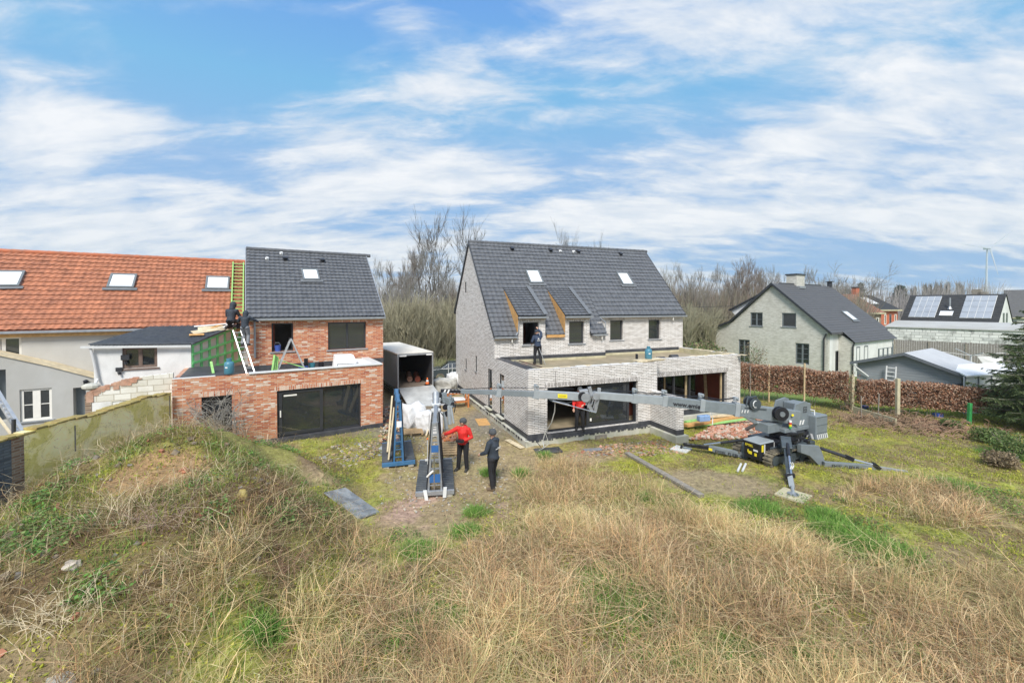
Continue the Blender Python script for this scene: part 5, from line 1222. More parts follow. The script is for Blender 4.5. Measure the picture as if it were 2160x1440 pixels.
for i, (zz_, lab) in enumerate(((640.5, 'upper overhead cable crossing behind both houses'), (664, 'lower overhead cable crossing behind both houses'))):
    pa, pb = at(500, zz_ - 4, 44), at(1700, zz_ + 1, 44); mb = MB(); n_ = 24
    mb.tube([pa.lerp(pb, k / n_) - Vector((0, 0, .6 * math.sin(math.pi * k / n_))) for k in range(n_ + 1)], .022, 5); o = mb.build('cable', M['crane_black']); tag(o, lab, 'cable', 'overhead cables')
# ------------------------------------------------------------ tracked spider crane
CR = Frame(8.4, 14.2, 24, 0)
cg = gz(9.6, 14.8); CR.o.z = 0
cr = empty('spider_crane', (8.4, 14.2, 0), R(24), 'grey tracked mini crane on four outriggers with its long boom reaching left', 'crane')
def L(px, py, Y): return CR.loc(at(px, py, Y))
# tracks
def track(b0):
    mb = MB(); Lt, Hh, wd = 2.35, .5, .3; a0_ = .12; r_ = Hh / 2; n = 46; pts = []
    per = 2 * (Lt - Hh) + math.pi * Hh
    def pos(s_):
        st = Lt - Hh
        if s_ < st: return (a0_ + r_ + s_, 0.0, 0)
        s_ -= st
        if s_ < math.pi * r_: t_ = s_ / r_; return (a0_ + r_ + st + r_ * math.sin(t_), r_ - r_ * math.cos(t_), t_)
        s_ -= math.pi * r_
        if s_ < st: return (a0_ + r_ + st - s_, Hh, math.pi)
        s_ -= st; t_ = s_ / r_; return (a0_ + r_ - r_ * math.sin(t_), r_ + r_ * math.cos(t_), math.pi + t_)
    for i in range(n):
        x_, z_, t_ = pos(per * i / n); d = Vector((math.cos(t_), 0, math.sin(t_))); c = Vector((x_, b0 + wd / 2, z_ + .02)); 
        nn_ = Vector((-d.z, 0, d.x)); mb.bar(c - d * .026 - Vector((0, 0, 0)), c + d * .026, wd, .07, up=nn_)
    m = 60; ring = [pos(per * i / m) for i in range(m)]
    vs = []
    for (x_, z_, t_) in ring:
        for s2 in (0.01, wd - .01): vs.append((x_, b0 + s2, z_ + .02))
    for (x_, z_, t_) in ring:
        nn_ = (-math.sin(t_), math.cos(t_))
        for s2 in (.01, wd - .01): vs.append((x_ + nn_[0] * .035, b0 + s2, z_ + .02 + nn_[1] * .035))
    fs = []
    for i in range(m):
        j = (i + 1) % m
        fs += [(2 * i, 2 * j, 2 * j + 1, 2 * i + 1), (2 * m + 2 * i, 2 * m + 2 * i + 1, 2 * m + 2 * j + 1, 2 * m + 2 * j), (2 * i, 2 * m + 2 * i, 2 * m + 2 * j, 2 * j), (2 * i + 1, 2 * j + 1, 2 * m + 2 * j + 1, 2 * m + 2 * i + 1)]
    mb.add(vs, fs); o = mb.build('track', M['rubber'], cr)
    mb = MB(); mb.box(a0_ + .35, a0_ + Lt - .35, b0 + .04, b0 + wd - .04, .16, .38)
    for k in range(5): x_ = a0_ + .25 + k * (Lt - .5) / 4; r2 = .17 if k in (0, 4) else .10; z_ = .27 if k in (0, 4) else .15; mb.cyl((x_, b0 + .02, z_), (x_, b0 + wd - .02, z_), r2, 14)
    mb.build('roller_frame', M['crane_dark'], o); return o
track(-.32); track(.86)
mb = MB(); mb.box(.5, 2.7, -.02, .86, .3, .62); mb.box(.9, 2.5, -.3, 1.15, .5, .68); mb.build('chassis', M['crane_dark'], cr, bevel=.02)
mb = MB(); random.seed(8)      # pipework and valves on the deck
for i in range(26):
    p = Vector((random.uniform(1.0, 2.2), random.uniform(-.35, .3), random.uniform(.55, .95))); q_ = p + Vector((random.uniform(-.25, .25), random.uniform(-.2, .2), random.uniform(-.12, .16)))
    mb.tube([p, (p + q_) / 2 + Vector((0, -.05, .06)), q_], .022, 6)
for i in range(9): p = Vector((random.uniform(1.1, 2.1), random.uniform(-.4, .2), random.uniform(.6, .85))); mb.box(p.x - .07, p.x + .07, p.y - .06, p.y + .06, p.z - .06, p.z + .06)
mb.build('hydraulics', M['crane_black'], cr)
# engine box
mb = MB(); mb.hexa([(0.02, 0, .2), (1.12, 0, .14), (1.12, .62, .14), (0.02, .62, .2), (0, 0, .78), (1.12, 0, .80), (1.12, .62, .80), (0, .62, .78)])
eb_ = mb.build('engine_box', M['crane_black'], cr, bevel=.03)
mb = MB(); mb.hexa([(-.01, -.01, .785), (.7, -.01, .80), (.7, .63, .80), (-.01, .63, .785), (.03, .02, .83), (.7, .02, .84), (.7, .6, .84), (.03, .6, .83)]); mb.build('engine_cover', M['crane_light'], cr)
mb = MB(); mb.box(.07, .16, -.012, -.002, .52, .75); mb.box(-.012, -.001, .3, .42, .36, .46); mb.box(-.012, -.001, .12, .2, .34, .44); mb.box(-.012, -.001, .42, .46, .40, .5)
st_ = mb.build('warning_label', M['yellow_mark'], eb_)
mb = MB(); mb.box(.2, .24, -.012, -.002, .45, .76); mb.box(.7, .715, -.012, -.002, .6, .78); mb.box(-.012, -.001, .08, .24, .5, .56); mb.build('data_label', M['white_mark'], eb_)
text('lettering', 'EMIEL', .12, M['yellow_mark'], eb_, (-.014, .55, .62), (0, -1, 0), (0, 0, 1))
# slewing ring and turret
mb = MB(); mb.cyl((1.75, .3, .62), (1.75, .3, .98), .5, 24); mb.cyl((1.75, .3, .98), (1.75, .3, 1.05), .58, 24); mb.build('slewing_ring', M['crane_black'], cr)
tz = 1.05
mb = MB(); mb.box(1.15, 2.75, -.1, .75, tz, tz + .14); mb.box(.55, 1.3, .1, .6, tz + .0, tz + .32); mb.build('turret_base', M['crane_grey'], cr, bevel=.02)
mb = MB()
for b0_ in (-.08, .62):
    mb.prism([(1.45, b0_, tz + .14), (2.65, b0_, tz + .14), (2.65, b0_, tz + .5), (2.45, b0_, tz + .95), (2.25, b0_, tz + 1.02), (1.75, b0_, tz + .95)], (0, .06, 0))
mb.build('turret_plate', M['crane_grey'], cr, bevel=.01)
mb = MB(); mb.box(2.1, 2.7, -.02, .62, tz + .14, tz + .9); mb.build('turret_tank', M['crane_grey'], cr, bevel=.03)
w0 = L(1720, 925, 15.3); w1 = L(1757, 925, 15.5); wz0, wz1 = L(1740, 926, 15.4).z, L(1740, 870, 15.4).z
mb = MB(); mb.box(2.45, 3.12, -.35, .75, wz0 + .12, wz1); cw = mb.build('counterweight', M['crane_grey'], cr, bevel=.04)
mb = MB()
for k in range(3): mb.box(2.48, 3.09, -.356, -.351, wz0 + .35 + k * .28, wz0 + .362 + k * .28)
mb.build('panel_groove', M['crane_dark'], cw)
mb = MB()
for k in range(6):
    x_ = 2.47 + k * .11; mb.prism([(x_ + .07, -.36, wz0 + .14), (x_ + .115, -.36, wz0 + .14), (x_ + .05, -.36, wz0 + .32), (x_, -.36, wz0 + .32)], (0, .006, 0))
    if k < 5: y_ = -.28 + k * .17; mb.prism([(2.442, y_, wz0 + .14), (2.442, y_ + .07, wz0 + .14), (2.442, y_ + .13, wz0 + .32), (2.442, y_ + .06, wz0 + .32)], (.005, 0, 0))
mb.build('warning_stripes', M['white_mark'], cw)
mb = MB(); mb.tube([(2.6, -.2, wz1), (2.6, -.2, wz1 + .16), (2.6, .6, wz1 + .16), (2.6, .6, wz1)], .018, 6); mb.build('grab_rail', M['white_plastic'], cr)
mb = MB(); mb.box(1.2, 2.9, -.1, .7, .86, .98); mb.box(2.2, 3.0, 0, .8, .7, .9); mb.build('turret_underside', M['crane_black'], cr)
mb = MB(); b0_ = -.088; x_, z_ = 2.25, tz + .72
mb.box(x_ - .1, x_ + .1, b0_, b0_ + .006, z_ - .1, z_ - .085); mb.box(x_ - .1, x_ + .1, b0_, b0_ + .006, z_ + .085, z_ + .1); mb.box(x_ - .1, x_ - .085, b0_, b0_ + .006, z_ - .1, z_ + .1); mb.box(x_ + .085, x_ + .1, b0_, b0_ + .006, z_ - .1, z_ + .1); mb.box(x_ - .008, x_ + .008, b0_, b0_ + .006, z_ - .1, z_ + .1); mb.box(x_ - .1, x_ + .1, b0_, b0_ + .006, z_ - .008, z_ + .008)
mb.build('emblem', M['black_mark'], cr)
for k, (c_, mt) in enumerate(((0, 'green_mark'), (.07, 'yellow_mark'), (.14, 'red_mark'), (.21, 'white_plastic'))):
    mb = MB(); mb.cyl((1.38, -.12, tz + .16 + c_), (1.38, -.12, tz + .225 + c_), .045, 10); mb.build('signal_lamp', M[mt], cr)
mb = MB()
for k in range(3): mb.prism([(1.75 + k * .16, -.09, tz + .2), (1.83 + k * .16, -.09, tz + .2), (1.9 + k * .16, -.09, tz + .36), (1.82 + k * .16, -.09, tz + .36)], (0, .006, 0))
mb.build('warning_stripes', M['white_mark'], cr)
# ---- boom: points in the photograph at the depth of the boom
YB0, YB1 = 14.85, 15.25
def B(px, py): f_ = (px - 925) / (1690 - 925); return L(px, py, YB1 + (YB0 - YB1) * f_)
up_ = (0, 0, 1)
def seg(mb, x0, y0, x1, y1, h0, h1, w0=None, w1=None):
    p, q_ = B(x0, y0), B(x1, y1); k = 12.9 / 890; mb.bar(p, q_, (w0 or h0) * k, h0 * k, up=up_, wd2=(w1 or h1) * k, ht2=h1 * k)
mb = MB(); seg(mb, 1683, 880, 1552, 863, 34, 29, 20, 20); bs = mb.build('boom_base', M['crane_grey'], cr, bevel=.02)
for (x0, y0, x1, y1, h, mt) in ((1552, 862.5, 1478, 854, 27, 'crane_grey'), (1480, 854.5, 1400, 844.5, 24, 'crane_grey'), (1402, 845, 1338, 839.5, 21, 'crane_light'), (1340, 840, 1255, 833, 18, 'crane_light')):
    mb = MB(); seg(mb, x0, y0, x1, y1, h, h * .96, h * .72, h * .7); mb.build('boom_section', M[mt], cr, bevel=.015)
for (x0, y0, x1, y1, h, mt) in ((1232, 836.5, 1130, 830.5, 19, 'crane_light'), (1132, 831, 1052, 827.5, 14.5, 'crane_grey'), (1054, 827.8, 972, 825, 11.5, 'crane_grey')):
    mb = MB(); seg(mb, x0, y0, x1, y1, h, h * .96, h * .7, h * .7); mb.build('jib_section', M[mt], cr, bevel=.012)
mb = MB(); seg(mb, 972, 825, 930, 824, 9.5, 9); jt_ = mb.build('jib_tip', M['crane_black'], cr, bevel=.01)
d_ = (B(930, 824) - B(972, 825)).normalized(); fy = Vector((0, -1, 0))
nf = d_.cross(Vector((0, 0, 1))).normalized(); 
if nf.y > 0: nf = -nf
mb = MB()
for k in range(5):
    c0 = B(969, 825) + d_ * (.13 * k) + nf * .062; mb.prism([c0 + Vector((0, 0, -.07)), c0 + d_ * .06 + Vector((0, 0, -.07)), c0 + d_ * .0 + Vector((0, 0, .07)), c0 - d_ * .06 + Vector((0, 0, .07))], nf * .005)
mb.build('warning_stripes', M['white_mark'], jt_)
# collars, brackets and hoses along the boom
for (px, py, s_) in ((1552, 862, 31), (1479, 853, 28), (1401, 844, 25), (1339, 839, 22), (1131, 830, 20), (1053, 827, 18)):
    mb = MB(); p, q_ = B(px - 5, py), B(px + 5, py + 1); k = 15 / 890; mb.bar(p, q_, s_ * k * .66, s_ * k * .9, up=up_)
    c0 = B(px, py - s_ / 2 - 4); mb.bar(c0 - Vector((.09, 0, 0)), c0 + Vector((.09, 0, 0)), .10, .09); mb.cyl(c0 + Vector((0, -.1, .05)), c0 + Vector((0, .1, .05)), .05, 10)
    mb.bar(B(px - 8, py + s_ * .36), B(px + 6, py + s_ * .5), .2, .05)
    mb.build('boom_collar', M['crane_light'], cr, bevel=.008)
mb = MB(); hose = [(1552, 838), (1520, 842), (1479, 836), (1440, 834), (1401, 829), (1370, 829), (1339, 825), (1300, 824)]
mb.tube([B(*h_) for h_ in hose], .014, 6); mb.tube([B(h_[0], h_[1] + 3) + Vector((0, .08, 0)) for h_ in hose], .012, 6); mb.tube([B(*h_) for h_ in ((1210, 820), (1131, 818), (1053, 817), (980, 820))], .012, 6)
mb.build('hose', M['crane_black'], cr)
mb = MB(); p = B(1178, 838) + nf * .15; dj = (B(1130, 830.5) - B(1232, 836.5)).normalized(); u_ = Vector((0, 0, 1))
c0 = B(1186, 833.5) + nf * .118; mb.prism([c0 - dj * .17 - u_ * .07, c0 + dj * .17 - u_ * .07, c0 + dj * .17 + u_ * .07, c0 - dj * .17 + u_ * .07], nf * .006); yl = mb.build('warning_label', M['yellow_mark'], cr)
text('lettering', '  CAUTION  ', .055, M['black_mark'], yl, c0 + dj * .15 + nf * .009 - u_ * .02, -dj, u_)
db_ = (B(1480, 854.5) - B(1400, 844.5)).normalized()
c0 = B(1417, 853) + nf * .14; tx = text('lettering', 'www.emiel', .22, M['black_mark'], cr, c0, db_, u_, bold=.004)
# elbow between boom and jib
mb = MB(); e0, e1 = B(1234, 836), B(1256, 834)
mb.cyl(e0 - nf * -.2, e0 + nf * -.2, .17, 16); mb.cyl(e1 + nf * .18, e1 - nf * .18, .13, 16)
mb.bar(B(1228, 828), B(1250, 868), .22, .2, up=nf, wd2=.1, ht2=.14); mb.bar(B(1262, 828), B(1255, 868), .16, .2, up=nf, wd2=.1, ht2=.14)
mb.bar(B(1222, 826), B(1240, 824), .25, .12); mb.bar(B(1243, 816), B(1249, 836), .12, .12); mb.bar(B(1264, 818), B(1262, 840), .1, .12)
for k in range(8): a0_ = B(1228 + k * 4, 826 + (k % 3) * 6) + nf * .16; mb.tube([a0_, a0_ + Vector((.1, 0, -.15)), a0_ + Vector((.05, 0, -.35))], .02, 6)
mb.build('elbow_joint', M['zinc'], cr, bevel=.008)
mb = MB(); mb.cyl(B(1228, 834) + nf * .2, B(1228, 834) + nf * .08, .16, 18); mb.bar(B(1236, 842), B(1252, 848), .14, .1); mb.build('elbow_motor', M['crane_black'], cr)
mb = MB(); mb.tube([B(1165, 844) + nf * .1, B(1200, 853) + nf * .1], .035, 8); mb.tube([B(1200, 853) + nf * .1, B(1256, 868.5) + nf * .1], .022, 8); mb.build('jib_cylinder', M['chrome'], cr)
mb = MB(); mb.bar(B(1156, 838), B(1170, 846), .12, .1); mb.tube([B(1175, 843), B(1195, 850), B(1215, 845), B(1228, 845)], .018, 6); mb.build('cylinder_mount', M['crane_dark'], cr)
# lift cylinder, hose reel, winch
mb = MB(); mb.tube([B(1588, 887), B(1622, 898)], .07, 12); mb.build('lift_cylinder', M['crane_light'], cr)
mb = MB(); mb.tube([B(1612, 895), B(1668, 914)], .085, 12); mb.build('lift_cylinder_barrel', M['crane_black'], cr)
mb = MB(); mb.bar(B(1568, 872), B(1592, 890), .3, .2, wd2=.2, ht2=.12); mb.bar(B(1655, 905), B(1682, 918), .25, .2); mb.build('cylinder_mount', M['crane_grey'], cr, bevel=.01)
rc = B(1637, 868) + nf * .3
mb = MB(); mb.cyl(rc, rc + nf * .05, .24, 28); mb.cyl(rc - nf * .14, rc - nf * .09, .24, 28); mb.cyl(rc - nf * .1, rc + nf * .01, .19, 24); rl = mb.build('hose_reel', M['crane_black'], cr)
mb = MB(); mb.cyl(rc + nf * .052, rc + nf * .09, .09, 16); mb.build('reel_hub', M['grey_frame'], rl)
mb = MB(); wc = B(1586, 849); mb.cyl(wc - nf * .2, wc + nf * .2, .17, 18); wn = mb.build('winch', M['crane_black'], cr)
mb = MB()
for s_ in (-.22, .22): mb.cyl(wc + nf * s_, wc + nf * (s_ + .02), .2, 20)
mb.tube([wc + Vector((-.3, 0, -.1)), wc + Vector((-.2, 0, .2)), wc + Vector((.2, 0, .2)), wc + Vector((.35, 0, -.12))], .03, 6); mb.bar(B(1566, 858), B(1612, 862), .3, .06); mb.build('winch_frame', M['crane_dark'], wn)
mb = MB(); mb.tube([wc + nf * .24 + Vector((.12 * math.cos(a_), 0, .12 * math.sin(a_))) for a_ in (i * .7 for i in range(9))], .018, 6); mb.build('winch_rope', M['pipe_white'], wn)
mb = MB(); c0 = B(1664, 872) + nf * .21; mb.cyl(c0, c0 + nf * .01, .045, 8); mb.build('warning_label', M['yellow_mark'], cr)
mb = MB()
for k in range(3): c0 = B(1558 + k * 6, 868) + nf * .185; mb.prism([c0, c0 + Vector((.05, 0, 0)), c0 + Vector((.08, 0, .1)), c0 + Vector((.03, 0, .1))], nf * .005)
mb.build('warning_stripes', M['white_mark'], cr)
# ---- outriggers
def pad(p, rz, mt='parapet_board', s_=.3):
    mb = MB(); c, s2 = math.cos(rz), math.sin(rz); q_ = [(p.x + (x_ * c - y_ * s2) * s_, p.y + (x_ * s2 + y_ * c) * s_) for x_, y_ in ((-1, -1), (1, -1), (1, 1), (-1, 1))]
    mb.hexa([(x_, y_, p.z) for x_, y_ in q_] + [(x_, y_, p.z + .05) for x_, y_ in q_]); return mb
# left
f0 = L(1437, 949, 16.0); f0.z = gz(*CR.w(f0.x, f0.y)[:2]) + .0
og = MB(); A_ = L(1579, 936, 14.95); B_ = L(1574, 957, 15.0); C0 = L(1495, 944, 15.55); D_ = Vector((f0.x, f0.y, f0.z + .3))
k_ = L(1560, 960, 15.05)
og.prism([L(1574, 928, 14.95), L(1592, 930, 14.9), L(1592, 952, 14.9), L(1575, 967, 15.0), L(1567, 967, 15.02), L(1567, 950, 15.02)], (0, .12, 0)); og.bar(L(1570, 960, 15.03), C0, .14, .2)
o1 = og.build('outrigger', M['crane_grey'], cr, bevel=.01)
mb = MB(); mb.bar(C0, L(1441, 937, 15.95), .1, .13); mb.cyl(L(1438, 938, 16.0), Vector((f0.x, f0.y, f0.z + .05)), .045, 8); lg = mb.build('outrigger_arm', M['crane_black'], o1, bevel=.01)
mb = MB(); ddd = (L(1441, 937, 15.95) - C0).normalized(); nn_ = ddd.cross(Vector((0, 0, 1))).normalized(); nn_ = nn_ if nn_.y < 0 else -nn_
for k in range(2):
    c0 = L(1445, 937.3, 15.93) - ddd * (.17 * k) + nn_ * .053; mb.prism([c0 + Vector((0, 0, -.065)), c0 - ddd * .08 + Vector((0, 0, -.065)), c0 - ddd * .16 + Vector((0, 0, .065)), c0 - ddd * .08 + Vector((0, 0, .065))], nn_ * .005)
mb.build('warning_stripes', M['white_mark'], o1)
mb = pad(f0, .4); mb.build('ground_pad', M['pipe_white'], o1)
mb = MB(); mb.tube([L(1485, 938, 15.6), L(1522, 933, 15.35)], .035, 10); mb.build('cylinder_rod', M['chrome'], o1)
mb = MB(); mb.tube([L(1520, 933.5, 15.36), L(1582, 926, 14.95)], .05, 10); mb.build('cylinder_barrel', M['crane_black'], o1)
da = (L(1570, 960, 15.03) - C0).normalized(); nn_ = da.cross(Vector((0, 0, 1))).normalized(); nn_ = nn_ if nn_.y < 0 else -nn_
text('lettering', 'EMIEL FLEBUS', .15, M['black_mark'], o1, L(1508, 952, 15.45) + nn_ * .085, da, (0, 0, 1))
mb = MB(); c0 = L(1495, 948, 15.55) + nn_ * .08; mb.prism([c0, c0 + da * .12, c0 + da * .12 + Vector((0, 0, .09)), c0 + Vector((0, 0, .09))], nn_ * .005); mb.build('warning_label', M['yellow_mark'], o1)
# towards the camera
f1 = L(1673, 1051, 12.0); f1.z = gz(*CR.w(f1.x, f1.y)[:2])
og = MB(); og.bar(L(1656, 925, 14.3), L(1660, 950, 13.9), .3, .26); og.bar(L(1660, 948, 13.9), L(1666, 1002, 12.95), .14, .17, up=(0, 1, 0)); o2 = og.build('outrigger', M['crane_dark'], cr, bevel=.015)
mb = MB(); mb.bar(L(1666, 1000, 12.96), L(1671, 1028, 12.5), .12, .14, up=(0, 1, 0)); mb.cyl(L(1671, 1026, 12.5), Vector((f1.x, f1.y, f1.z + .05)), .05, 8); mb.build('outrigger_arm', M['crane_light'], o2, bevel=.01)
mb = MB(); mb.tube([L(1664, 958, 13.55), L(1669, 1000, 12.85)], .035, 8); mb.build('cylinder_rod', M['chrome'], o2)
mb = MB(); mb.tube([L(1661, 936, 14.0), L(1664, 960, 13.5)], .055, 8); mb.bar(L(1656, 1004, 12.9), L(1676, 1002, 12.85), .08, .12); mb.build('cylinder_barrel', M['crane_black'], o2)
mb = MB(); 
for k in range(2):
    c0 = L(1667.5 + k * 4, 982, 13.0); mb.bar(c0 + Vector((0, 0, .1)), c0 + Vector((.06, 0, 0)), .02, .03, up=(0, 1, 0)); mb.bar(c0 + Vector((.06, 0, 0)), c0 + Vector((0, 0, -.1)), .02, .03, up=(0, 1, 0))
mb.build('arrow_mark', M['white_mark'], o2)
mb = pad(f1, .25, s_=.36); mb.build('ground_pad', M['parapet_board'], o2); mb = MB(); mb.cyl(f1 + Vector((0, 0, .05)), f1 + Vector((0, 0, .08)), .15, 14); mb.build('foot_plate', M['zinc'], o2)
# right
f2 = L(1912, 994, 13.85)
og = MB(); og.prism([L(px_, py_, 14.3) for px_, py_ in ((1690, 938), (1728, 940), (1735, 955), (1741, 975), (1736, 985), (1727, 980), (1708, 961), (1690, 955))], (0, .14, 0)); og.bar(L(1737, 978, 14.2), L(1852, 986, 13.95), .14, .17)
o3 = og.build('outrigger', M['crane_grey'], cr, bevel=.01)
mb = MB(); mb.bar(L(1850, 986, 13.96), L(1914, 996, 13.8), .1, .11); mb.build('outrigger_arm', M['zinc'], o3, bevel=.01)
mb = MB(); mb.tube([L(1795, 967, 14.15), L(1848, 981, 13.95)], .028, 8); mb.build('cylinder_rod', M['chrome'], o3)
mb = MB(); mb.tube([L(1731, 945, 14.45), L(1798, 968, 14.13)], .055, 8); mb.bar(L(1783, 962, 14.2), L(1800, 969, 14.12), .13, .13); mb.bar(L(1842, 978, 13.95), L(1854, 988, 13.93), .16, .12); mb.build('cylinder_barrel', M['crane_black'], o3)
da = (L(1852, 986, 13.95) - L(1737, 978, 14.2)).normalized(); nn_ = da.cross(Vector((0, 0, 1))).normalized(); nn_ = nn_ if nn_.y < 0 else -nn_
text('lettering', 'EMIEL FLEBUS', .14, M['black_mark'], o3, L(1751, 983.5, 14.17) + nn_ * .08, da, (0, 0, 1))
mb = MB(); c0 = L(1828, 989, 14.0) + nn_ * .075; mb.prism([c0, c0 + da * .1, c0 + da * .1 + Vector((0, 0, .08)), c0 + Vector((0, 0, .08))], nn_ * .005); mb.build('warning_label', M['yellow_mark'], o3)
mb = MB(); c0 = L(1722, 952, 14.5) + Vector((0, -.01, 0)); mb.prism([c0, c0 + Vector((.09, 0, 0)), c0 + Vector((.045, 0, .09))], (0, -.006, 0)); mb.build('warning_label', M['yellow_mark'], o3)
# far side
og = MB(); og.bar((2.3, 1.1, .7), (2.9, 2.2, .6), .14, .2); og.bar((2.9, 2.2, .6), (3.3, 3.0, .1), .1, .12); o4 = og.build('outrigger', M['crane_grey'], cr, bevel=.01)

# ---- vacuum lifter and cable head hanging from the jib tip, over the racks
vl = empty('vacuum_lifter', CR.w(*B(932, 830)[:2]), 0, 'grey vacuum lifting head hanging under the striped tip of the crane jib', 'lifting device'); vo = vl.location.copy(); vl.location.z = 0
def Vp(px, py, Y): return at(px, py, Y) - Vector((vo.x, vo.y, 0))
mb = MB(); mb.bar(Vp(934, 828, 15.2), Vp(938, 850, 15.1), .2, .2); mb.bar(Vp(926, 838, 15.1), Vp(952, 842, 15.1), .16, .14); mb.bar(Vp(944, 840, 15.1), Vp(955, 860, 15.0), .14, .16)
for k in range(6): mb.bar(Vp(930 + k * 5, 832 + (k % 2) * 6, 15.1), Vp(932 + k * 5, 846 + (k % 3) * 5, 15.05), .06, .07)
mb.build('head', M['crane_grey'], vl, bevel=.01)
mb = MB()
for px, py, r_ in ((926, 833, .10), (940, 858, .10), (942, 872, .09), (955, 852, .07)): c0 = Vp(px, py, 15.0); mb.cyl(c0 + Vector((0, -.06, 0)), c0 + Vector((0, .06, 0)), r_, 18)
mb.build('suction_cup', M['crane_black'], vl)
mb = MB(); mb.bar(Vp(946, 855, 15.0), Vp(949, 895, 14.9), .12, .1); mb.tube([Vp(951, 856, 14.95), Vp(957, 893, 14.85)], .04, 8); mb.bar(Vp(937, 868, 15), Vp(942, 905, 14.9), .1, .1); mb.build('mast', M['crane_light'], vl, bevel=.01)
mb = MB(); mb.tube([Vp(936, 836, 15.1), Vp(928, 850, 15.0), Vp(930, 870, 15.0), Vp(938, 880, 14.95)], .02, 6); mb.tube([Vp(953, 838, 15.1), Vp(962, 850, 15.0), Vp(958, 870, 15.0)], .018, 6); mb.build('hose', M['crane_black'], vl)
# ------------------------------------------------------------ steel A-frame glass racks
def glass_rack(loc, rz, steel, label, Wd, Ln, Hh, aw=.30, lights=True):
    e = empty('glass_rack', loc, rz, label, 'glass rack', 'A-frame glass racks'); hw = Wd / 2
    mb = MB()
    mb.box(-hw, hw, -.06, .04, .08, .20); mb.box(-hw, hw, Ln - .04, Ln + .06, .08, .20)
    for x_ in (-hw + .04, hw - .04, -aw / 2, aw / 2): mb.box(x_ - .035, x_ + .035, .04, Ln - .04, .10, .18)
    mb.build('base_frame', M[steel], e, bevel=.006)
    for s_ in (-1, 1):
        mb = MB(); n = int(Ln / .135)
        for i in range(n): y_ = .07 + i * (Ln - .12) / n; mb.box(min(s_ * (aw / 2 + .03), s_ * hw), max(s_ * (aw / 2 + .03), s_ * hw), y_, y_ + .085, .19, .225)
        mb.build('slat_deck', M['slat_rubber'], e)
        mb = MB(); mb.box(min(s_ * (aw / 2 + .03), s_ * (hw - .02)), max(s_ * (aw / 2 + .03), s_ * (hw - .02)), .05, Ln - .05, .15, .16); mb.build('deck_plate', M['alu'], e)
    for k in range(2):
        mb = MB(); x_ = (-hw + .14, hw - .14)[k]; mb.box(x_ - .09, x_ + .09, -.04, .06, 0, .079); mb.box(x_ - .09, x_ + .09, Ln - .1, Ln, 0, .079); mb.build('support_block', M['stone_grey'], e)
    for y_ in (.06, Ln * .5, Ln - .08):
        mb = MB()
        for s_ in (-1, 1): mb.bar((s_ * aw / 2, y_, .18), (s_ * .06, y_, Hh), .05, .05, up=(0, 1, 0))
        nr = 8
        for i in range(nr): f_ = (i + .6) / nr; w_ = aw / 2 + (.06 - aw / 2) * f_; mb.box(-w_, w_, y_ - .012, y_ + .012, .18 + (Hh - .18) * f_ - .012, .18 + (Hh - .18) * f_ + .012)
        mb.build('a_frame', M[steel], e)
    mb = MB(); mb.box(-.05, .05, 0, Ln, Hh - .06, Hh)
    for f_ in (.25, .6):
        w_ = aw / 2 + (.06 - aw / 2) * f_; z_ = .18 + (Hh - .18) * f_
        for s_ in (-1, 1): mb.box(s_ * w_ - .02, s_ * w_ + .02, .06, Ln - .06, z_ - .02, z_ + .02)
    for i in range(5): y_ = .1 + i * (Ln - .2) / 5; mb.bar((aw / 2 * .8, y_, .3 + .0), (.07, y_ + (Ln - .2) / 5, Hh - .2), .02, .02)
    mb.build('ridge_beam', M[steel], e)
    for s_ in (-1, 1):
        mb = MB()
        for y_ in (.06, Ln * .5, Ln - .08): mb.bar((s_ * (aw / 2 + .045), y_, .22), (s_ * .105, y_, Hh), .03, .09, up=(0, 1, 0))
        mb.each('rubber_strip', M['crane_black'], e)
    return e
p = onz(841, 989, 0); r1 = glass_rack((p.x, p.y, gz(p.x, p.y)), R(17), 'blue_steel', 'blue steel A-frame glass rack with black slatted base, the farther of the two', 1.08, 2.15, 2.25)
mb = MB(); mb.bar((-.36, .9, .24), (-.17, 1.9, 2.0), .05, .25, up=(0, 1, 0)); mb.bar((-.33, .2, .24), (-.13, .6, 1.9), .04, .3, up=(0, 1, 0)); o = mb.build('edge_guard', M['pale_timber'], r1)
mb = MB(); mb.box(-.06, .1, .02, .035, 1.35, 1.55); mb.build('data_label', M['white_plastic'], r1)
p = onz(917.5, 1046, 0); r2 = glass_rack((p.x, p.y, gz(p.x, p.y)), R(9.5), 'zinc', 'grey steel A-frame glass rack with black slatted base, nearest the camera', 1.10, 2.5, 2.15, aw=.38)
mb = MB(); mb.box(-.15, .15, .01, .03, .42, .66); mb.box(-.1, .1, .0, .02, 1.3, 1.5); mb.build('sign_plate', M['blue_label'], r2)
mb = MB(); mb.tube([(-.02, 0.0, .2), (-.02, .0, 1.2)], .018, 8); mb.box(-.08, .04, -.01, .01, 1.0, 1.04); mb.build('lever', M['chrome'], r2)
mb = MB(); mb.tube([(-.22, .02, .6), (-.14, -.03, .7), (-.05, -.02, .78)], .03, 8); mb.build('strap_ring', M['white_pvc'], r2)
mb = MB(); mb.hexa([(.22, -.12, .02), (.32, -.12, .02), (.32, -.06, .02), (.22, -.06, .02), (.24, -.1, .3), (.34, -.1, .3), (.34, -.04, .3), (.24, -.04, .3)]); mb.hexa([(-.28, -.16, .0), (-.18, -.2, .0), (-.18, -.14, .0), (-.28, -.1, .0), (-.33, -.1, .26), (-.23, -.1, .26), (-.23, -.06, .26), (-.33, -.06, .26)]); mb.build('clamp_arm', M['pipe_white'], r2)
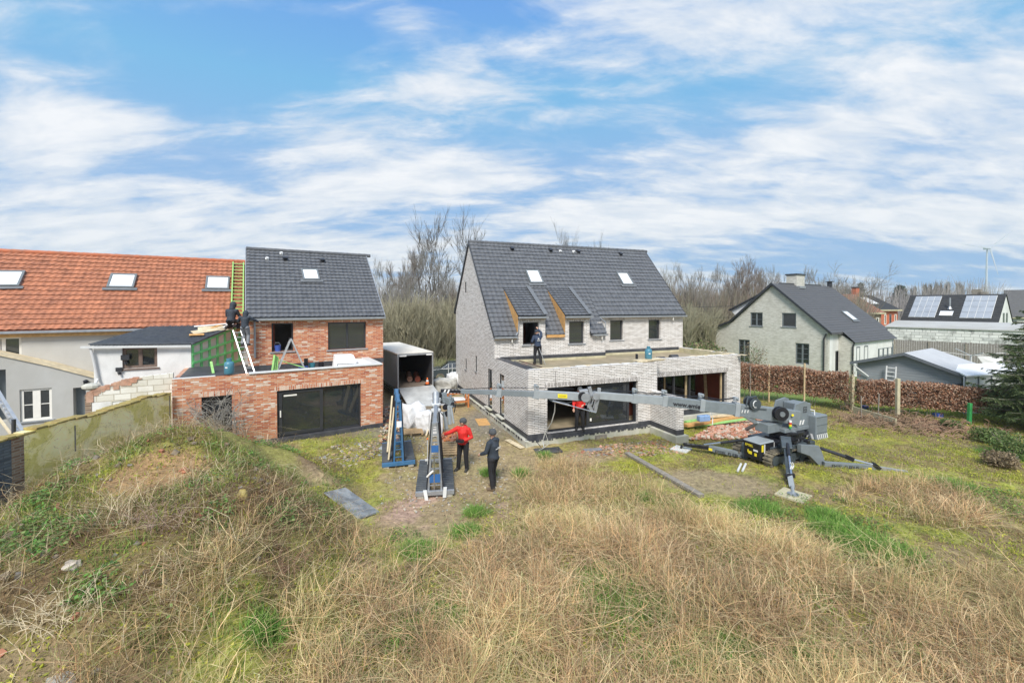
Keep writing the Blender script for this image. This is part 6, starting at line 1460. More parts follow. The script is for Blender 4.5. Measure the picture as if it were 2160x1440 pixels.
for k, z_ in enumerate((1.98, 2.12, 2.24)):
    mb = MB(); mb.lathe([(.14, -.045), (.17, -.03), (.17, .03), (.14, .045)], (0, Ln_ if False else 2.2 - k * .0 + k * .25, z_), 18); mb.build('roller', M['pipe_white'], r2)
mb = MB(); mb.cyl((0, 2.3, 1.9), (0, 2.75, 2.45), .12, 16); mb.build('roller_post', M['zinc'], r2)
# small meter on a stick between the racks
p = onz(902, 990, 0); e = empty('marker_stake', (p.x, p.y, gz(p.x, p.y)), 0, 'thin stake with small red top between the two racks', 'stake')
mb = MB(); mb.cyl((0, 0, 0), (0, 0, 1.0), .012, 6); mb.box(-.08, .08, -.02, .02, .28, .34); mb.build('rod', M['pipe_white'], e); mb = MB(); mb.ball((0, 0, 1.02), .035, 8); mb.build('cap', M['orange_plastic'], e)

# ------------------------------------------------------------ the lorry with its ramp
TRK = Frame(-6.53, 24.0, 30, 0)
tk = fempty('lorry', TRK, 'black sided box lorry standing open with its loading ramp down between the houses', 'lorry')
TW, TL_, z0t, z1t = 2.1, 7.5, .72, 2.72
mb = MB(); mb.box(0, .05, .0, TL_, z0t, z1t - .05); n = 34
for i in range(n): y_ = .15 + i * (TL_ - .3) / n; mb.box(-.025, -.001, y_, y_ + .08, z0t + .05, z1t - .12)
mb.build('side_wall', M['trailer_side'], tk)
mb = MB(); mb.box(TW - .05, TW, 0, TL_, z0t, z1t - .05); mb.box(.05, TW - .05, TL_ - .05, TL_, z0t, z1t - .05); mb.box(.051, .07, .02, TL_ - .06, z0t + .02, z1t - .06); mb.build('inner_wall', M['trailer_inner'], tk)
mb = MB(); mb.box(-.03, TW + .03, -.02, TL_ + .02, z1t - .05, z1t + .03); mb.build('roof', M['trailer_roof'], tk, bevel=.01)
mb = MB(); mb.box(.05, TW - .05, 0, TL_ - .05, z0t, z0t + .06); mb.build('load_floor', M['trailer_floor'], tk)
mb = MB(); mb.box(-.02, .06, -.05, -.001, z0t - .05, z1t); mb.box(TW - .06, TW + .02, -.05, -.001, z0t - .05, z1t); mb.box(.06, TW - .06, -.05, -.001, z1t - .12, z1t); mb.build('rear_frame', M['zinc'], tk, bevel=.005)
mb = MB(); mb.box(.1, .5, -.07, -.051, z1t - .16, z1t - .08); mb.box(TW - .42, TW - .08, -.07, -.051, z1t - .16, z1t - .08); mb.build('rear_lamp', M['white_plastic'], tk)
mb = MB(); mb.box(.1, TW - .1, .05, TL_, z0t - .22, z0t - .002); mb.box(.02, .1, 1.4, 3.2, .25, .3); mb.box(.02, .1, 1.4, 3.2, .4, .45); mb.box(.02, .1, 1.4, 3.2, .55, .6); mb.build('underframe', M['crane_black'], tk)
for y_ in (3.9, 4.7, 0.95):
    for x_ in (.06, TW - .36):
        mb = MB(); mb.cyl((x_, y_, .36), (x_ + .3, y_, .36), .38, 20); w_ = mb.build('wheel', M['rubber'], tk); mb = MB(); mb.cyl((x_ - .01, y_, .36), (x_ + .31, y_, .36), .18, 14); mb.build('rim', M['grey_frame'], w_)
mb = MB(); mb.hexa([(0.02, -2.7, -.03), (TW - .02, -2.7, -.03), (TW - .02, -.06, z0t - .03), (.02, -.06, z0t - .03), (0.02, -2.7, .01), (TW - .02, -2.7, .01), (TW - .02, -.06, z0t + .05), (.02, -.06, z0t + .05)]); rp = mb.build('ramp', M['ramp_metal'], tk)
mb = MB(); 
for i in range(3): y_ = -2.4 + i * .8; mb.hexa([(0.3, y_, .01 + (y_ + 2.7) * .275 + .005), (TW - .3, y_, .01 + (y_ + 2.7) * .275 + .005), (TW - .3, y_ + .02, .01 + (y_ + 2.72) * .275 + .005), (.3, y_ + .02, .01 + (y_ + 2.72) * .275 + .005), (0.3, y_, .01 + (y_ + 2.7) * .275 + .012), (TW - .3, y_, .01 + (y_ + 2.7) * .275 + .012), (TW - .3, y_ + .02, .01 + (y_ + 2.72) * .275 + .012), (.3, y_ + .02, .01 + (y_ + 2.72) * .275 + .012)])
mb.build('ramp_rib', M['zinc'], rp)
mb = MB(); mb.cyl((.5, -.4, .38), (.5, -.35, .38), .06, 10); mb.build('tail_lamp', M['orange_plastic'], tk)
def cone(p, label):
    e = empty('traffic_cone', p, .3, label, 'traffic cone')
    mb = MB(); mb.box(-.17, .17, -.17, .17, 0, .03); mb.build('base', M['crane_black'], e)
    mb = MB(); mb.lathe([(.13, .03), (.085, .18)], n=16); mb.lathe([(.06, .29), (.03, .42)], n=16); mb.build('cone', M['orange_plastic'], e, smooth=True)
    mb = MB(); mb.lathe([(.085, .18), (.06, .29)], n=16); mb.build('stripe', M['white_mark'], e, smooth=True)
cone(TRK.w(1.8, .12, z0t + .06), 'orange traffic cone with a white band inside the lorry door')
for k, (a_, b_, L_, c_, lab) in enumerate(((1.15, 1.5, 1.5, 'rubble', 'red roll lying on the lorry floor, the front one'), (1.55, 1.2, 1.5, 'interior_red', 'dark red roll lying on the lorry floor by the side wall'))):
    p = TRK.w(a_, b_, z0t + .24); mb = MB(); mb.cyl((0, 0, 0), (.35, L_, .1), .17, 16); o = mb.build('roll', M[c_], loc=p); o.rotation_euler = (0, 0, TRK.th); tag(o, lab, 'roll', 'rolls inside the lorry')

# ------------------------------------------------------------ bags, pallets and loose things
def bag(px, py, Y_, sx, sy, sz, mat, label, seed, group=None, name='big_bag'):
    p = at(px, py, Y_); z_ = gz(p.x, p.y); bm = bmesh.new(); bmesh.ops.create_cube(bm, size=1); bmesh.ops.subdivide_edges(bm, edges=bm.edges, cuts=11, use_grid_fill=True)
    for v in bm.verts:
        c = v.co; r_ = 1 - .10 * (abs(c.x) * 2) ** 2 * (abs(c.y) * 2) ** 2
        n = mnoise.noise_vector(c * 2.6 + Vector((seed * 7, 0, 0))); n2 = mnoise.noise_vector(c * 6 + Vector((seed * 3, 5, 0)))
        c.x *= r_ * (1 + .10 * math.cos(c.z * 3)); c.y *= r_ * (1 + .10 * math.cos(c.z * 3))
        v.co = Vector((c.x * sx, c.y * sy, (c.z + .5) * sz)) + n * .13 * min(sx, sz) + n2 * .05 * min(sx, sz)
    me = bpy.data.meshes.new(name); bm.to_mesh(me); bm.free(); me.materials.append(M[mat]); me.polygons.foreach_set('use_smooth', [True] * len(me.polygons))
    e = empty(name, (p.x, p.y, z_), seed * .7, label, 'bag', group); o = bpy.data.objects.new('sack', me); COL.objects.link(o); o.parent = e
    mb = MB(); mb.tube([(-sx * .4, -sy * .45, sz * .95), (-sx * .1, -sy * .5, sz * .6), (-sx * .15, -sy * .53, sz * .15)], .018, 6); mb.build('strap', M['crane_black'] if mat == 'bigbag' else M['grey_cloth'], e); return e
bag(872, 900, 18.6, .85, .8, .95, 'bigbag', 'white bulk bag left of the pair behind the racks, widest of them', 1)
bag(898, 905, 18.2, .62, .7, .80, 'bigbag', 'white bulk bag slumped beside the widest one behind the racks', 2)
bag(919, 905, 17.6, .34, .5, 1.0, 'bigbag', 'narrow white bulk bag half hidden behind the nearer rack', 3)
bag(938, 800, 26.0, 1.25, 1.0, .95, 'dirty_bag', 'dirty grey rubble bag beside the lorry ramp', 4)
bag(956, 790, 27.0, .8, .8, 1.2, 'bigbag', 'white crumpled bag on the heap by the corner of the pale house', 5)
def planks(name, pts, wd, th, mat, label, cat='plank', group=None):
    p, q_ = Vector(pts[0]), Vector(pts[1]); mb = MB(); mb.bar((0, 0, 0), q_ - p, wd, th); o = mb.build(name, M[mat], loc=p, bevel=.004); return tag(o, label, cat, group)
def Gz(px, py, dz=.03): p = G(px, py); p.z += dz; return p
planks('plank', (Gz(1322, 958, .05), Gz(1480, 1050, .06)), .2, .09, 'grey_timber', 'long dark timber lying on the grass in front of the crane')
planks('plank', (Gz(1448, 903, .04), at(1612, 878, 19.3)), .16, .06, 'lime_batten', 'long green batten in front of the timbers right of the wing wall', group='timbers right of the wing wall')
planks('plank', (at(1446, 897, 18.6), at(1600, 873, 20.0)), .26, .12, 'osb', 'thick orange beam between the green battens right of the wing wall', group='timbers right of the wing wall')
planks('plank', (at(1446, 890, 18.9), at(1560, 872, 20.2)), .16, .1, 'lime_batten', 'green batten behind the orange beam right of the wing wall', group='timbers right of the wing wall')
planks('plank', (at(1480, 880, 19.1), at(1612, 868, 20.3)), .12, .1, 'pale_timber', 'pale beam lying against the right extension base', group='timbers right of the wing wall')
planks('plank', (Gz(915, 878, .5), Gz(893, 918, .05)), .07, .05, 'grey_timber', 'grey pole leaning on the bags, the left of two', group='grey poles at the bags')
planks('plank', (Gz(920, 880, .5), Gz(899, 921, .05)), .06, .05, 'pale_timber', 'pale pole leaning on the bags, the right of two', group='grey poles at the bags')
planks('plank', (Gz(1070, 929, .04), Gz(1102, 946, .03)), .22, .03, 'pale_timber', 'yellow board lying at the corner of the concrete plinth')
planks('plank', (Gz(1480, 880, .05), Gz(1455, 905, .05)), .02, .02, 'lime_batten', 'thin yellow hose end lying by the blue container')
def flatbox(name, px, py, w_, l_, h_, rz, mat, label, cat, dz=0.0):
    p = G(px, py); mb = MB(); mb.box(-w_ / 2, w_ / 2, -l_ / 2, l_ / 2, 0, h_); o = mb.build(name, M[mat], loc=(p.x, p.y, p.z + dz), bevel=.004); o.rotation_euler = (R(random.uniform(-2, 2)), R(random.uniform(-2, 2)), rz); return tag(o, label, cat)
flatbox('board', 1018, 890, .55, 1.1, .025, .25, 'osb', 'reddish sheet lying flat on the mud beside the pale house', 'board')
flatbox('rubber_mat', 1156, 951, 1.0, .5, .05, .2, 'black_membrane', 'dark mat lying in the grass in front of the pale house', 'mat')
flatbox('plastic_sheet', 1250, 949, .7, .22, .04, .2, 'grey_cloth', 'crumpled mauve grey foil in the debris by the plinth', 'foil')
def pallet(p, rz, label, w_=1.0, l_=.8, tilt=0.0):
    e = empty('pallet', p, rz, label, 'pallet'); e.rotation_euler = (tilt, 0, rz)
    for i in range(6): mb = MB(); mb.box(-w_ / 2, w_ / 2, -l_ / 2 + i * l_ / 6, -l_ / 2 + i * l_ / 6 + .09, .10, .12); mb.build('board', M['pallet_wood'], e)
    mb = MB()
    for x_ in (-w_ / 2 + .05, 0, w_ / 2 - .05): mb.box(x_ - .04, x_ + .04, -l_ / 2, l_ / 2, 0.02, .099)
    mb.build('bearer', M['pallet_wood'], e); return e
p = G(866, 914); pallet((p.x, p.y, p.z), .3, 'lower pallet of clinker blocks beside the white bags, blue rack in front')
p = G(945, 952); pallet((p.x, p.y, p.z + .05), .1, 'worn pallet leaning near the red jacketed man', .7, .9, .25)
p = G(948, 925)
def scatter(name, label, cat, mats, n, area, size, seed, flat=.4, kind='stuff', z=0.0):
    """loose rubble nobody could count: one object of many little irregular blocks"""
    rs = random.Random(seed); mb = MB()
    for i in range(n):
        x_, y_ = area(rs); s_ = size * rs.uniform(.4, 1.3); zc = gz(x_, y_) + z + s_ * flat * .3
        rot = Euler((rs.uniform(-.7, .7), rs.uniform(-.7, .7), rs.uniform(0, 6.3))).to_matrix(); mb.cur = rs.randrange(len(mats))
        dx, dy, dz = s_ * rs.uniform(.5, 1), s_ * rs.uniform(.3, .8), s_ * flat * rs.uniform(.4, 1)
        c = [Vector((x_, y_, zc)) + rot @ Vector((sx * dx / 2 * rs.uniform(.8, 1.1), sy * dy / 2 * rs.uniform(.8, 1.1), sz * dz / 2)) for sz in (-1, 1) for sx, sy in ((-1, -1), (1, -1), (1, 1), (-1, 1))]
        mb.hexa(c)
    o = mb.build(name, [M[k] for k in mats]); return tag(o, label, cat, kind=kind)
def tri(p, q_, r_, s4=None):
    def f(rs):
        u, v = rs.random(), rs.random()
        a_ = Vector(p[:2]).lerp(Vector(q_[:2]), u); b_ = Vector((s4 or r_)[:2]).lerp(Vector(r_[:2]), u); c = a_.lerp(b_, v); return c.x, c.y
    return f
plain('dull_stone', (.26, .21, .15), .9, var=.3, scale=8); plain('shard_red', (.40, .17, .10), .85, var=.3, scale=3); plain('shard_pink', (.52, .30, .22), .85, var=.25, scale=3); plain('shard_pale', (.50, .44, .36), .85, var=.2, scale=3)
scatter('rubble', 'heap of broken red tile and brick shards left of the crane turret', 'rubble', ('shard_red', 'shard_pink', 'rubble', 'shard_pale'), 1500, tri(Gz(1455, 930), Gz(1640, 925), Gz(1640, 886), Gz(1520, 893)), .16, 1, z=.05)
scatter('brick_debris', 'scattered brick and timber debris along the pale house plinth', 'debris', ('shard_red', 'old_brick', 'pallet_wood', 'dull_stone', 'grey_timber', 'shard_pink'), 620, tri(Gz(1180, 968), Gz(1440, 958), Gz(1430, 925), Gz(1280, 938)), .14, 2, .2)
scatter('site_debris', 'slates and offcuts lying along the red brick house plinth', 'debris', ('dull_stone', 'grey_timber', 'slate_slab', 'shard_pale', 'old_brick', 'pallet_wood'), 300, tri(Gz(650, 975), Gz(805, 960), Gz(805, 930), Gz(700, 940)), .16, 3, .15)
scatter('yard_debris', 'broken timber and bricks on the mud behind the blue rack', 'debris', ('grey_timber', 'shard_red', 'pallet_wood', 'black_membrane', 'shard_pale'), 420, tri(Gz(800, 935), Gz(850, 935), Gz(852, 850), Gz(812, 860)), .22, 4, .2)
scatter('brick_pile', 'small pile of orange bricks behind the red jacketed man', 'bricks', ('orange_rust', 'shard_red', 'shard_pink'), 90, tri(Gz(932, 936), Gz(962, 936), Gz(960, 915), Gz(934, 915)), .16, 5, .6, z=.08)
scatter('stones', 'loose stones and brick bits on the spoil heap', 'stones', ('dull_stone', 'shard_red', 'dull_stone', 'grey_timber'), 130, tri((-10, 5, 0), (-4, 5, 0), (-5, 11, 0), (-10.5, 10, 0)), .12, 6, .7)
scatter('clods', 'clods of soil and chips trodden around the racks', 'soil', ('stone_grey', 'grey_timber', 'shard_pale'), 700, tri(Gz(790, 1080), Gz(1080, 1080), Gz(1060, 900), Gz(850, 900)), .07, 7, .5)
p = G(741, 1072); mb = MB(); mb.hexa([(-.66, -.38, 0), (.66, -.40, 0), (.68, .40, 0), (-.64, .38, 0), (-.64, -.36, .03), (.64, -.38, .03), (.66, .38, .03), (-.62, .36, .03)])
o = mb.build('slate_slab', M['slate_slab'], loc=p + Vector((0, 0, .16))); n_ = Vector((gz(p.x - .5, p.y) - gz(p.x + .5, p.y), gz(p.x, p.y - .5) - gz(p.x, p.y + .5), 1)).normalized()
o.rotation_mode = 'QUATERNION'; o.rotation_quaternion = (Vector((0, 0, 1)).rotation_difference((n_ + Vector((0.05, -.18, 0))).normalized())) @ Euler((0, 0, math.atan2((G(781, 1091) - G(706, 1037)).y, (G(781, 1091) - G(706, 1037)).x))).to_quaternion(); tag(o, 'grey mottled slate slab lying on the right side of the spoil heap', 'slab')
def rock(px, py, s_, mat, label, seed, sc=(1, .8, .6)):
    p = G(px, py); bm = bmesh.new(); bmesh.ops.create_icosphere(bm, subdivisions=3, radius=1)
    for v in bm.verts: v.co += mnoise.noise_vector(v.co * 1.3 + Vector((seed, 0, 0))) * .45; v.co = Vector((v.co.x * sc[0], v.co.y * sc[1], v.co.z * sc[2])) * s_
    me = bpy.data.meshes.new('stone'); bm.to_mesh(me); bm.free(); me.materials.append(M[mat]); o = bpy.data.objects.new('stone', me); COL.objects.link(o); o.location = p + Vector((0, 0, s_ * .25)); tag(o, label, 'stone')
rock(512, 1050, .14, 'mossy_cap', 'pale yellow stone high on the right flank of the spoil heap', 1, (.7, .6, 1))
rock(122, 1322, .16, 'stone_grey', 'flat grey stone at lower left of the spoil heap', 2)
rock(150, 1178, .13, 'shard_pale', 'pale brick chunk on the left flank of the spoil heap', 3)
rock(388, 1000, .10, 'shard_red', 'red brick chunk on the bare soil near the heap top', 4)
rock(332, 1352, .09, 'shard_red', 'orange brick piece at the foot of the heap, bottom left', 5)
rock(1328, 1306, .06, 'white_paint', 'small white stone among the dry weeds at the lower middle', 6)
rock(880, 1292, .08, 'white_paint', 'crumpled white scrap at the left edge of the dry weeds', 7)
for k, px in enumerate((1556, 1566)):
    a_, b_ = Gz(px, 996, .05), Gz(px + 7, 984, .1); mb = MB(); mb.cyl((0, 0, 0), b_ - a_, .035, 10); o = mb.build('tube', M['pipe_white'], loc=a_); tag(o, ('left of two short white tubes lying on the grass', 'right of two short white tubes lying on the grass')[k], 'tube', 'short white tubes')
p = at(1484, 882, 18.2); e = empty('water_container', (p.x, p.y, p.z - .12), .3, 'blue plastic container on the timbers below the boom', 'container'); mb = MB(); mb.box(-.28, .28, -.12, .12, 0, .26); mb.build('tank', M['clear_tank'], e, bevel=.04); mb = MB(); mb.tube([(.25, -.1, .3), (.3, -.1, .45), (.38, -.12, .1), (.2, -.3, -.1)], .018, 6); mb.build('hose', M['pipe_white'], e)
# orange stillage with rolls
p = G(966, 858); e = empty('stillage', p, .35, 'orange metal stillage frame beside the pale house wall', 'frame'); mb = MB()
for x_ in (-.5, .5):
    for y_ in (-.3, .3): mb.box(x_ - .04, x_ + .04, y_ - .04, y_ + .04, 0, .8)
for z_ in (.3, .76): mb.box(-.46, .46, -.34, -.28, z_, z_ + .07); mb.box(-.46, .46, .28, .34, z_, z_ + .07); mb.box(-.54, -.46, -.26, .26, z_, z_ + .07); mb.box(.46, .54, -.26, .26, z_, z_ + .07)
mb.build('frame', M['orange_rust'], e)
for k in range(4): mb = MB(); mb.cyl((-.4, -.2 + k * .12, .42 + .05 * (k % 2)), (.35, -.2 + k * .12, .42), .06, 10); mb.build('roll', M['bigbag'], e)

# gas bottles, rolls and tools on the flat roofs
def gas_bottle(p, label, sc=1.0):
    e = empty('gas_bottle', p, 0, label, 'gas bottle'); mb = MB(); mb.lathe([(.14 * sc, 0), (.155 * sc, .02 * sc), (.155 * sc, .36 * sc), (.13 * sc, .43 * sc), (.05 * sc, .46 * sc)], n=20); mb.build('cylinder', M['gas_blue'], e, smooth=True)
    mb = MB(); mb.lathe([(.08 * sc, .45 * sc), (.085 * sc, .56 * sc), (.07 * sc, .56 * sc), (.06 * sc, .45 * sc)], n=14); mb.build('collar', M['gas_blue'], e); mb = MB(); mb.box(-.04, .04, -.158 * sc, -.150 * sc, .22, .27); mb.build('label', M['white_mark'], e)
q_ = WH.fb(1360, 766, .7); bd = WH.w(q_.x, .45, 3.03); mb = MB(); mb.box(-.7, .65, -.3, .3, 0, .05); mb.box(-.3, .7, -.34, .1, .052, .08); o = mb.build('board', M['pale_timber'], loc=bd); o.rotation_euler = (0, 0, WH.th + .06); tag(o, 'pale board bridging the parapet corner under the gas bottle', 'board')
gas_bottle(bd + Vector((0, 0, .081)), 'blue gas bottle standing on the pale board of the right terrace')
for k, (px, py) in enumerate(((1393, 762), (1421, 756))):
    a_ = WH.fb(px, py, 1.6 + k * .5).x; p = WH.w(a_, 1.6 + k * .5, 2.74 + .13); mb = MB(); d_ = WH.A * .22; mb.cyl(-d_, d_, .13, 18); o = mb.build('membrane_roll', M['black_membrane'], loc=p); tag(o, ('black roll on the terrace nearest the gas bottle', 'black roll on the terrace farther from the gas bottle')[k], 'roll', 'membrane rolls on the terrace')
a_ = WH.fb(1346, 755, 1.2).x; p = WH.w(a_, 1.3, 2.74); mb = MB(); mb.cyl((0, 0, 0), (0, 0, .5), .06, 12); o = mb.build('drain_pipe', M['crane_black'], loc=p); tag(o, 'short dark upright pipe left of the gas bottle', 'pipe')
a_ = WH.fb(1094, 764, 3.2).x; p = WH.w(a_, 2.6, 2.76); mb = MB(); mb.box(-.2, .15, -.1, .1, 0, .1); mb.box(-.02, .25, -.02, .12, .1, .14); o = mb.build('tool_bag', M['shard_pink'], loc=p); tag(o, 'small pink and orange wrap lying on the left end of the terrace', 'wrap')
for k, (c_, wd_) in enumerate(((.4, .07), (.62, .06), (.85, .05))):
    mb = MB(); mb.bar((0, 0, 0), WH.B * -2.2 + WH.A * .1, wd_, .04); o = mb.build('batten', M[('black_membrane', 'grey_timber', 'brown_wood')[k]], loc=WH.w(c_, 3.0, 2.76 + .2)); tag(o, ('black strip lying along the left terrace parapet', 'grey batten next to the black strip on the terrace', 'brown batten farthest from the left parapet on the terrace')[k], 'batten', 'strips along the left terrace edge')
gb = lambda px, py, b_, z_: BH.w(BH.fb(px, py, b_).x, b_, z_)
gas_bottle(gb(483.5, 780, .12, 3.03), 'blue gas bottle on the brick parapet left of the stepladder', 1.0)
def bucket(p, mat, label, r_=.13, h_=.26, handle=True):
    e = empty('bucket', p, 0, label, 'bucket', 'buckets on the flat roofs'); mb = MB(); n = 16
    mb.lathe([(r_ * .8, 0), (r_, h_), (r_ * .93, h_), (r_ * .74, .02)], n=n); mb.build('pail', M[mat], e, smooth=False)
    if handle: mb = MB(); mb.tube([(-r_, 0, h_), (-r_ * .6, -.05, h_ + .12), (r_ * .6, -.05, h_ + .12), (r_, 0, h_)], .008, 6); mb.build('handle', M['zinc'], e)
bucket(gb(460, 786, .45, 2.74), 'bucket_teal', 'wide teal tub beside the gas bottle on the brick extension', .17, .24, False)
bucket(gb(640, 766, 1.4, 2.74), 'bucket_blue', 'low blue tub on the brick terrace by the black box', .19, .2, False)
bucket(gb(658, 757, 1.9, 2.74), 'bucket_teal', 'teal bucket right of the blue tub on the brick terrace')
bucket(gb(677.5, 756, 1.9, 2.74), 'crane_black', 'black bucket nearest the white sheet on the brick terrace')
bucket(gb(586, 740, 2.75, BH.fb(586, 741, 2.7).z), 'bucket_blue', 'blue bucket with handle in the open upper window')
mb = MB(); mb.box(-.06, .06, -.06, .06, 0, .5); o = mb.build('upright_box', M['crane_black'], loc=gb(645.5, 752, 1.7, 2.74)); tag(o, 'slim black upright box behind the blue tub', 'box')
e = empty('covered_trestle', gb(722, 770, .9, 2.74), BH.th, 'white sheet thrown over a trestle on the brick terrace', 'trestle'); mb = MB(); mb.prism([(-.35, -.05, .03), (-.22, .3, .62), (.52, .3, .60), (.58, .12, .4), (.62, -.05, .04)], (0, .5, 0)); mb.build('sheet', M['white_plastic'], e, bevel=.03)
mb = MB(); 
for x_ in (-.2, .62): mb.bar((x_, -.1, .0), (x_, -.1, .3), .03, .03)
mb.bar((-.2, -.1, .28), (.62, -.1, .26), .03, .03); mb.build('trestle_leg', M['grey_frame'], e)
for k, (px, tilt) in enumerate(((573.5, .02), (578, -.02), (583, -.05))):
    p = gb(px, 776, 1.0 + k * .05, 2.74); mb = MB(); mb.bar((0, 0, 0), Vector((tilt, .18, .78 - k * .05)), .075, .06); o = mb.build('batten', M['lime_batten'], loc=p); tag(o, ('leftmost green batten stub of three upright on the brick terrace', 'middle green batten stub of three upright on the brick terrace', 'rightmost green batten stub of three upright on the brick terrace')[k], 'batten', 'green batten stubs on the brick terrace')
planks('batten', (gb(588, 745, 1.6, 3.25), gb(672, 777, .7, 2.78)), .05, .03, 'lime_batten', 'long thin green batten slanting across the stepladder', 'batten')
planks('batten', (gb(452, 783, .7, 2.8), gb(445, 748, 1.5, 3.35)), .08, .05, 'lime_batten', 'short green batten leaning on the battened outhouse side', 'batten')
# stepladder
def stepladder(c, rz, H_, label):
    e = empty('stepladder', c, rz, label, 'ladder')
    for s_ in (-1, 1):
        for y_, top in ((-.55, 0), (.55, 0)):
            mb = MB(); mb.bar((y_, s_ * .24, 0), (0, s_ * .17, H_), .045, .03, up=(0, 1, 0)); mb.build('rail', M['alu'], e)
    mb = MB()
    for i in range(6): f_ = (i + .6) / 6.4; w_ = .24 - .07 * f_; mb.box(-.55 * (1 - f_) - .04, -.55 * (1 - f_) + .04, -w_, w_, H_ * f_ - .012, H_ * f_ + .012)
    mb.build('tread', M['alu'], e); mb = MB(); mb.box(-.08, .08, -.18, .18, H_, H_ + .03); mb.build('top_step', M['crane_black'], e); return e
stepladder(gb(614, 778, 1.1, 2.74), BH.th, 1.42, 'aluminium stepladder open on the brick terrace below the empty window')
# ladders
pA, pB = at(531, 778, 16.4), at(500, 697, 17.2); ladder('ladder', (pA.x, pA.y, 2.74), pB, .28, 9, 'alu', 'aluminium ladder leaning towards the roofers at the outhouse', side=(1, .3, 0), rad=.028)
nRH = RH.w(0, 0); 
def rl(px, py, up=.1): return RH.w(*RH.fr(px, py, -.2, re_ + .05, KO)) + (RH.A * NO.x + RH.B * NO.y + Vector((0, 0, NO.z))) * up
pa, pb = rl(500.5, 668), rl(503, 557); ladder('roof_ladder', pa, pb, .46, 15, 'lime_batten', 'green timber roof ladder lying on the orange tiles beside the dark roof', side=RH.A, rad=.04)
pA, pB = at(52, 925, 11.9), at(-28, 795, 12.6); ladder('ladder', pA, pB, .42, 14, 'alu', 'long aluminium ladder leaning in the neighbour yard at the left edge', side=(.9, -.4, 0), rad=.035)
planks('pole', (at(30, 925, 11.5), at(-12, 868, 11.9)), .05, .05, 'pale_timber', 'pale pole leaning below the long ladder at the left edge', 'pole')
planks('stake', (at(29, 922, 10.6), at(29, 884, 10.6)), .06, .06, 'anthracite', 'dark stake standing behind the yellow wall at left', 'stake')
scatter('yard_rubble', 'pale rubble in the neighbour yard behind the yellow wall', 'rubble', ('shard_pale', 'white_paint', 'shard_red', 'stone_grey'), 160, tri((-12.6, 9.3, 0), (-11.6, 9.3, 0), (-11.8, 11.3, 0), (-13.6, 11.3, 0)), .28, 9, .6, z=1.55)
mb = MB(); mb.box(-14.6, -11.55, 8.8, 11.4, .1, 1.9); o = mb.build('rubble_bed', M['stone_grey']); tag(o, 'raised bank of stony fill behind the yellow wall', 'bank')

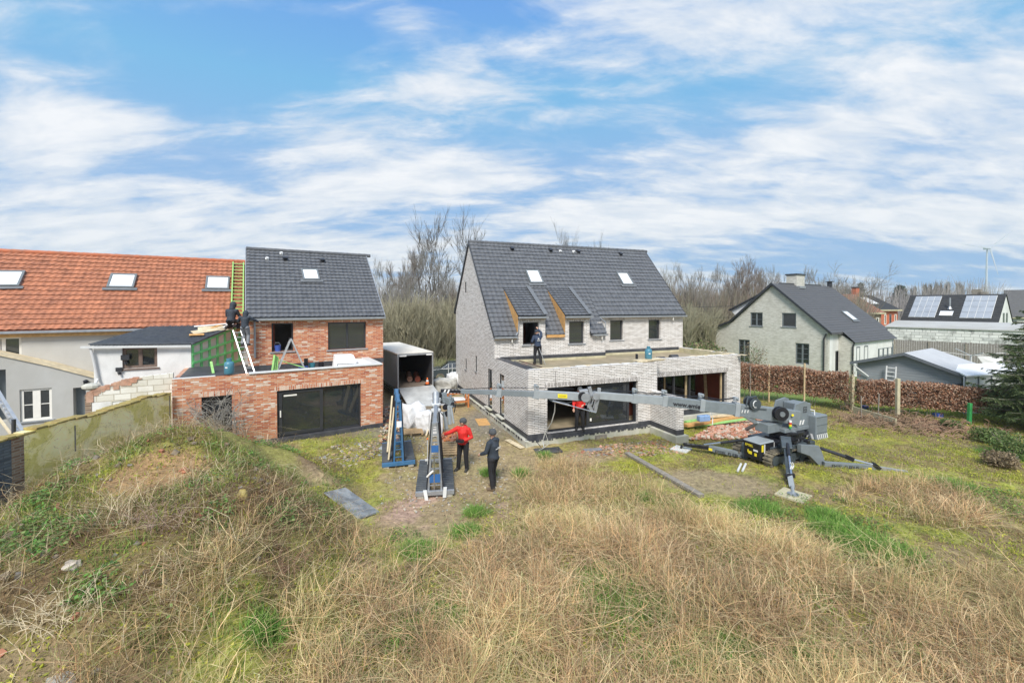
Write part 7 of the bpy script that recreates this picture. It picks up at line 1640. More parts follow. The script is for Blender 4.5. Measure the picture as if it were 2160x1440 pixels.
# ------------------------------------------------------------ people
def limb(mb, pts, rad, n=12, sx=1.0): mb.tube(pts, rad, n, True, sx)
def blob(mb, c, r, sc=(1, 1, 1)): mb.ball(c, r, 14, sc)
def person(label, loc, rz, J, jacket, trousers, hat, shoes, scale=1.0, hood=False, hatm=None):
    e = empty('person', loc, rz, label, 'person', 'workers on the site'); e.scale = (scale,) * 3
    V = {k: Vector(v) for k, v in J.items()}
    def fin(mb, name, mat, vox, parent=e):
        o = mb.build(name, M[mat], parent, uv=False, smooth=True); r_ = o.modifiers.new('remesh', 'REMESH'); r_.mode = 'VOXEL'; r_.voxel_size = vox; r_.use_smooth_shade = True
        s_ = o.modifiers.new('smooth', 'SMOOTH'); s_.iterations = 2 if vox < .014 else 3; s_.factor = .5; return o
    hd, nk, ch, wa, pe = V['head'], V['neck'], V['chest'], V['waist'], V['pelvis']
    side = (V['sr'] - V['sl']).normalized()
    up = (hd - nk).normalized(); fw = Vector(J['face']).normalized(); fw = (fw - up * fw.dot(up)).normalized(); rt = fw.cross(up)
    mb = MB(); blob(mb, hd + up * .02, .098, (1, 1.12, 1.22)); blob(mb, hd - up * .065 + fw * .035, .062, (1, 1, .9))
    mb.tube([hd + fw * .105 + up * .015, hd + fw * .128 - up * .025], [.012, .018], 8); blob(mb, hd + fw * .10 - up * .06, .022, (1.3, .7, .5))
    for s_ in (-1, 1): blob(mb, hd + rt * s_ * .098 - up * .005, .026, (.5, 1, 1.3)); blob(mb, hd + rt * s_ * .035 + fw * .098 + up * .02, .014)
    limb(mb, [nk - up * .06, nk, hd - up * .05], [.062, .055, .055]); limb(mb, [pe, wa, ch, nk - Vector((0, 0, .05))], [.125, .115, .135, .07], 14)
    for s_ in 'rl':
        sh, el, wr = V['s' + s_], V['e' + s_], V['w' + s_]; limb(mb, [ch.lerp(sh, .6), sh, el, wr], [.055, .052, .038, .026])
        d = (wr - el).normalized(); pn = Vector(J.get('palm' + s_, (0, 0, -1))); sd = d.cross(pn).normalized(); pn = sd.cross(d)
        limb(mb, [wr, wr + d * .04, wr + d * .085], [.024, .036, .034], 10)
        for k, (o_, L_) in enumerate(((-.030, .062), (-.010, .072), (.010, .068), (.030, .052))):
            b0 = wr + d * .085 + sd * o_; m_ = b0 + d * L_ * .55 + pn * .006; t_ = m_ + d * L_ * .3 + pn * L_ * .42; limb(mb, [b0 - d * .02, b0, m_, t_], [.011, .010, .0095, .008], 7)
        b0 = wr + d * .025 - sd * .03; limb(mb, [b0, b0 - sd * .022 + d * .03 + pn * .012, b0 - sd * .022 + d * .065 + pn * .025], [.014, .012, .009], 7)
        hp, kn, an, to = V['h' + s_], V['k' + s_], V['a' + s_], V['t' + s_]; limb(mb, [pe.lerp(hp, .5), hp, kn, an], [.09, .085, .055, .04]); limb(mb, [an, to], [.04, .035])
    fin(mb, 'body', 'skin', .0115)
    mb = MB(); bs = Vector((0, 0, 0))
    hem = pe + (wa - pe) * (-.25)
    limb(mb, [hem, pe, wa, ch, ch.lerp(nk, .65), nk - up * .01], [.172, .175, .158, .185, .14, .085], 18)
    for s_ in (-1, 1): blob(mb, ch + side * s_ * .09 + (nk - ch) * .15, .13, (1, .85, 1))
    for s_ in 'rl':
        sh, el, wr = V['s' + s_], V['e' + s_], V['w' + s_]; dd = (wr - el); limb(mb, [ch.lerp(sh, .7) + Vector((0, 0, .02)), sh, sh.lerp(el, .5) + Vector((0, 0, -.005)), el, el.lerp(wr, .5), wr - dd.normalized() * .01], [.085, .088, .074, .066, .058, .044])
        for q_ in (.3, .6): blob(mb, sh.lerp(el, q_) + side * .01, .073, (1, 1, .6))
    if not hood: limb(mb, [nk - fw * .06 - up * .03, nk - fw * .09 + up * .03], [.085, .07])
    fin(mb, 'jacket', jacket, .015)
    if hood:
        mb = MB(); blob(mb, hd - fw * .025 + up * .02, .135, (1, 1.05, 1.15)); limb(mb, [nk - up * .04, hd - fw * .03], [.11, .12]); fin(mb, 'hood', jacket, .015)
    else:
        mb = MB(); mb.lathe([(.106, -.035), (.110, .0), (.108, .04), (.095, .08), (.062, .112), (.005, .126)], (0, 0, 0), 18); o = mb.build('beanie', M[hatm or 'hat_grey'], e, smooth=True)
        m = Matrix((rt, fw, (up - fw * .18).normalized())).transposed().to_4x4(); m.translation = hd + up * .028 - fw * .012; o.matrix_local = m; o.scale = (1, 1.12, 1)
    mb = MB(); limb(mb, [wa - Vector((0, 0, .02)), pe], [.13, .155], 16)
    for s_ in 'rl':
        hp, kn, an = V['h' + s_], V['k' + s_], V['a' + s_]; limb(mb, [pe.lerp(hp, .7), hp, hp.lerp(kn, .5), kn, kn.lerp(an, .5), an + Vector((0, 0, -.02))], [.125, .115, .098, .078, .074, .068], 14); blob(mb, hp + Vector((0, -.05, .0)), .095)
    fin(mb, 'trousers', trousers, .015)
    for s_ in 'rl':
        an, to = V['a' + s_], V['t' + s_]; mb = MB(); d = to - an; d.z = 0; d.normalize(); h0 = an - d * .05; h0.z = to.z + .01; limb(mb, [an + Vector((0, 0, .03)), an - Vector((0, 0, .04))], [.062, .06]); limb(mb, [h0, an.lerp(to, .5) - Vector((0, 0, .01)), to, to + d * .04], [.05, .055, .048, .03]); fin(mb, 'shoe', shoes, .013)
    return e
def stand(**k):
    J = dict(head=(0, .02, 1.62), neck=(0, 0, 1.48), chest=(0, 0, 1.30), waist=(0, 0, 1.08), pelvis=(0, 0, .94), sr=(.19, 0, 1.40), sl=(-.19, 0, 1.40), er=(.25, -.03, 1.13), el=(-.25, -.03, 1.13), wr=(.25, .10, .90), wl=(-.25, .10, .90),
             hr=(.10, 0, .90), hl=(-.10, 0, .90), kr=(.12, .04, .50), kl=(-.12, .03, .50), ar=(.13, -.01, .09), al=(-.13, -.01, .09), tr=(.16, .15, .04), tl=(-.16, .15, .04), face=(0, 1, 0)); J.update(k); return J
p = G(977, 992); pr = person('person in a red jacket, black trousers and grey hat, reaching to the rack', p, R(160), stand(er=(.42, .12, 1.27), wr=(.60, .22, 1.20), el=(-.31, -.02, 1.14), wl=(-.10, .25, 1.07), face=(.85, .4, -.1), kr=(.13, .03, .5), ar=(.17, .03, .09), tr=(.20, .19, .04), palml=(1, 0, 0), sr=(.195, .02, 1.40)), 'jacket_red', 'trousers_black', 'hat', 'shoe_dark', 1.0)
mb = MB(); c = Vector((-.04, .32, 1.09)); mb.box(c.x - .13, c.x + .11, c.y - .07, c.y + .07, c.z - .04, c.z + .04)
for k in range(4): mb.cyl(c + Vector((-.09 + k * .05, 0, .04)), c + Vector((-.085 + k * .05, 0, .09)), .010, 6)
o = mb.build('remote_control', M['crane_black'], bevel=.01); rot = Matrix.Rotation(R(160), 4, 'Z'); o.location = p; o.rotation_euler = (0, 0, R(160)); tag(o, 'black crane remote control held by the red jacketed worker', 'remote control')
p = G(1040, 1031); pd = person('person in dark jacket and grey beanie with brown boots, back half turned', p, R(58), stand(el=(-.27, .06, 1.14), wl=(-.20, .30, 1.02), er=(.26, .06, 1.14), wr=(.18, .30, 1.02), face=(.25, 1, -.05), kr=(.10, .06, .5), kl=(-.10, .0, .5), ar=(.11, .05, .09), al=(-.12, -.08, .09), tr=(.13, .21, .04), tl=(-.15, .08, .04)), 'jacket_navy', 'trousers_black', 'hat', 'shoe_brown', 1.03)
mb = MB(); mb.box(-.13, .10, -.192, -.186, 1.22, 1.24); mb.box(-.05, .12, -.192, -.186, 1.255, 1.265); mb.build('back_print', M['white_mark'], pd)
f_ = onz(1134, 768, 2.74); f_.z = 2.74
pw = person('person in a blue and black jacket on the terrace, right arm raised', f_, WH.th - R(4), stand(er=(.24, .14, 1.58), wr=(.12, .28, 1.76), el=(-.30, -.02, 1.16), wl=(-.24, .2, 1.04), head=(-.02, .06, 1.60), face=(0, 1, .3), al=(-.15, .02, .09), kl=(-.13, .04, .5), ar=(.14, -.14, .09), kr=(.12, .0, .48), tr=(.2, 0, .04), palmr=(0, 1, 0)), 'jacket_blue', 'trousers_black', 'hat', 'shoe_dark', .93, hatm='jacket_navy')
mb = MB(); mb.box(-.06, -.03, -.205, -.198, 1.27, 1.33); mb.box(-.02, .01, -.205, -.198, 1.27, 1.33); mb.box(-.1, .08, -.205, -.198, 1.2, 1.225); mb.build('back_print', M['white_mark'], pw)
mb = MB(); q0 = f_ + WH.A * .28 + WH.B * -.25; mb.cyl((0, 0, 0), WH.A * -.25 + WH.B * .15 + Vector((0, 0, .75)), .014, 8); o = mb.build('scraper_pole', M['alu'], loc=q0 + Vector((0, 0, .01))); tag(o, 'thin metal pole leaning beside the worker on the terrace', 'pole')
f_ = at(517, 729, 17.05)
person('person in dark hooded jacket and grey trousers standing high on the ladder', f_, BH.th - R(20), stand(er=(.36, .12, 1.28), wr=(.50, .32, 1.16), el=(-.34, .1, 1.22), wl=(-.40, .33, 1.16), head=(0, .12, 1.56), neck=(0, .07, 1.45), chest=(0, .04, 1.29), kr=(.1, .14, .52), kl=(-.1, .16, .52), face=(0, 1, -.3)), 'jacket_navy', 'grey_cloth', 'hat', 'shoe_dark', .82, hood=True)
f_ = at(489, 689, 18.5)
kneel = dict(head=(.02, .12, .98), neck=(0, .05, .84), chest=(0, .02, .68), waist=(0, -.04, .46), pelvis=(0, -.08, .32), sr=(.18, .03, .76), sl=(-.18, .03, .76), er=(.24, .14, .54), el=(-.24, .12, .54), wr=(.20, .34, .50), wl=(-.18, .32, .46), hr=(.10, -.06, .30), hl=(-.10, -.06, .30), kr=(.14, .32, .26), kl=(-.14, .26, .08), ar=(.14, .26, .0), al=(-.13, -.2, .06), tr=(.15, .4, -.02), tl=(-.13, -.28, .0), face=(.2, 1, -.2))
person('person in dark hooded jacket crouching on the corrugated roof edge', f_ - Vector((0, 0, .05)), R(10), kneel, 'jacket_navy', 'trousers_black', 'hat', 'shoe_dark', 1.0, hood=True)
f_ = onz(1223, 907, .42); f_ = Vector((f_.x, f_.y, .42)); 
person('person in red jacket standing in the ground floor doorway behind the crane joint', f_, R(175), stand(face=(0, 1, -.2), el=(-.28, .08, 1.16), wl=(-.12, .28, 1.1)), 'jacket_red', 'trousers_black', 'hat', 'shoe_dark', 1.0)
# cable hanging from the boom into the doorway
mb = MB(); mb.tube([at(1171, 846, 15.1), at(1170, 868, 15.3), at(1163, 892, 15.5), at(1150, 912, 15.8), at(1145, 930, 15.9), at(1147, 942, 15.7)], .02, 6); mb.tube([at(1150, 912, 15.8), at(1158, 935, 15.8), at(1147, 944, 15.7), at(1136, 950, 15.5)], .012, 6); o = mb.build('cable', M['dirty_bag']); tag(o, 'grey hose hanging from the boom across the doorway edge', 'hose')
mb = MB(); mb.tube([at(1171.5, 783, 15.9), at(1171.5, 846, 15.9)], .008, 5); o = mb.build('cable', M['crane_black']); tag(o, 'thin black cable hanging down the parapet above the doorway', 'cable')
mb = MB(); mb.tube([at(1108, 927, 15.9), at(1118, 929, 15.8), at(1128, 926, 15.8), at(1135, 935, 15.6), at(1142, 944, 15.4)], .012, 6); o = mb.build('cable', M['crane_black']); tag(o, 'black cable looped over the plinth corner', 'cable')
# ------------------------------------------------------------ bare trees
def tree_mesh(seed, H, spread, levels=5, trunk_r=.3, up=.55, split=.35, twig_w=.03, nb=(3, 5), fork=.3, multi=1, droop=0.0, dens=1.0, twig_len=1.0):
    """returns (trunk MB, crown MB): tapering limbs with many generations of side branches"""
    rs = random.Random(seed); tr, cr_ = MB(), MB()
    def grow(p, d, L_, r_, lv, tgt):
        n = 5 if lv <= 1 else 4 if lv == 2 else 3; pts, rad = [p.copy()], [r_]; dd = d.copy()
        for i in range(n):
            dd = (dd + Vector((rs.gauss(0, .13), rs.gauss(0, .13), rs.gauss(0, .05) + .07 * up - droop * .1 * lv))).normalized()
            pts.append(pts[-1] + dd * L_ / n); rad.append(r_ * (1 - .75 * (i + 1) / n) if lv else r_ * (1 - .62 * (i + 1) / n))
        (tr if lv == 0 else cr_).tube(pts, [max(q_, twig_w * .28) for q_ in rad], 7 if lv == 0 else 5 if lv == 1 else 3, False)
        if lv >= levels: return
        k = int(rs.randint(*nb) * (1.7 if lv == 0 else 1) * dens + rs.random())
        for j in range(k):
            f_ = rs.uniform(split if lv == 0 else .22, 1.0); x_ = f_ * n; i = min(n - 1, int(x_)); q_ = pts[i].lerp(pts[i + 1], x_ - i); rr = rad[i] + (rad[i + 1] - rad[i]) * (x_ - i)
            base = (pts[i + 1] - pts[i]).normalized(); az = rs.uniform(0, 2 * math.pi); an = rs.uniform(.35, .85) * spread
            a1 = base.cross(Vector((math.cos(az), math.sin(az), .3))).normalized(); nd = (base * math.cos(an) + a1 * math.sin(an) + Vector((0, 0, up * .25))).normalized()
            grow(q_, nd, L_ * rs.uniform(.45, .72) * (1.0 if lv == 0 else 1) * (twig_len if lv >= 2 else 1), max(rr * rs.uniform(.5, .75), twig_w * .5), lv + 1, cr_)
    for k in range(multi):
        a = rs.uniform(0, 6.28); d = Vector((math.cos(a) * .25 * (multi > 1), math.sin(a) * .25 * (multi > 1), 1)).normalized()
        grow(Vector((math.cos(a) * .2 * (multi > 1), math.sin(a) * .2 * (multi > 1), -.3)), d, H * .72, trunk_r / (multi ** .4), 0, tr)
    return tr, cr_
def make_tree(name, seed, label, cat, mt, mc, group, **kw):
    e = empty(name, (0, 0, 0), 0, label, cat, group); a_, b_ = tree_mesh(seed, **kw); a_.build('trunk', M[mt], e, uv=False, smooth=True); b_.build('crown', M[mc], e, uv=False, smooth=True); return e
plain('old_stem', (.30, .18, .12), .9, var=.3); plain('dry_branch', (.26, .175, .11), .9, var=.4, scale=3); plain('twig_mauve', (.21, .17, .135), .9, var=.2, scale=1); plain('twig_grey', (.25, .235, .205), .9, var=.2, scale=1); plain('twig_olive', (.36, .335, .225), .9, var=.25, scale=1); plain('twig_pink', (.34, .24, .19), .9, var=.2, scale=1)
GR = 'bare trees beyond the road'
protoA = make_tree('bare_tree', 31, '', 'tree', 'bark_grey', 'twig_mauve', GR, H=15, spread=.78, levels=5, trunk_r=.34, up=.75, split=.28, twig_w=.05, nb=(4, 5))
protoB = make_tree('bare_tree', 47, '', 'tree', 'bark_grey', 'twig_grey', GR, H=15, spread=.62, levels=5, trunk_r=.26, up=.8, split=.25, twig_w=.045, nb=(3, 5))
protoC = make_tree('bare_tree', 52, '', 'tree', 'bark_grey', 'twig_grey', GR, H=15, spread=.95, levels=4, trunk_r=.28, up=.5, split=.35, twig_w=.05, nb=(4, 6))
protoD = make_tree('willow_shrub', 77, '', 'shrub', 'bark_green', 'twig_olive', 'willow shrubs beyond the road', H=7, spread=.36, levels=2, trunk_r=.08, up=1.1, split=.08, twig_w=.055, nb=(5, 8), multi=15, dens=1.4)
protoE = make_tree('poplar', 91, '', 'tree', 'bark_grey', 'twig_grey', 'row of distant poplars', H=15, spread=.32, levels=4, trunk_r=.25, up=1.3, split=.1, twig_w=.10, nb=(5, 7), dens=1.5)
plain('twig_dark', (.13, .115, .095), .9, var=.2, scale=1)
protoF = make_tree('bare_tree', 131, '', 'tree', 'twig_dark', 'twig_dark', GR, H=15, spread=.72, levels=4, trunk_r=.26, up=.8, split=.45, twig_w=.05, nb=(3, 5), multi=2, dens=.95)
used = set()
def plant(proto, px, Y_, top_py, label, zb=-.3, sx=1.0, H0=15.0, rot=None):
    e = proto if proto.name not in used else copy_tree(proto); used.add(proto.name); p = at(px, 644, Y_)
    H = at(px, top_py, Y_).z - zb; s_ = H / (H0 * 1.02); e.location = (p.x, p.y, zb); e.scale = (s_ * sx, s_ * sx, s_); e.rotation_euler = (0, 0, random.uniform(0, 6.28) if rot is None else rot); e['label'] = label; return e
def crown_top(proto):   # true height of the prototype
    return max(v.co.z for ch in proto.children for v in ch.data.vertices)
HT = {id(q_): crown_top(q_) for q_ in (protoA, protoB, protoC, protoD, protoE, protoF)}
_pl = plant
def plant(proto, *a, **k): k['H0'] = HT[id(proto)] / 1.02; return _pl(proto, *a, **k)
random.seed(17)
plant(protoF, 913, 46, 405, 'tallest bare tree, standing between the two houses', sx=1.0, rot=1.0)
plant(protoF, 1018, 52, 415, 'bare tree whose top shows just above the left end of the pale house roof', sx=.8, rot=2.0)
plant(protoF, 1208, 60, 462, 'bare tree top showing above the middle of the pale house roof', sx=.7)
plant(protoF, 1240, 64, 486, 'small bare tree top right of the one over the pale house roof', sx=.6)
W1 = 'bare trees filling the gap between the houses'
lab1 = ['thin bare tree at the edge of the red house roof', 'bare tree just right of the red house roof', 'greyish bare tree over the lorry roof', 'bare tree left of the tallest one', 'low bare tree in front of the tallest one', 'bare tree right of the tallest one', 'bare tree close to the pale house gable', 'slim bare tree touching the gable edge', 'short bare tree behind the car', 'bare tree behind the red house ridge end']
for i, (px, Y_, ty, pr_) in enumerate(((790, 50, 575, protoB), (812, 44, 540, protoB), (838, 47, 515, protoA), (866, 42, 505, protoB), (900, 40, 560, protoC), (942, 44, 520, protoB), (958, 48, 560, protoB), (975, 43, 585, protoC), (930, 38, 600, protoA), (778, 55, 565, protoB))):
    e = plant(pr_, px, Y_, ty, lab1[i], sx=.75); e['group'] = W1
lab2 = [f'{a} willow shrub behind the {b}' for a, b in (('leftmost green', 'lorry roof'), ('dense green', 'lorry roof middle'), ('tall yellowish', 'lorry roof right end'), ('feathery green', 'dark car left side'), ('low green', 'dark car bonnet'), ('rightmost green', 'pale gable edge'))]
for i, (px, Y_, ty) in enumerate(((822, 36, 650), (845, 37, 615), (872, 36, 600), (898, 38, 620), (925, 36, 645), (950, 37, 610))): plant(protoD, px, Y_, ty, lab2[i], sx=1.15)
W2 = 'bare wood behind the grey brick house'
pos2 = [(1388, 62, 565), (1405, 52, 553), (1428, 58, 560), (1448, 50, 548), (1466, 60, 556), (1487, 54, 550), (1508, 62, 572), (1525, 56, 560), (1543, 64, 548), (1566, 52, 530), (1588, 60, 560), (1607, 66, 566), (1628, 60, 560), (1652, 66, 552), (1674, 62, 556), (1697, 58, 545), (1722, 70, 562), (1765, 78, 555), (1416, 45, 590), (1500, 47, 590)]
words = ['nearest the roof verge of the pale house', 'second out from the pale house verge', 'third out from the pale house verge', 'dark slim one in the wood left part', 'fine twigged one in the left part of the wood', 'straight one left of the tallest in the wood', 'low one in the dip of the wood', 'next left of the tallest in the wood', 'pale one touching the tallest in the wood', 'tallest of the wood behind the grey gable', 'right beside the tallest of the wood', 'behind the left slope of the grey roof', 'rising above the grey gable peak', 'left of the broad chimney', 'just behind the broad chimney', 'leaning out right of the broad chimney', 'small one right of the chimney', 'wide spreading one standing alone over the grey roof end', 'short brown one low beside the pale house verge', 'short one in front of the wood centre']
for i, (px, Y_, ty) in enumerate(pos2):
    e = plant(protoC if i in (15, 17, 6) else protoA if i in (9, 12) else protoB, px, Y_, ty, 'bare tree, ' + words[i], sx=1.0 if i == 17 else .8); e['group'] = W2
for i, (px, Y_, ty) in enumerate(((1430, 40, 640), (1452, 42, 628), (1478, 41, 650), (1500, 46, 632))):
    e = plant(protoD, px, Y_, ty, ('willow shrub nearest the pale house, right side', 'tall willow shrub over the red car', 'low willow shrub near the grey house corner', 'willow shrub against the grey house eave')[i], sx=1.2)
ORD = 'first second third fourth fifth sixth seventh eighth ninth tenth eleventh twelfth thirteenth last'.split()
for i in range(14):
    px = 1893 + i * 10.2; e = plant(protoE, px, 170, 592 + 14 * abs(i - 9.5) / 9.5 + random.uniform(-5, 5), ORD[i] + ' poplar from the left in the distant row beyond the solar house', sx=.55)
# woods further off, as masses
def thicket(name, label, cat, n, area, hmin, hmax, cols, wdt, seed, lean=.25, kind='stuff', seg=3, zb=-.3):
    g_ = np.random.default_rng(seed); x_, y_ = area(g_, n); h = g_.uniform(hmin, hmax, n) * (.75 + .5 * vnoise(x_, y_, 5.0, seed)); az = g_.uniform(0, 2 * np.pi, n); ln = g_.normal(0, lean, n)
    t_ = np.linspace(0, 1, seg + 1)[None, :]; dx = (np.cos(az) * ln)[:, None] * h[:, None] * t_ ** 1.6; dy = (np.sin(az) * ln)[:, None] * h[:, None] * t_ ** 1.6
    cx = x_[:, None] + dx; cy = y_[:, None] + dy; cz = zb + h[:, None] * t_; wv = wdt * (1 - .8 * t_) * g_.uniform(.6, 1.3, n)[:, None]; a2 = g_.uniform(-.5, .5, n); ux, uy = np.cos(a2)[:, None], np.sin(a2)[:, None]
    co = np.stack([np.stack([cx - ux * wv, cy - uy * wv, cz], -1), np.stack([cx + ux * wv, cy + uy * wv, cz], -1)], 2).reshape(-1, 3)
    b_ = (np.arange(n) * (seg + 1) * 2)[:, None] + (np.arange(seg) * 2)[None, :]; f = np.stack([b_, b_ + 1, b_ + 3, b_ + 2], -1).reshape(-1, 4)
    col = np.array(cols)[g_.integers(0, len(cols), n)] * g_.uniform(.7, 1.25, n)[:, None]; col = np.repeat(col, (seg + 1) * 2, 0)
    me = bpy.data.meshes.new(name); np_mesh(me, co, f, 4); np_tint(me, np.clip(col, 0, 1)); me.materials.append(M['stem_attr']); o = bpy.data.objects.new(name, me); COL.objects.link(o); return tag(o, label, cat, kind=kind)
def strip(px0, px1, Y0, Y1):
    a0, a1 = (px0 - 1080) / F, (px1 - 1080) / F
    def f(g_, n): y_ = g_.uniform(Y0, Y1, n); return y_ * g_.uniform(a0, a1, n), y_
    return f
thicket('undergrowth', 'dense brown and green brushwood beyond the road between the houses', 'brushwood', 9000, strip(740, 1010, 37, 46), 2.5, 6.5, [(.40, .34, .27), (.43, .38, .29), (.32, .27, .23), (.50, .43, .35), (.38, .37, .24)], .028, 1, .22)
thicket('undergrowth', 'dense brown brushwood beyond the road right of the pale house', 'brushwood', 9000, strip(1380, 1830, 46, 62), 3, 8, [(.24, .19, .15), (.28, .24, .18), (.20, .17, .14), (.22, .21, .14)], .05, 2, .2)
thicket('distant_wood', 'hazy distant wood behind everything along the horizon', 'wood', 12000, strip(250, 2100, 75, 95), 5, 10.5, [(.30, .28, .27), (.26, .25, .25), (.34, .31, .29)], .09, 3, .15)
thicket('dry_verge', 'pale dry verge plants in front of the brushwood', 'verge', 6000, strip(780, 990, 34.5, 37), .4, 1.4, [(.42, .38, .28), (.34, .36, .16), (.26, .3, .12)], .02, 5, .4)
# far dark evergreen by the poplars
def conifer_blob(px, Y_, top, label, sx): 
    p = at(px, 640, Y_); H = at(px, top, Y_).z; e = empty('evergreen_tree', (p.x, p.y, -.3), 0, label, 'tree'); g_ = np.random.default_rng(int(px)); n = 1600
    t_ = g_.random(n) ** .8; r_ = (1 - t_ * .85) * sx * np.sqrt(g_.random(n)) ; a_ = g_.uniform(0, 6.28, n); c = np.stack([r_ * np.cos(a_), r_ * np.sin(a_), .5 + t_ * (H - .2)], -1); s_ = .22 * sx / 2
    d1 = g_.normal(0, s_, (n, 3)); d2 = g_.normal(0, s_, (n, 3)); co = np.stack([c, c + d1, c + d2], 1).reshape(-1, 3); f = np.arange(n * 3).reshape(-1, 3); me = bpy.data.meshes.new('crown'); np_mesh(me, co, f, 3); np_tint(me, np.repeat(np.array([[.06, .09, .07]]) * g_.uniform(.7, 1.5, (n, 1)), 3, 0)); me.materials.append(M['leaf_attr']); o = bpy.data.objects.new('crown', me); COL.objects.link(o); o.parent = e
    mb = MB(); mb.tube([(0, 0, 0), (0, 0, H * .8)], [.25, .05], 8); mb.build('trunk', M['bark_grey'], e)
conifer_blob(1897, 120, 606, 'dark evergreen at the left end of the poplar row', 4.0); conifer_blob(1815, 100, 598, 'small distant conifer behind the orange house', 2.2)

# ------------------------------------------------------------ spruce at the right edge
def spruce(x_, y_, H, label, seed, rmax=3.3, zlo=1.0):
    e = empty('spruce_tree', (x_, y_, gz(x_, y_)), 0, label, 'tree'); rs = random.Random(seed); g_ = np.random.default_rng(seed)
    mb = MB(); mb.tube([(0, 0, -.2), (0, 0, H * .5), (0, 0, H)], [.2, .12, .02], 9); mb.build('trunk', M['bark_grey'], e, smooth=True)
    br = MB(); P_, D_l, S_ = [], [], []
    z_ = zlo
    while z_ < H:
        R_ = rmax * (1 - z_ / H) ** .8 + .15; k = rs.randint(6, 9); a0 = rs.uniform(0, 6.28)
        for j in range(k):
            a_ = a0 + 6.28 * j / k + rs.uniform(-.2, .2); L_ = R_ * rs.uniform(.75, 1.1); n = 7; d = Vector((math.cos(a_), math.sin(a_), 0)); pts = [Vector((0, 0, z_)) + d * L_ * f_ + Vector((0, 0, (-.30 * f_ + .22 * f_ * f_) * L_)) for f_ in (i / n for i in range(n + 1))]
            br.tube(pts, [.035 * (1 - .85 * i / n) for i in range(n + 1)], 4, False)
            sdv = Vector((-d.y, d.x, 0))
            for i in range(int(L_ * 13)):
                f_ = rs.uniform(.15, 1); x0 = f_ * n; q_ = pts[min(n - 1, int(x0))].lerp(pts[min(n, int(x0) + 1)], x0 - int(x0)); sg = rs.choice((-1, 1)); tl = L_ * (1.05 - f_) * .55 * rs.uniform(.6, 1.1) + .12
                td = (d * .6 + sdv * sg + Vector((0, 0, rs.uniform(-.5, .1)))).normalized(); m_ = max(3, int(tl / .035))
                for s5 in range(m_): P_.append(q_ + td * tl * s5 / m_ + Vector((0, 0, -.12 * (s5 / m_) ** 2 * tl))); D_l.append(td); S_.append(rs.uniform(.8, 1.2))
        z_ += rs.uniform(.2, .3) * (.7 + .5 * z_ / H)
    br.build('branches', M['bark_grey'], e)
    P = np.array([tuple(v) for v in P_]); D2 = np.array([tuple(v) for v in D_l]); reps = 7; P = np.repeat(P, reps, 0); D2 = np.repeat(D2, reps, 0); n = len(P)
    rnd = g_.normal(0, 1, (n, 3)); perp = np.cross(D2, rnd); perp /= np.linalg.norm(perp, axis=1, keepdims=True) + 1e-9; tip = P + D2 * .045 + perp * .05 * g_.uniform(.7, 1.3, (n, 1)); w2 = np.cross(D2, perp) * .008
    co = np.stack([P - w2, P + w2, tip], 1).reshape(-1, 3); f = np.arange(n * 3).reshape(-1, 3); me = bpy.data.meshes.new('needles'); np_mesh(me, co, f, 3)
    cl = np.array([[.10, .15, .06], [.15, .21, .08], [.24, .28, .13], [.11, .16, .09]])[g_.integers(0, 4, n)] * g_.uniform(.7, 1.4, (n, 1)); np_tint(me, np.repeat(cl, 3, 0)); me.materials.append(M['leaf_attr']); o = bpy.data.objects.new('needles', me); COL.objects.link(o); o.parent = e; return e
p = at(2232, 850, 18.0); spruce(p.x, p.y, at(2232, 540, 18.0).z, 'drooping green spruce cut by the right edge of the picture', 5, 3.0, .9)

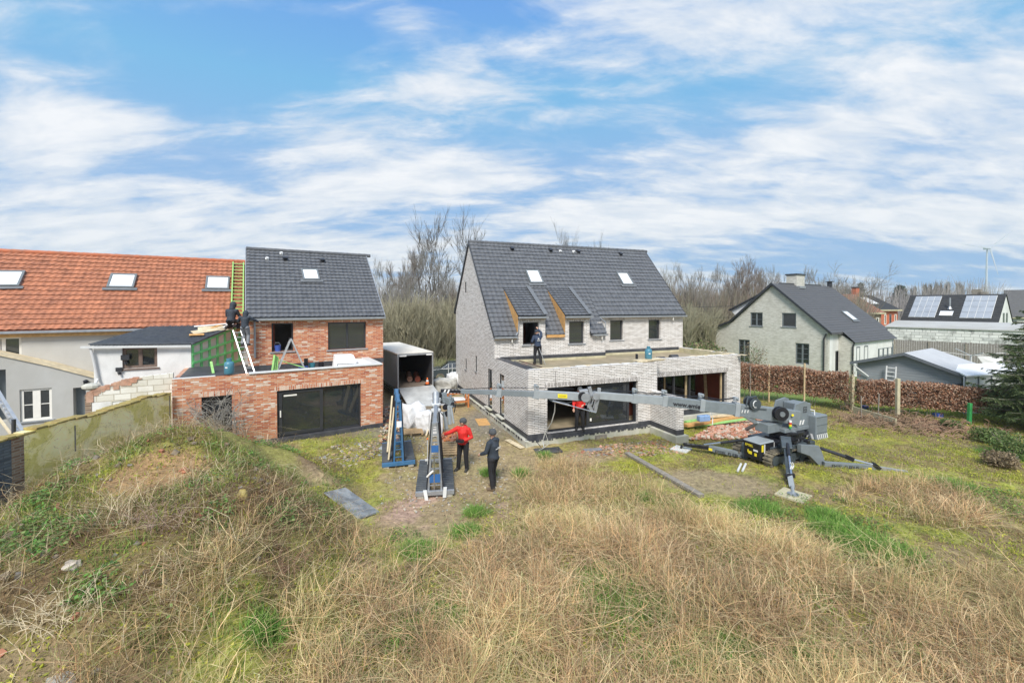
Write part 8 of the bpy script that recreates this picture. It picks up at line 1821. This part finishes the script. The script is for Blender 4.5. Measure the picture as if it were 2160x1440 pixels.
# ------------------------------------------------------------ copper beech hedge, stakes and concrete panels
HA, HB = onz(1560, 842, .15), onz(2125, 985, 0.0); HA = Vector((HA.x, HA.y, 0)); HB = Vector((HB.x, HB.y, 0))
HA = Vector((13.6, 25.0, 0)); 
def hedge(name, A_, B_, h0, h1, zl, label, n, seed, th=.38, green=.0):
    e = empty(name, A_, 0, label, 'hedge'); g_ = np.random.default_rng(seed); d = (B_ - A_); L_ = d.length; d.normalize(); s_ = np.array([-d.y, d.x]); 
    u = g_.random(n) * L_; v = g_.normal(0, 1, n); v = np.clip(v, -1.6, 1.6) * th * .55; bump = vnoise(u, u * 0, 1.3, seed) - .5; top = h0 + (h1 - h0) * u / L_ + bump * .35; w_ = g_.random(n) ** .8; z_ = zl + (top - zl) * w_ + g_.normal(0, .03, n); v *= .75 + .5 * vnoise(u, z_, .5, seed + 1)
    hole = vnoise(u, z_, .45, seed + 2); keep = (hole > .25) | (w_ > .85); u, v, z_, w_ = u[keep], v[keep], z_[keep], w_[keep]; n = len(u)
    c = np.stack([d.x * u + s_[0] * v, d.y * u + s_[1] * v, z_ + gh(A_.x + d.x * u, A_.y + d.y * u)], -1); sz = g_.uniform(.024, .046, n)[:, None]
    a1 = g_.normal(0, 1, (n, 3)); a1 /= np.linalg.norm(a1, axis=1, keepdims=True); a2 = np.cross(a1, g_.normal(0, 1, (n, 3))); a2 /= np.linalg.norm(a2, axis=1, keepdims=True)
    co = np.stack([c - a1 * sz * 1.3, c + a2 * sz * .8, c + a1 * sz * 1.3, c - a2 * sz * .8], 1).reshape(-1, 3); f = np.arange(n * 4).reshape(-1, 4)
    cols = np.array([[.42, .21, .12], [.50, .29, .18], [.30, .15, .10], [.60, .44, .32], [.40, .29, .21], [.26, .20, .14]]); cl = cols[g_.integers(0, 5, n)] * g_.uniform(.7, 1.25, (n, 1)); me = bpy.data.meshes.new('leaves'); np_mesh(me, co, f, 4); np_tint(me, np.clip(np.repeat(cl, 4, 0), 0, 1)); me.materials.append(M['leaf_attr']); o = bpy.data.objects.new('leaves', me); COL.objects.link(o); o.parent = e
    mb = MB(); rs = random.Random(seed)
    for i in range(int(L_ * 2.6)):
        u_ = rs.uniform(0, L_); b0 = Vector((d.x * u_, d.y * u_, gz(A_.x + d.x * u_, A_.y + d.y * u_))); k = b0 + Vector((rs.gauss(0, .1), rs.gauss(0, .1), zl + .1)); t_ = k + Vector((rs.gauss(0, .2), rs.gauss(0, .2), (h0 - zl) * .8)); mb.tube([b0, k, t_], [.018, .014, .006], 4, False)
    mb.build('stems', M['bark_grey'], e); return e
H1 = Vector((17.55, 21.95, 0))
hedge('beech_hedge', HA, H1, 2.12, 1.95, .55, 'copper leaved beech hedge left part, behind the thin stakes', 30000, 3, .4)
H2 = Vector((17.75, 21.6, 0)); H3 = Vector((23.3, 19.6, 0))
hedge('beech_hedge', H2, H3, 1.75, 1.5, .45, 'copper leaved beech hedge right part, in front of the grey shed', 30000, 4, .34)
posts = [(1622, 818, 768, 'timber', .07, 'thin pale stake nearest the pale house, before the hedge'), (1696, 846, 766, 'timber', .07, 'thin pale stake, second from the pale house'), (1797, 868, 792, 'parapet_board', .13, 'thick grey concrete post left of the low panel'), (1893, 884, 798, 'parapet_board', .14, 'thick grey post at the right end of the low panel'), (1817, 884, 835, 'grey_timber', .04, 'thin grey stick in front of the low panel'), (1852, 884, 830, 'grey_timber', .04, 'thin grey stick, rightmost before the low panel'), (2044, 895, 850, 'green_mark', .12, 'green post standing at the lawn under the hedge'), (1583, 800, 772, 'grey_timber', .05, 'short dark stick by the pale extension corner')]
for px, pb_, pt, mt, w_, lab in posts:
    p = at(px, pb_, {1622: 23.9, 1696: 22.6, 1583: 24.4}[px]) if px in (1622, 1696, 1583) else G(px, pb_); p.z = gz(p.x, p.y); h_ = at(px, pt, p.y).z - p.z; mb = MB(); mb.bar((0, 0, -.1), (random.uniform(-.03, .03), 0, h_), w_, w_); o = mb.build('fence_post', M[mt], loc=p, bevel=.006); tag(o, lab, 'post', 'stakes and posts along the hedge')
a_, b_ = G(1800, 872), G(1890, 900); mb = MB(); dd_ = b_ - a_; mb.bar((0, 0, .16), dd_ + Vector((0, 0, .16)), .06, .42); o = mb.build('concrete_panel', M['parapet_board'], loc=a_); tag(o, 'low mossy concrete panel between two thick posts', 'panel')
flatbox('planter', 1825, 862, .3, .2, .18, .2, 'bucket_blue', 'small blue tub under the hedge between the thick posts', 'tub')
flatbox('planter', 1978, 880, .35, .25, .2, .2, 'bucket_blue', 'blue tub on the lawn below the right hedge', 'tub')
# bushes on the far verge and behind the yard
def leafy(name, p, r_, h_, cols, n, seed, label, cat='bush', leaf=.05, stems=True, group=None):
    e = empty(name, p, 0, label, cat, group); g_ = np.random.default_rng(seed); t_ = g_.normal(0, 1, (n, 3)); t_ /= np.linalg.norm(t_, axis=1, keepdims=True); q_ = g_.random(n) ** .5; c = t_ * q_[:, None] * np.array([r_, r_, h_ / 2]) * (.7 + .6 * vnoise(t_[:, 0] * 3 + 5, t_[:, 2] * 3 + t_[:, 1] * 2 + 5, 1.0, seed))[:, None] + np.array([0, 0, h_ / 2])
    a1 = g_.normal(0, 1, (n, 3)); a1 /= np.linalg.norm(a1, axis=1, keepdims=True); a2 = np.cross(a1, g_.normal(0, 1, (n, 3))); a2 /= np.linalg.norm(a2, axis=1, keepdims=True); sz = leaf * g_.uniform(.6, 1.3, (n, 1))
    co = np.stack([c - a1 * sz, c + a2 * sz * .45, c + a1 * sz, c - a2 * sz * .45], 1).reshape(-1, 3); me = bpy.data.meshes.new('leaves'); np_mesh(me, co, np.arange(n * 4).reshape(-1, 4), 4); cl = np.array(cols)[g_.integers(0, len(cols), n)] * g_.uniform(.7, 1.35, (n, 1)); np_tint(me, np.clip(np.repeat(cl, 4, 0), 0, 1)); me.materials.append(M['leaf_attr']); o = bpy.data.objects.new('leaves', me); COL.objects.link(o); o.parent = e
    if stems:
        mb = MB(); rs = random.Random(seed)
        for i in range(14): a_ = rs.uniform(0, 6.28); mb.tube([(0, 0, 0), (math.cos(a_) * r_ * .4, math.sin(a_) * r_ * .4, h_ * .5), (math.cos(a_) * r_ * .8, math.sin(a_) * r_ * .8, h_ * rs.uniform(.7, 1))], [.02, .012, .005], 4, False)
        mb.build('stems', M['twig'], e)
    return e
GC = [(.10, .17, .05), (.15, .22, .07), (.20, .24, .09)]; DC = [(.34, .27, .16), (.26, .20, .13)]
p = at(1480, 745, 34); leafy('bush', (p.x, p.y, 0), 2.2, 2.6, GC + DC, 2600, 3, 'green and brown bush left of the grey brick house corner', leaf=.12)
p = at(1512, 752, 30); leafy('bush', (p.x, p.y, 0), .9, 1.9, GC, 1600, 4, 'dark green bush against the grey brick house corner', leaf=.09)
p = at(1592, 768, 32); leafy('bush', (p.x, p.y, 0), 1.0, 2.8, DC + GC[:1], 900, 6, 'sparse brown shrub before the grey brick house window', leaf=.06)
p = at(1790, 790, 22); leafy('bush', (p.x, p.y, 0), .9, 2.0, DC + [(.3, .14, .08)], 1500, 7, 'tangled brown shrub left of the grey shed', leaf=.05)
for i, (px, py, s_) in enumerate(((2142, 965, .8), (2090, 935, .6), (2110, 985, .5), (2005, 905, .4))):
    p = G(px, py); leafy('bush', p, s_, s_ * 1.1, GC if i != 2 else DC, 1800, 20 + i, ('bluish green bush at the right edge below the spruce', 'small green shrub below the right hedge end', 'brown dried bush beside the green one at the right edge', 'low green shrub under the right hedge')[i], leaf=.05)
# bare brambles in front of the low brick window and spindly stalks on the heap
def brush(name, p, n, h_, r_, label, seed, mat='twig', w_=.006, cat='bush', lean=.5, side=3):
    rs = random.Random(seed); mb = MB()
    for i in range(n):
        a_ = rs.uniform(0, 6.28); b0 = Vector((rs.gauss(0, r_ * .5), rs.gauss(0, r_ * .35), -.05)); d = Vector((math.cos(a_) * lean * rs.random(), math.sin(a_) * lean * rs.random(), 1)).normalized(); L_ = h_ * rs.uniform(.5, 1.1); pts = [b0]
        for k in range(5): d = (d + Vector((rs.gauss(0, .2), rs.gauss(0, .2), -.08 * k * lean))).normalized(); pts.append(pts[-1] + d * L_ / 5)
        mb.tube(pts, [w_ * 1.6 * (1 - .7 * k / 5) for k in range(6)], 3, False)
        for k in range(side): j = rs.randint(1, 4); dd = (d + Vector((rs.gauss(0, .9), rs.gauss(0, .9), rs.gauss(.2, .5)))).normalized(); mb.tube([pts[j], pts[j] + dd * L_ * .15, pts[j] + dd * L_ * .32 + Vector((0, 0, -.03))], [w_, w_ * .8, w_ * .5], 3, False)
    o = mb.build(name, M[mat], loc=p, uv=False); return tag(o, label, cat)
q_ = BH.fb(462, 905, -.9); p = BH.w(q_.x, -.8, 0); p.z = gz(p.x, p.y); brush('bramble', p, 70, 1.75, .75, 'tangled bare bramble in front of the low dark window of the red house', 2, 'twig_grey', .008, lean=.9, side=4)
for i, (px, py, n, h_, r_, mt, lab) in enumerate(((182, 985, 12, .75, .15, 'twig_mauve', 'small dark bare shrub against the yellow wall'), (285, 945, 10, 1.0, .25, 'twig', 'thin tall stalks against the yellow wall, right of the dark shrub'), (247, 1110, 9, 1.1, .2, 'pale_timber', 'pale dead stalks standing on the heap left of its top'), (375, 945, 40, .45, .5, 'twig_pink', 'pinkish dry stems at the top of the heap'), (590, 1170, 60, .5, .5, 'old_stem', 'rust red dry stems on the heap right flank'), (110, 1240, 60, .7, .6, 'pale_timber', 'pale arching dead stems at the left edge of the heap'), (330, 1080, 50, .6, .5, 'twig_pink', 'dry arching stems in the middle of the heap'))):
    p = G(px, py); brush('dead_stalks', p, n, h_, r_, lab, 40 + i, mt, .0032, 'dead stalks', lean=.8 if n > 30 else .3)
brush('brush_pile', G(1900, 893), 420, .8, 2.4, 'pile of cut brown branches along the hedge foot, right of the low panel', 61, 'dry_branch', .016, 'brush pile', 2.2, 2)
brush('brush_pile', G(2000, 905), 300, .7, 2.2, 'pile of cut brown branches under the right hedge', 62, 'old_stem', .015, 'brush pile', 2.2, 2)
brush('brush_pile', G(1830, 888), 260, .6, 1.3, 'pile of dark cut branches before the low concrete panel', 63, 'dry_branch', .014, 'brush pile', 2.2, 2)

# ------------------------------------------------------------ ground cover
def blades(name, label, cat, x_, y_, h, wd, cols, seed, lean=.5, curl=.6, seg=3, z0=0.0, jitter=.25, colmul=None):
    g_ = np.random.default_rng(seed); n = len(x_); az = g_.uniform(0, 2 * np.pi, n); ln = np.abs(g_.normal(0, lean, n)); t_ = np.linspace(0, 1, seg + 1)[None, :]
    az2 = az[:, None] + g_.normal(0, curl, n)[:, None] * t_; r_ = ln[:, None] * h[:, None] * t_ ** 1.4; cx = x_[:, None] + np.cos(az2) * r_; cy = y_[:, None] + np.sin(az2) * r_
    cz = gh(x_, y_)[:, None] + z0 + h[:, None] * (t_ - .32 * np.minimum(ln, 2.2)[:, None] * t_ ** 2.2) - .02
    wv = (wd * g_.uniform(.6, 1.4, n))[:, None] * (1 - .65 * t_) * .5; a2 = g_.uniform(0, np.pi, n); ux, uy = np.cos(a2)[:, None], np.sin(a2)[:, None]
    co = np.stack([np.stack([cx - ux * wv, cy - uy * wv, cz], -1), np.stack([cx + ux * wv, cy + uy * wv, cz], -1)], 2).reshape(-1, 3)
    b_ = (np.arange(n) * (seg + 1) * 2)[:, None] + (np.arange(seg) * 2)[None, :]; f = np.stack([b_, b_ + 1, b_ + 3, b_ + 2], -1).reshape(-1, 4)
    col = np.array(cols)[g_.integers(0, len(cols), n)] * g_.uniform(1 - jitter, 1 + jitter, n)[:, None]
    if colmul is not None: col = col * colmul[:, None]
    me = bpy.data.meshes.new(name); np_mesh(me, co, f, 4); np_tint(me, np.clip(np.repeat(col, (seg + 1) * 2, 0), 0, 1)); me.materials.append(M['stem_attr']); o = bpy.data.objects.new(name, me); COL.objects.link(o); return tag(o, label, cat, kind='stuff')
def leaves_cover(name, label, x_, y_, cols, seed, size=.035, hmax=.18):
    g2 = np.random.default_rng(seed); n = len(x_); c = np.stack([x_, y_, gh(x_, y_) + g2.uniform(.01, hmax, n)], -1); nrm = g2.normal(0, .45, (n, 3)) + np.array([0, 0, 1]); nrm /= np.linalg.norm(nrm, axis=1, keepdims=True); a1 = np.cross(nrm, g2.normal(0, 1, (n, 3))); a1 /= np.linalg.norm(a1, axis=1, keepdims=True); a2 = np.cross(nrm, a1); sz = size * g2.uniform(.5, 1.4, (n, 1))
    co = np.stack([c - a1 * sz, c + a2 * sz * .55, c + a1 * sz, c - a2 * sz * .55], 1).reshape(-1, 3); me = bpy.data.meshes.new(name); np_mesh(me, co, np.arange(n * 4).reshape(-1, 4), 4); cl = np.array(cols)[g2.integers(0, len(cols), n)] * g2.uniform(.7, 1.3, (n, 1)); np_tint(me, np.clip(np.repeat(cl, 4, 0), 0, 1)); me.materials.append(M['leaf_attr']); o = bpy.data.objects.new(name, me); COL.objects.link(o); return tag(o, label, 'plants', kind='stuff')
g_ = np.random.default_rng(5)
def sample(n, x0, x1, y0, y1, dens, bias=1.0):
    y_ = y0 + (y1 - y0) * g_.random(n) ** bias; x_ = g_.uniform(x0, x1, n); vis = np.abs(x_) < y_ * 1.3 + 1.0; x_, y_ = x_[vis], y_[vis]; k = g_.random(len(x_)) < dens(x_, y_); return x_[k], y_[k]
def clump(x_, y_, s_, seed): return vnoise(x_, y_, s_, seed, 3)
DENS = 1.0
x_, y_ = sample(int(270000 * DENS), -6, 17, 4.2, 15, lambda a, b: dry_amount(a, b) * np.clip((clump(a, b, .55, 31) - .34) * 3.4, .07, 1), 1.25)
hh = (.34 + .62 * np.clip(clump(x_, y_, .8, 32) - .15, 0, 1)) * np.random.default_rng(1).uniform(.6, 1.25, len(x_)) * np.clip(1.25 - (y_ - 6) * .05, .6, 1.1)
tone = .66 + .85 * clump(x_, y_, 1.3, 33)
gold = clump(x_, y_, 1.7, 35) > .5
blades('dry_weeds', 'tangled mass of dry tan weeds covering the foreground', 'weeds', x_[gold], y_[gold], hh[gold], .0105, [(.78, .55, .29), (.84, .62, .35), (.64, .43, .22), (.60, .52, .26), (.46, .33, .17), (.42, .40, .17)], 2, 1.35, 1.9, 5, colmul=tone[gold])
blades('dry_weeds', 'redder brown dead weed stems between the pale tan ones', 'weeds', x_[~gold], y_[~gold], hh[~gold], .0105, [(.66, .46, .26), (.76, .57, .34), (.50, .32, .18), (.70, .44, .22), (.34, .22, .13), (.58, .48, .28), (.33, .32, .13), (.26, .17, .10)], 32, 1.35, 1.9, 5, colmul=tone[~gold])
x_, y_ = sample(150000, -9, 17, 4.2, 13, lambda a, b: dry_amount(a, b) * np.clip((clump(a, b, .8, 34) - .42) * 3.5, .05, .9), 1.1)
blades('undergrass', 'green and yellowing grass growing up through the dry weeds', 'grass', x_, y_, g_.uniform(.08, .36, len(x_)), .011, [(.30, .36, .10), (.40, .42, .16), (.22, .28, .08), (.50, .46, .22)], 12, 1.0, .8, 3)
# green and yellow grass over the rest of the field
def field_d(a, b):
    worn_ = np.maximum.reduce([gauss(a, b, -1.6, 13.4, 2.3, 1.6), gauss(a, b, -2.2, 10.9, 1.0, 1.3), gauss(a, b, -1.2, 18, 2.6, 3.4) * 1.2, gauss(a, b, -3.8, 23, 4, 4) * 1.3, gauss(a, b, 1.6, 14.8, 2.6, .7, 20), gauss(a, b, 6.3, 13.0, 1.5, .8, -10), gauss(a, b, -6.8, 11.4, 1.35, .42, 13) * 1.5])
    house_ = np.zeros(a.shape, bool)
    for fr, r_ in ((WH, (-.2, 12.2, -.1, 12)), (BH, (-7.2, .8, -.1, 10))):
        dx, dy = a - fr.o.x, b - fr.o.y; u = dx * fr.A.x + dy * fr.A.y; v = dx * fr.B.x + dy * fr.B.y; house_ |= (u > r_[0]) & (u < r_[1]) & (v > r_[2]) & (v < r_[3])
    return np.clip((.26 + 1.5 * np.clip(clump(a, b, .9, 41) - .36, 0, 1)) * (1 - np.clip(worn_ * 1.35, 0, .97)) * ~house_ * (b < 26), 0, 1)
x_, y_ = sample(int(520000 * DENS), -11.3, 24, 4.2, 24, field_d, 1.0)
hh = (.03 + .12 * clump(x_, y_, 1.1, 42)) * np.random.default_rng(2).uniform(.6, 1.4, len(x_)); 
blades('short_grass', 'short mossy yellow green grass over the building plot', 'grass', x_, y_, hh, .011, [(.42, .44, .06), (.52, .50, .08), (.30, .38, .05), (.48, .43, .13), (.26, .30, .06), (.36, .42, .08)], 3, .7, .6, 2)
x_, y_ = sample(50000, -11, 24, 5, 24, lambda a, b: field_d(a, b) * np.clip((clump(a, b, .6, 44) - .56) * 6, 0, 1), 1.0)
blades('dry_tussocks', 'dry tan grass bits standing among the moss of the plot', 'grass', x_, y_, g_.uniform(.08, .30, len(x_)), .011, [(.60, .48, .26), (.46, .34, .17), (.34, .25, .13), (.66, .56, .34)], 14, 1.2, 1.2, 3)
x_, y_ = sample(230000, -11, 24, 5, 24, field_d, 1.0); cc = clump(x_, y_, .5, 46); k_ = cc > .5
leaves_cover('moss_lumps', 'yellow green moss cushions between the grass of the plot', x_[k_], y_[k_], [(.42, .44, .05), (.34, .38, .05), (.50, .48, .09)], 21, .030, .05)
k_ = cc < .47; leaves_cover('leaf_litter', 'brown dead leaves and twigs trodden into the plot', x_[k_], y_[k_], [(.22, .14, .07), (.32, .22, .11), (.15, .10, .05), (.42, .33, .20)], 22, .028, .03)
# rank green patches and tufts
pts = [(886, 1170, .35), (1005, 1085, .25), (1030, 1000, .2), (1100, 1000, .22), (1355, 1055, .22), (1340, 1290, 1.1), (1300, 1270, .7), (1545, 1400, .4), (1740, 1100, .35), (1760, 1130, .5), (1830, 1170, .6), (1900, 1190, .4), (1600, 1080, .5), (1450, 1090, .3), (940, 1320, .5), (1440, 1420, .5), (1700, 1420, .35), (1920, 1410, .3), (560, 1385, .25), (2120, 960, .7), (1640, 1180, .4), (2000, 1040, .6), (1150, 965, .2), (980, 1130, .3), (860, 1350, .4)]
X_, Y_, H_ = [], [], []
for px, py, r_ in pts:
    p = onz(px, py, 0); n = int(1500 * r_ / .4); X_.append(g_.normal(p.x, r_ * .5, n)); Y_.append(g_.normal(p.y, r_ * .4, n)); H_.append(g_.uniform(.10, .30, n))
X_, Y_, H_ = map(np.concatenate, (X_, Y_, H_))
blades('green_tufts', 'rank fresh green grass tufts scattered over the plot', 'grass', X_, Y_, H_, .013, [(.16, .34, .05), (.24, .42, .08), (.11, .24, .05), (.30, .40, .12)], 4, .9, .5, 3)
# spoil heap growth: straw, nettle patches, small leaves
def sandy(a, b): return np.clip(1.6 * np.maximum.reduce([gauss(a, b, -7.9, 9.3, .9, .6, 20), gauss(a, b, -6.8, 11.4, 1.35, .42, 13), gauss(a, b, -6.4, 5.4, .8, .5, 10)]), 0, 1)
def heap_d(a, b): return np.clip((gh(a, b) - .22) * 1.6, 0, 1) * (a > -11.25) * (a < -2.5) * (b < 13.5)
x_, y_ = sample(42000, -11.3, -2.5, 4.2, 13.5, lambda a, b: heap_d(a, b) * (1 - sandy(a, b)) * np.clip((clump(a, b, .7, 51) - .42) * 3.2, .03, 1), 1.0)
blades('straw_cover', 'fallen pale straw and bleached stems on the spoil heap', 'straw', x_, y_, g_.uniform(.15, .75, len(x_)) ** 1.2, .0095, [(.64, .50, .30), (.40, .28, .15), (.72, .60, .40), (.24, .15, .08), (.40, .36, .17), (.30, .20, .11)], 5, 1.7, 1.9, 5)
x_, y_ = sample(60000, -11.3, -2.5, 4.2, 13.5, lambda a, b: heap_d(a, b) * (1 - sandy(a, b)) * np.clip((clump(a, b, .6, 57) - .45) * 4, .02, 1), 1.0)
blades('dead_brambles', 'dark brown dead stems matted over the spoil heap', 'brambles', x_, y_, g_.uniform(.08, .34, len(x_)), .010, [(.22, .13, .07), (.30, .19, .10), (.16, .10, .06), (.34, .26, .14)], 15, 1.6, 1.6, 4)
x_, y_ = sample(110000, -11.3, -2.5, 4.2, 13.5, lambda a, b: heap_d(a, b) * (1 - sandy(a, b)) * np.clip((clump(a, b, .85, 52) - .47) * 5, .0, 1), 1.0)
blades('heap_grass', 'green grass patches growing on the spoil heap', 'grass', x_, y_, g_.uniform(.06, .22, len(x_)), .014, [(.17, .30, .05), (.26, .37, .08), (.11, .20, .05), (.34, .38, .13)], 6, .8, .5, 2)
x_, y_ = sample(90000, -11.3, -2.5, 4.2, 13.5, lambda a, b: heap_d(a, b) * (1 - .8 * gauss(a, b, -8.0, 10.6, 1.3, .8)) * (1 - sandy(a, b)) * np.clip((clump(a, b, .8, 53) - .575) * 7, .0, 1), 1.0)
leaves_cover('nettle_patches', 'low patches of nettles and green leaves on the spoil heap', x_, y_, [(.14, .30, .06), (.20, .38, .09), (.10, .20, .06), (.26, .36, .12)], 7)
x_, y_ = sample(90000, -3, 14, 4.2, 12, lambda a, b: np.clip((clump(a, b, 1.1, 54) - .62) * 6, .0, .8), 1.0)
leaves_cover('low_leaves', 'low green leaves showing through gaps in the dry weeds', x_, y_, [(.14, .26, .05), (.22, .34, .08), (.12, .18, .05)], 8, .03, .14)

# ------------------------------------------------------------ damp winter air
mb = MB(); mb.box(-950, 950, -70, 1000, -4, 110); hz = mb.build('haze', None, uv=False) if False else None
hm_ = bpy.data.materials.new('haze'); hm_.use_nodes = True; hn = hm_.node_tree; hn.nodes.clear()
pv = hn.nodes.new('ShaderNodeVolumePrincipled'); pv.inputs['Density'].default_value = HAZE; pv.inputs['Color'].default_value = (.86, .91, 1, 1); pv.inputs['Anisotropy'].default_value = .3
hn.links.new(pv.outputs[0], hn.nodes.new('ShaderNodeOutputMaterial').inputs['Volume'])
hz = mb.build('haze', hm_, uv=False); hz['kind'] = 'stuff'; hz['label'] = 'thin pale winter haze over the whole place'; hz['category'] = 'haze'
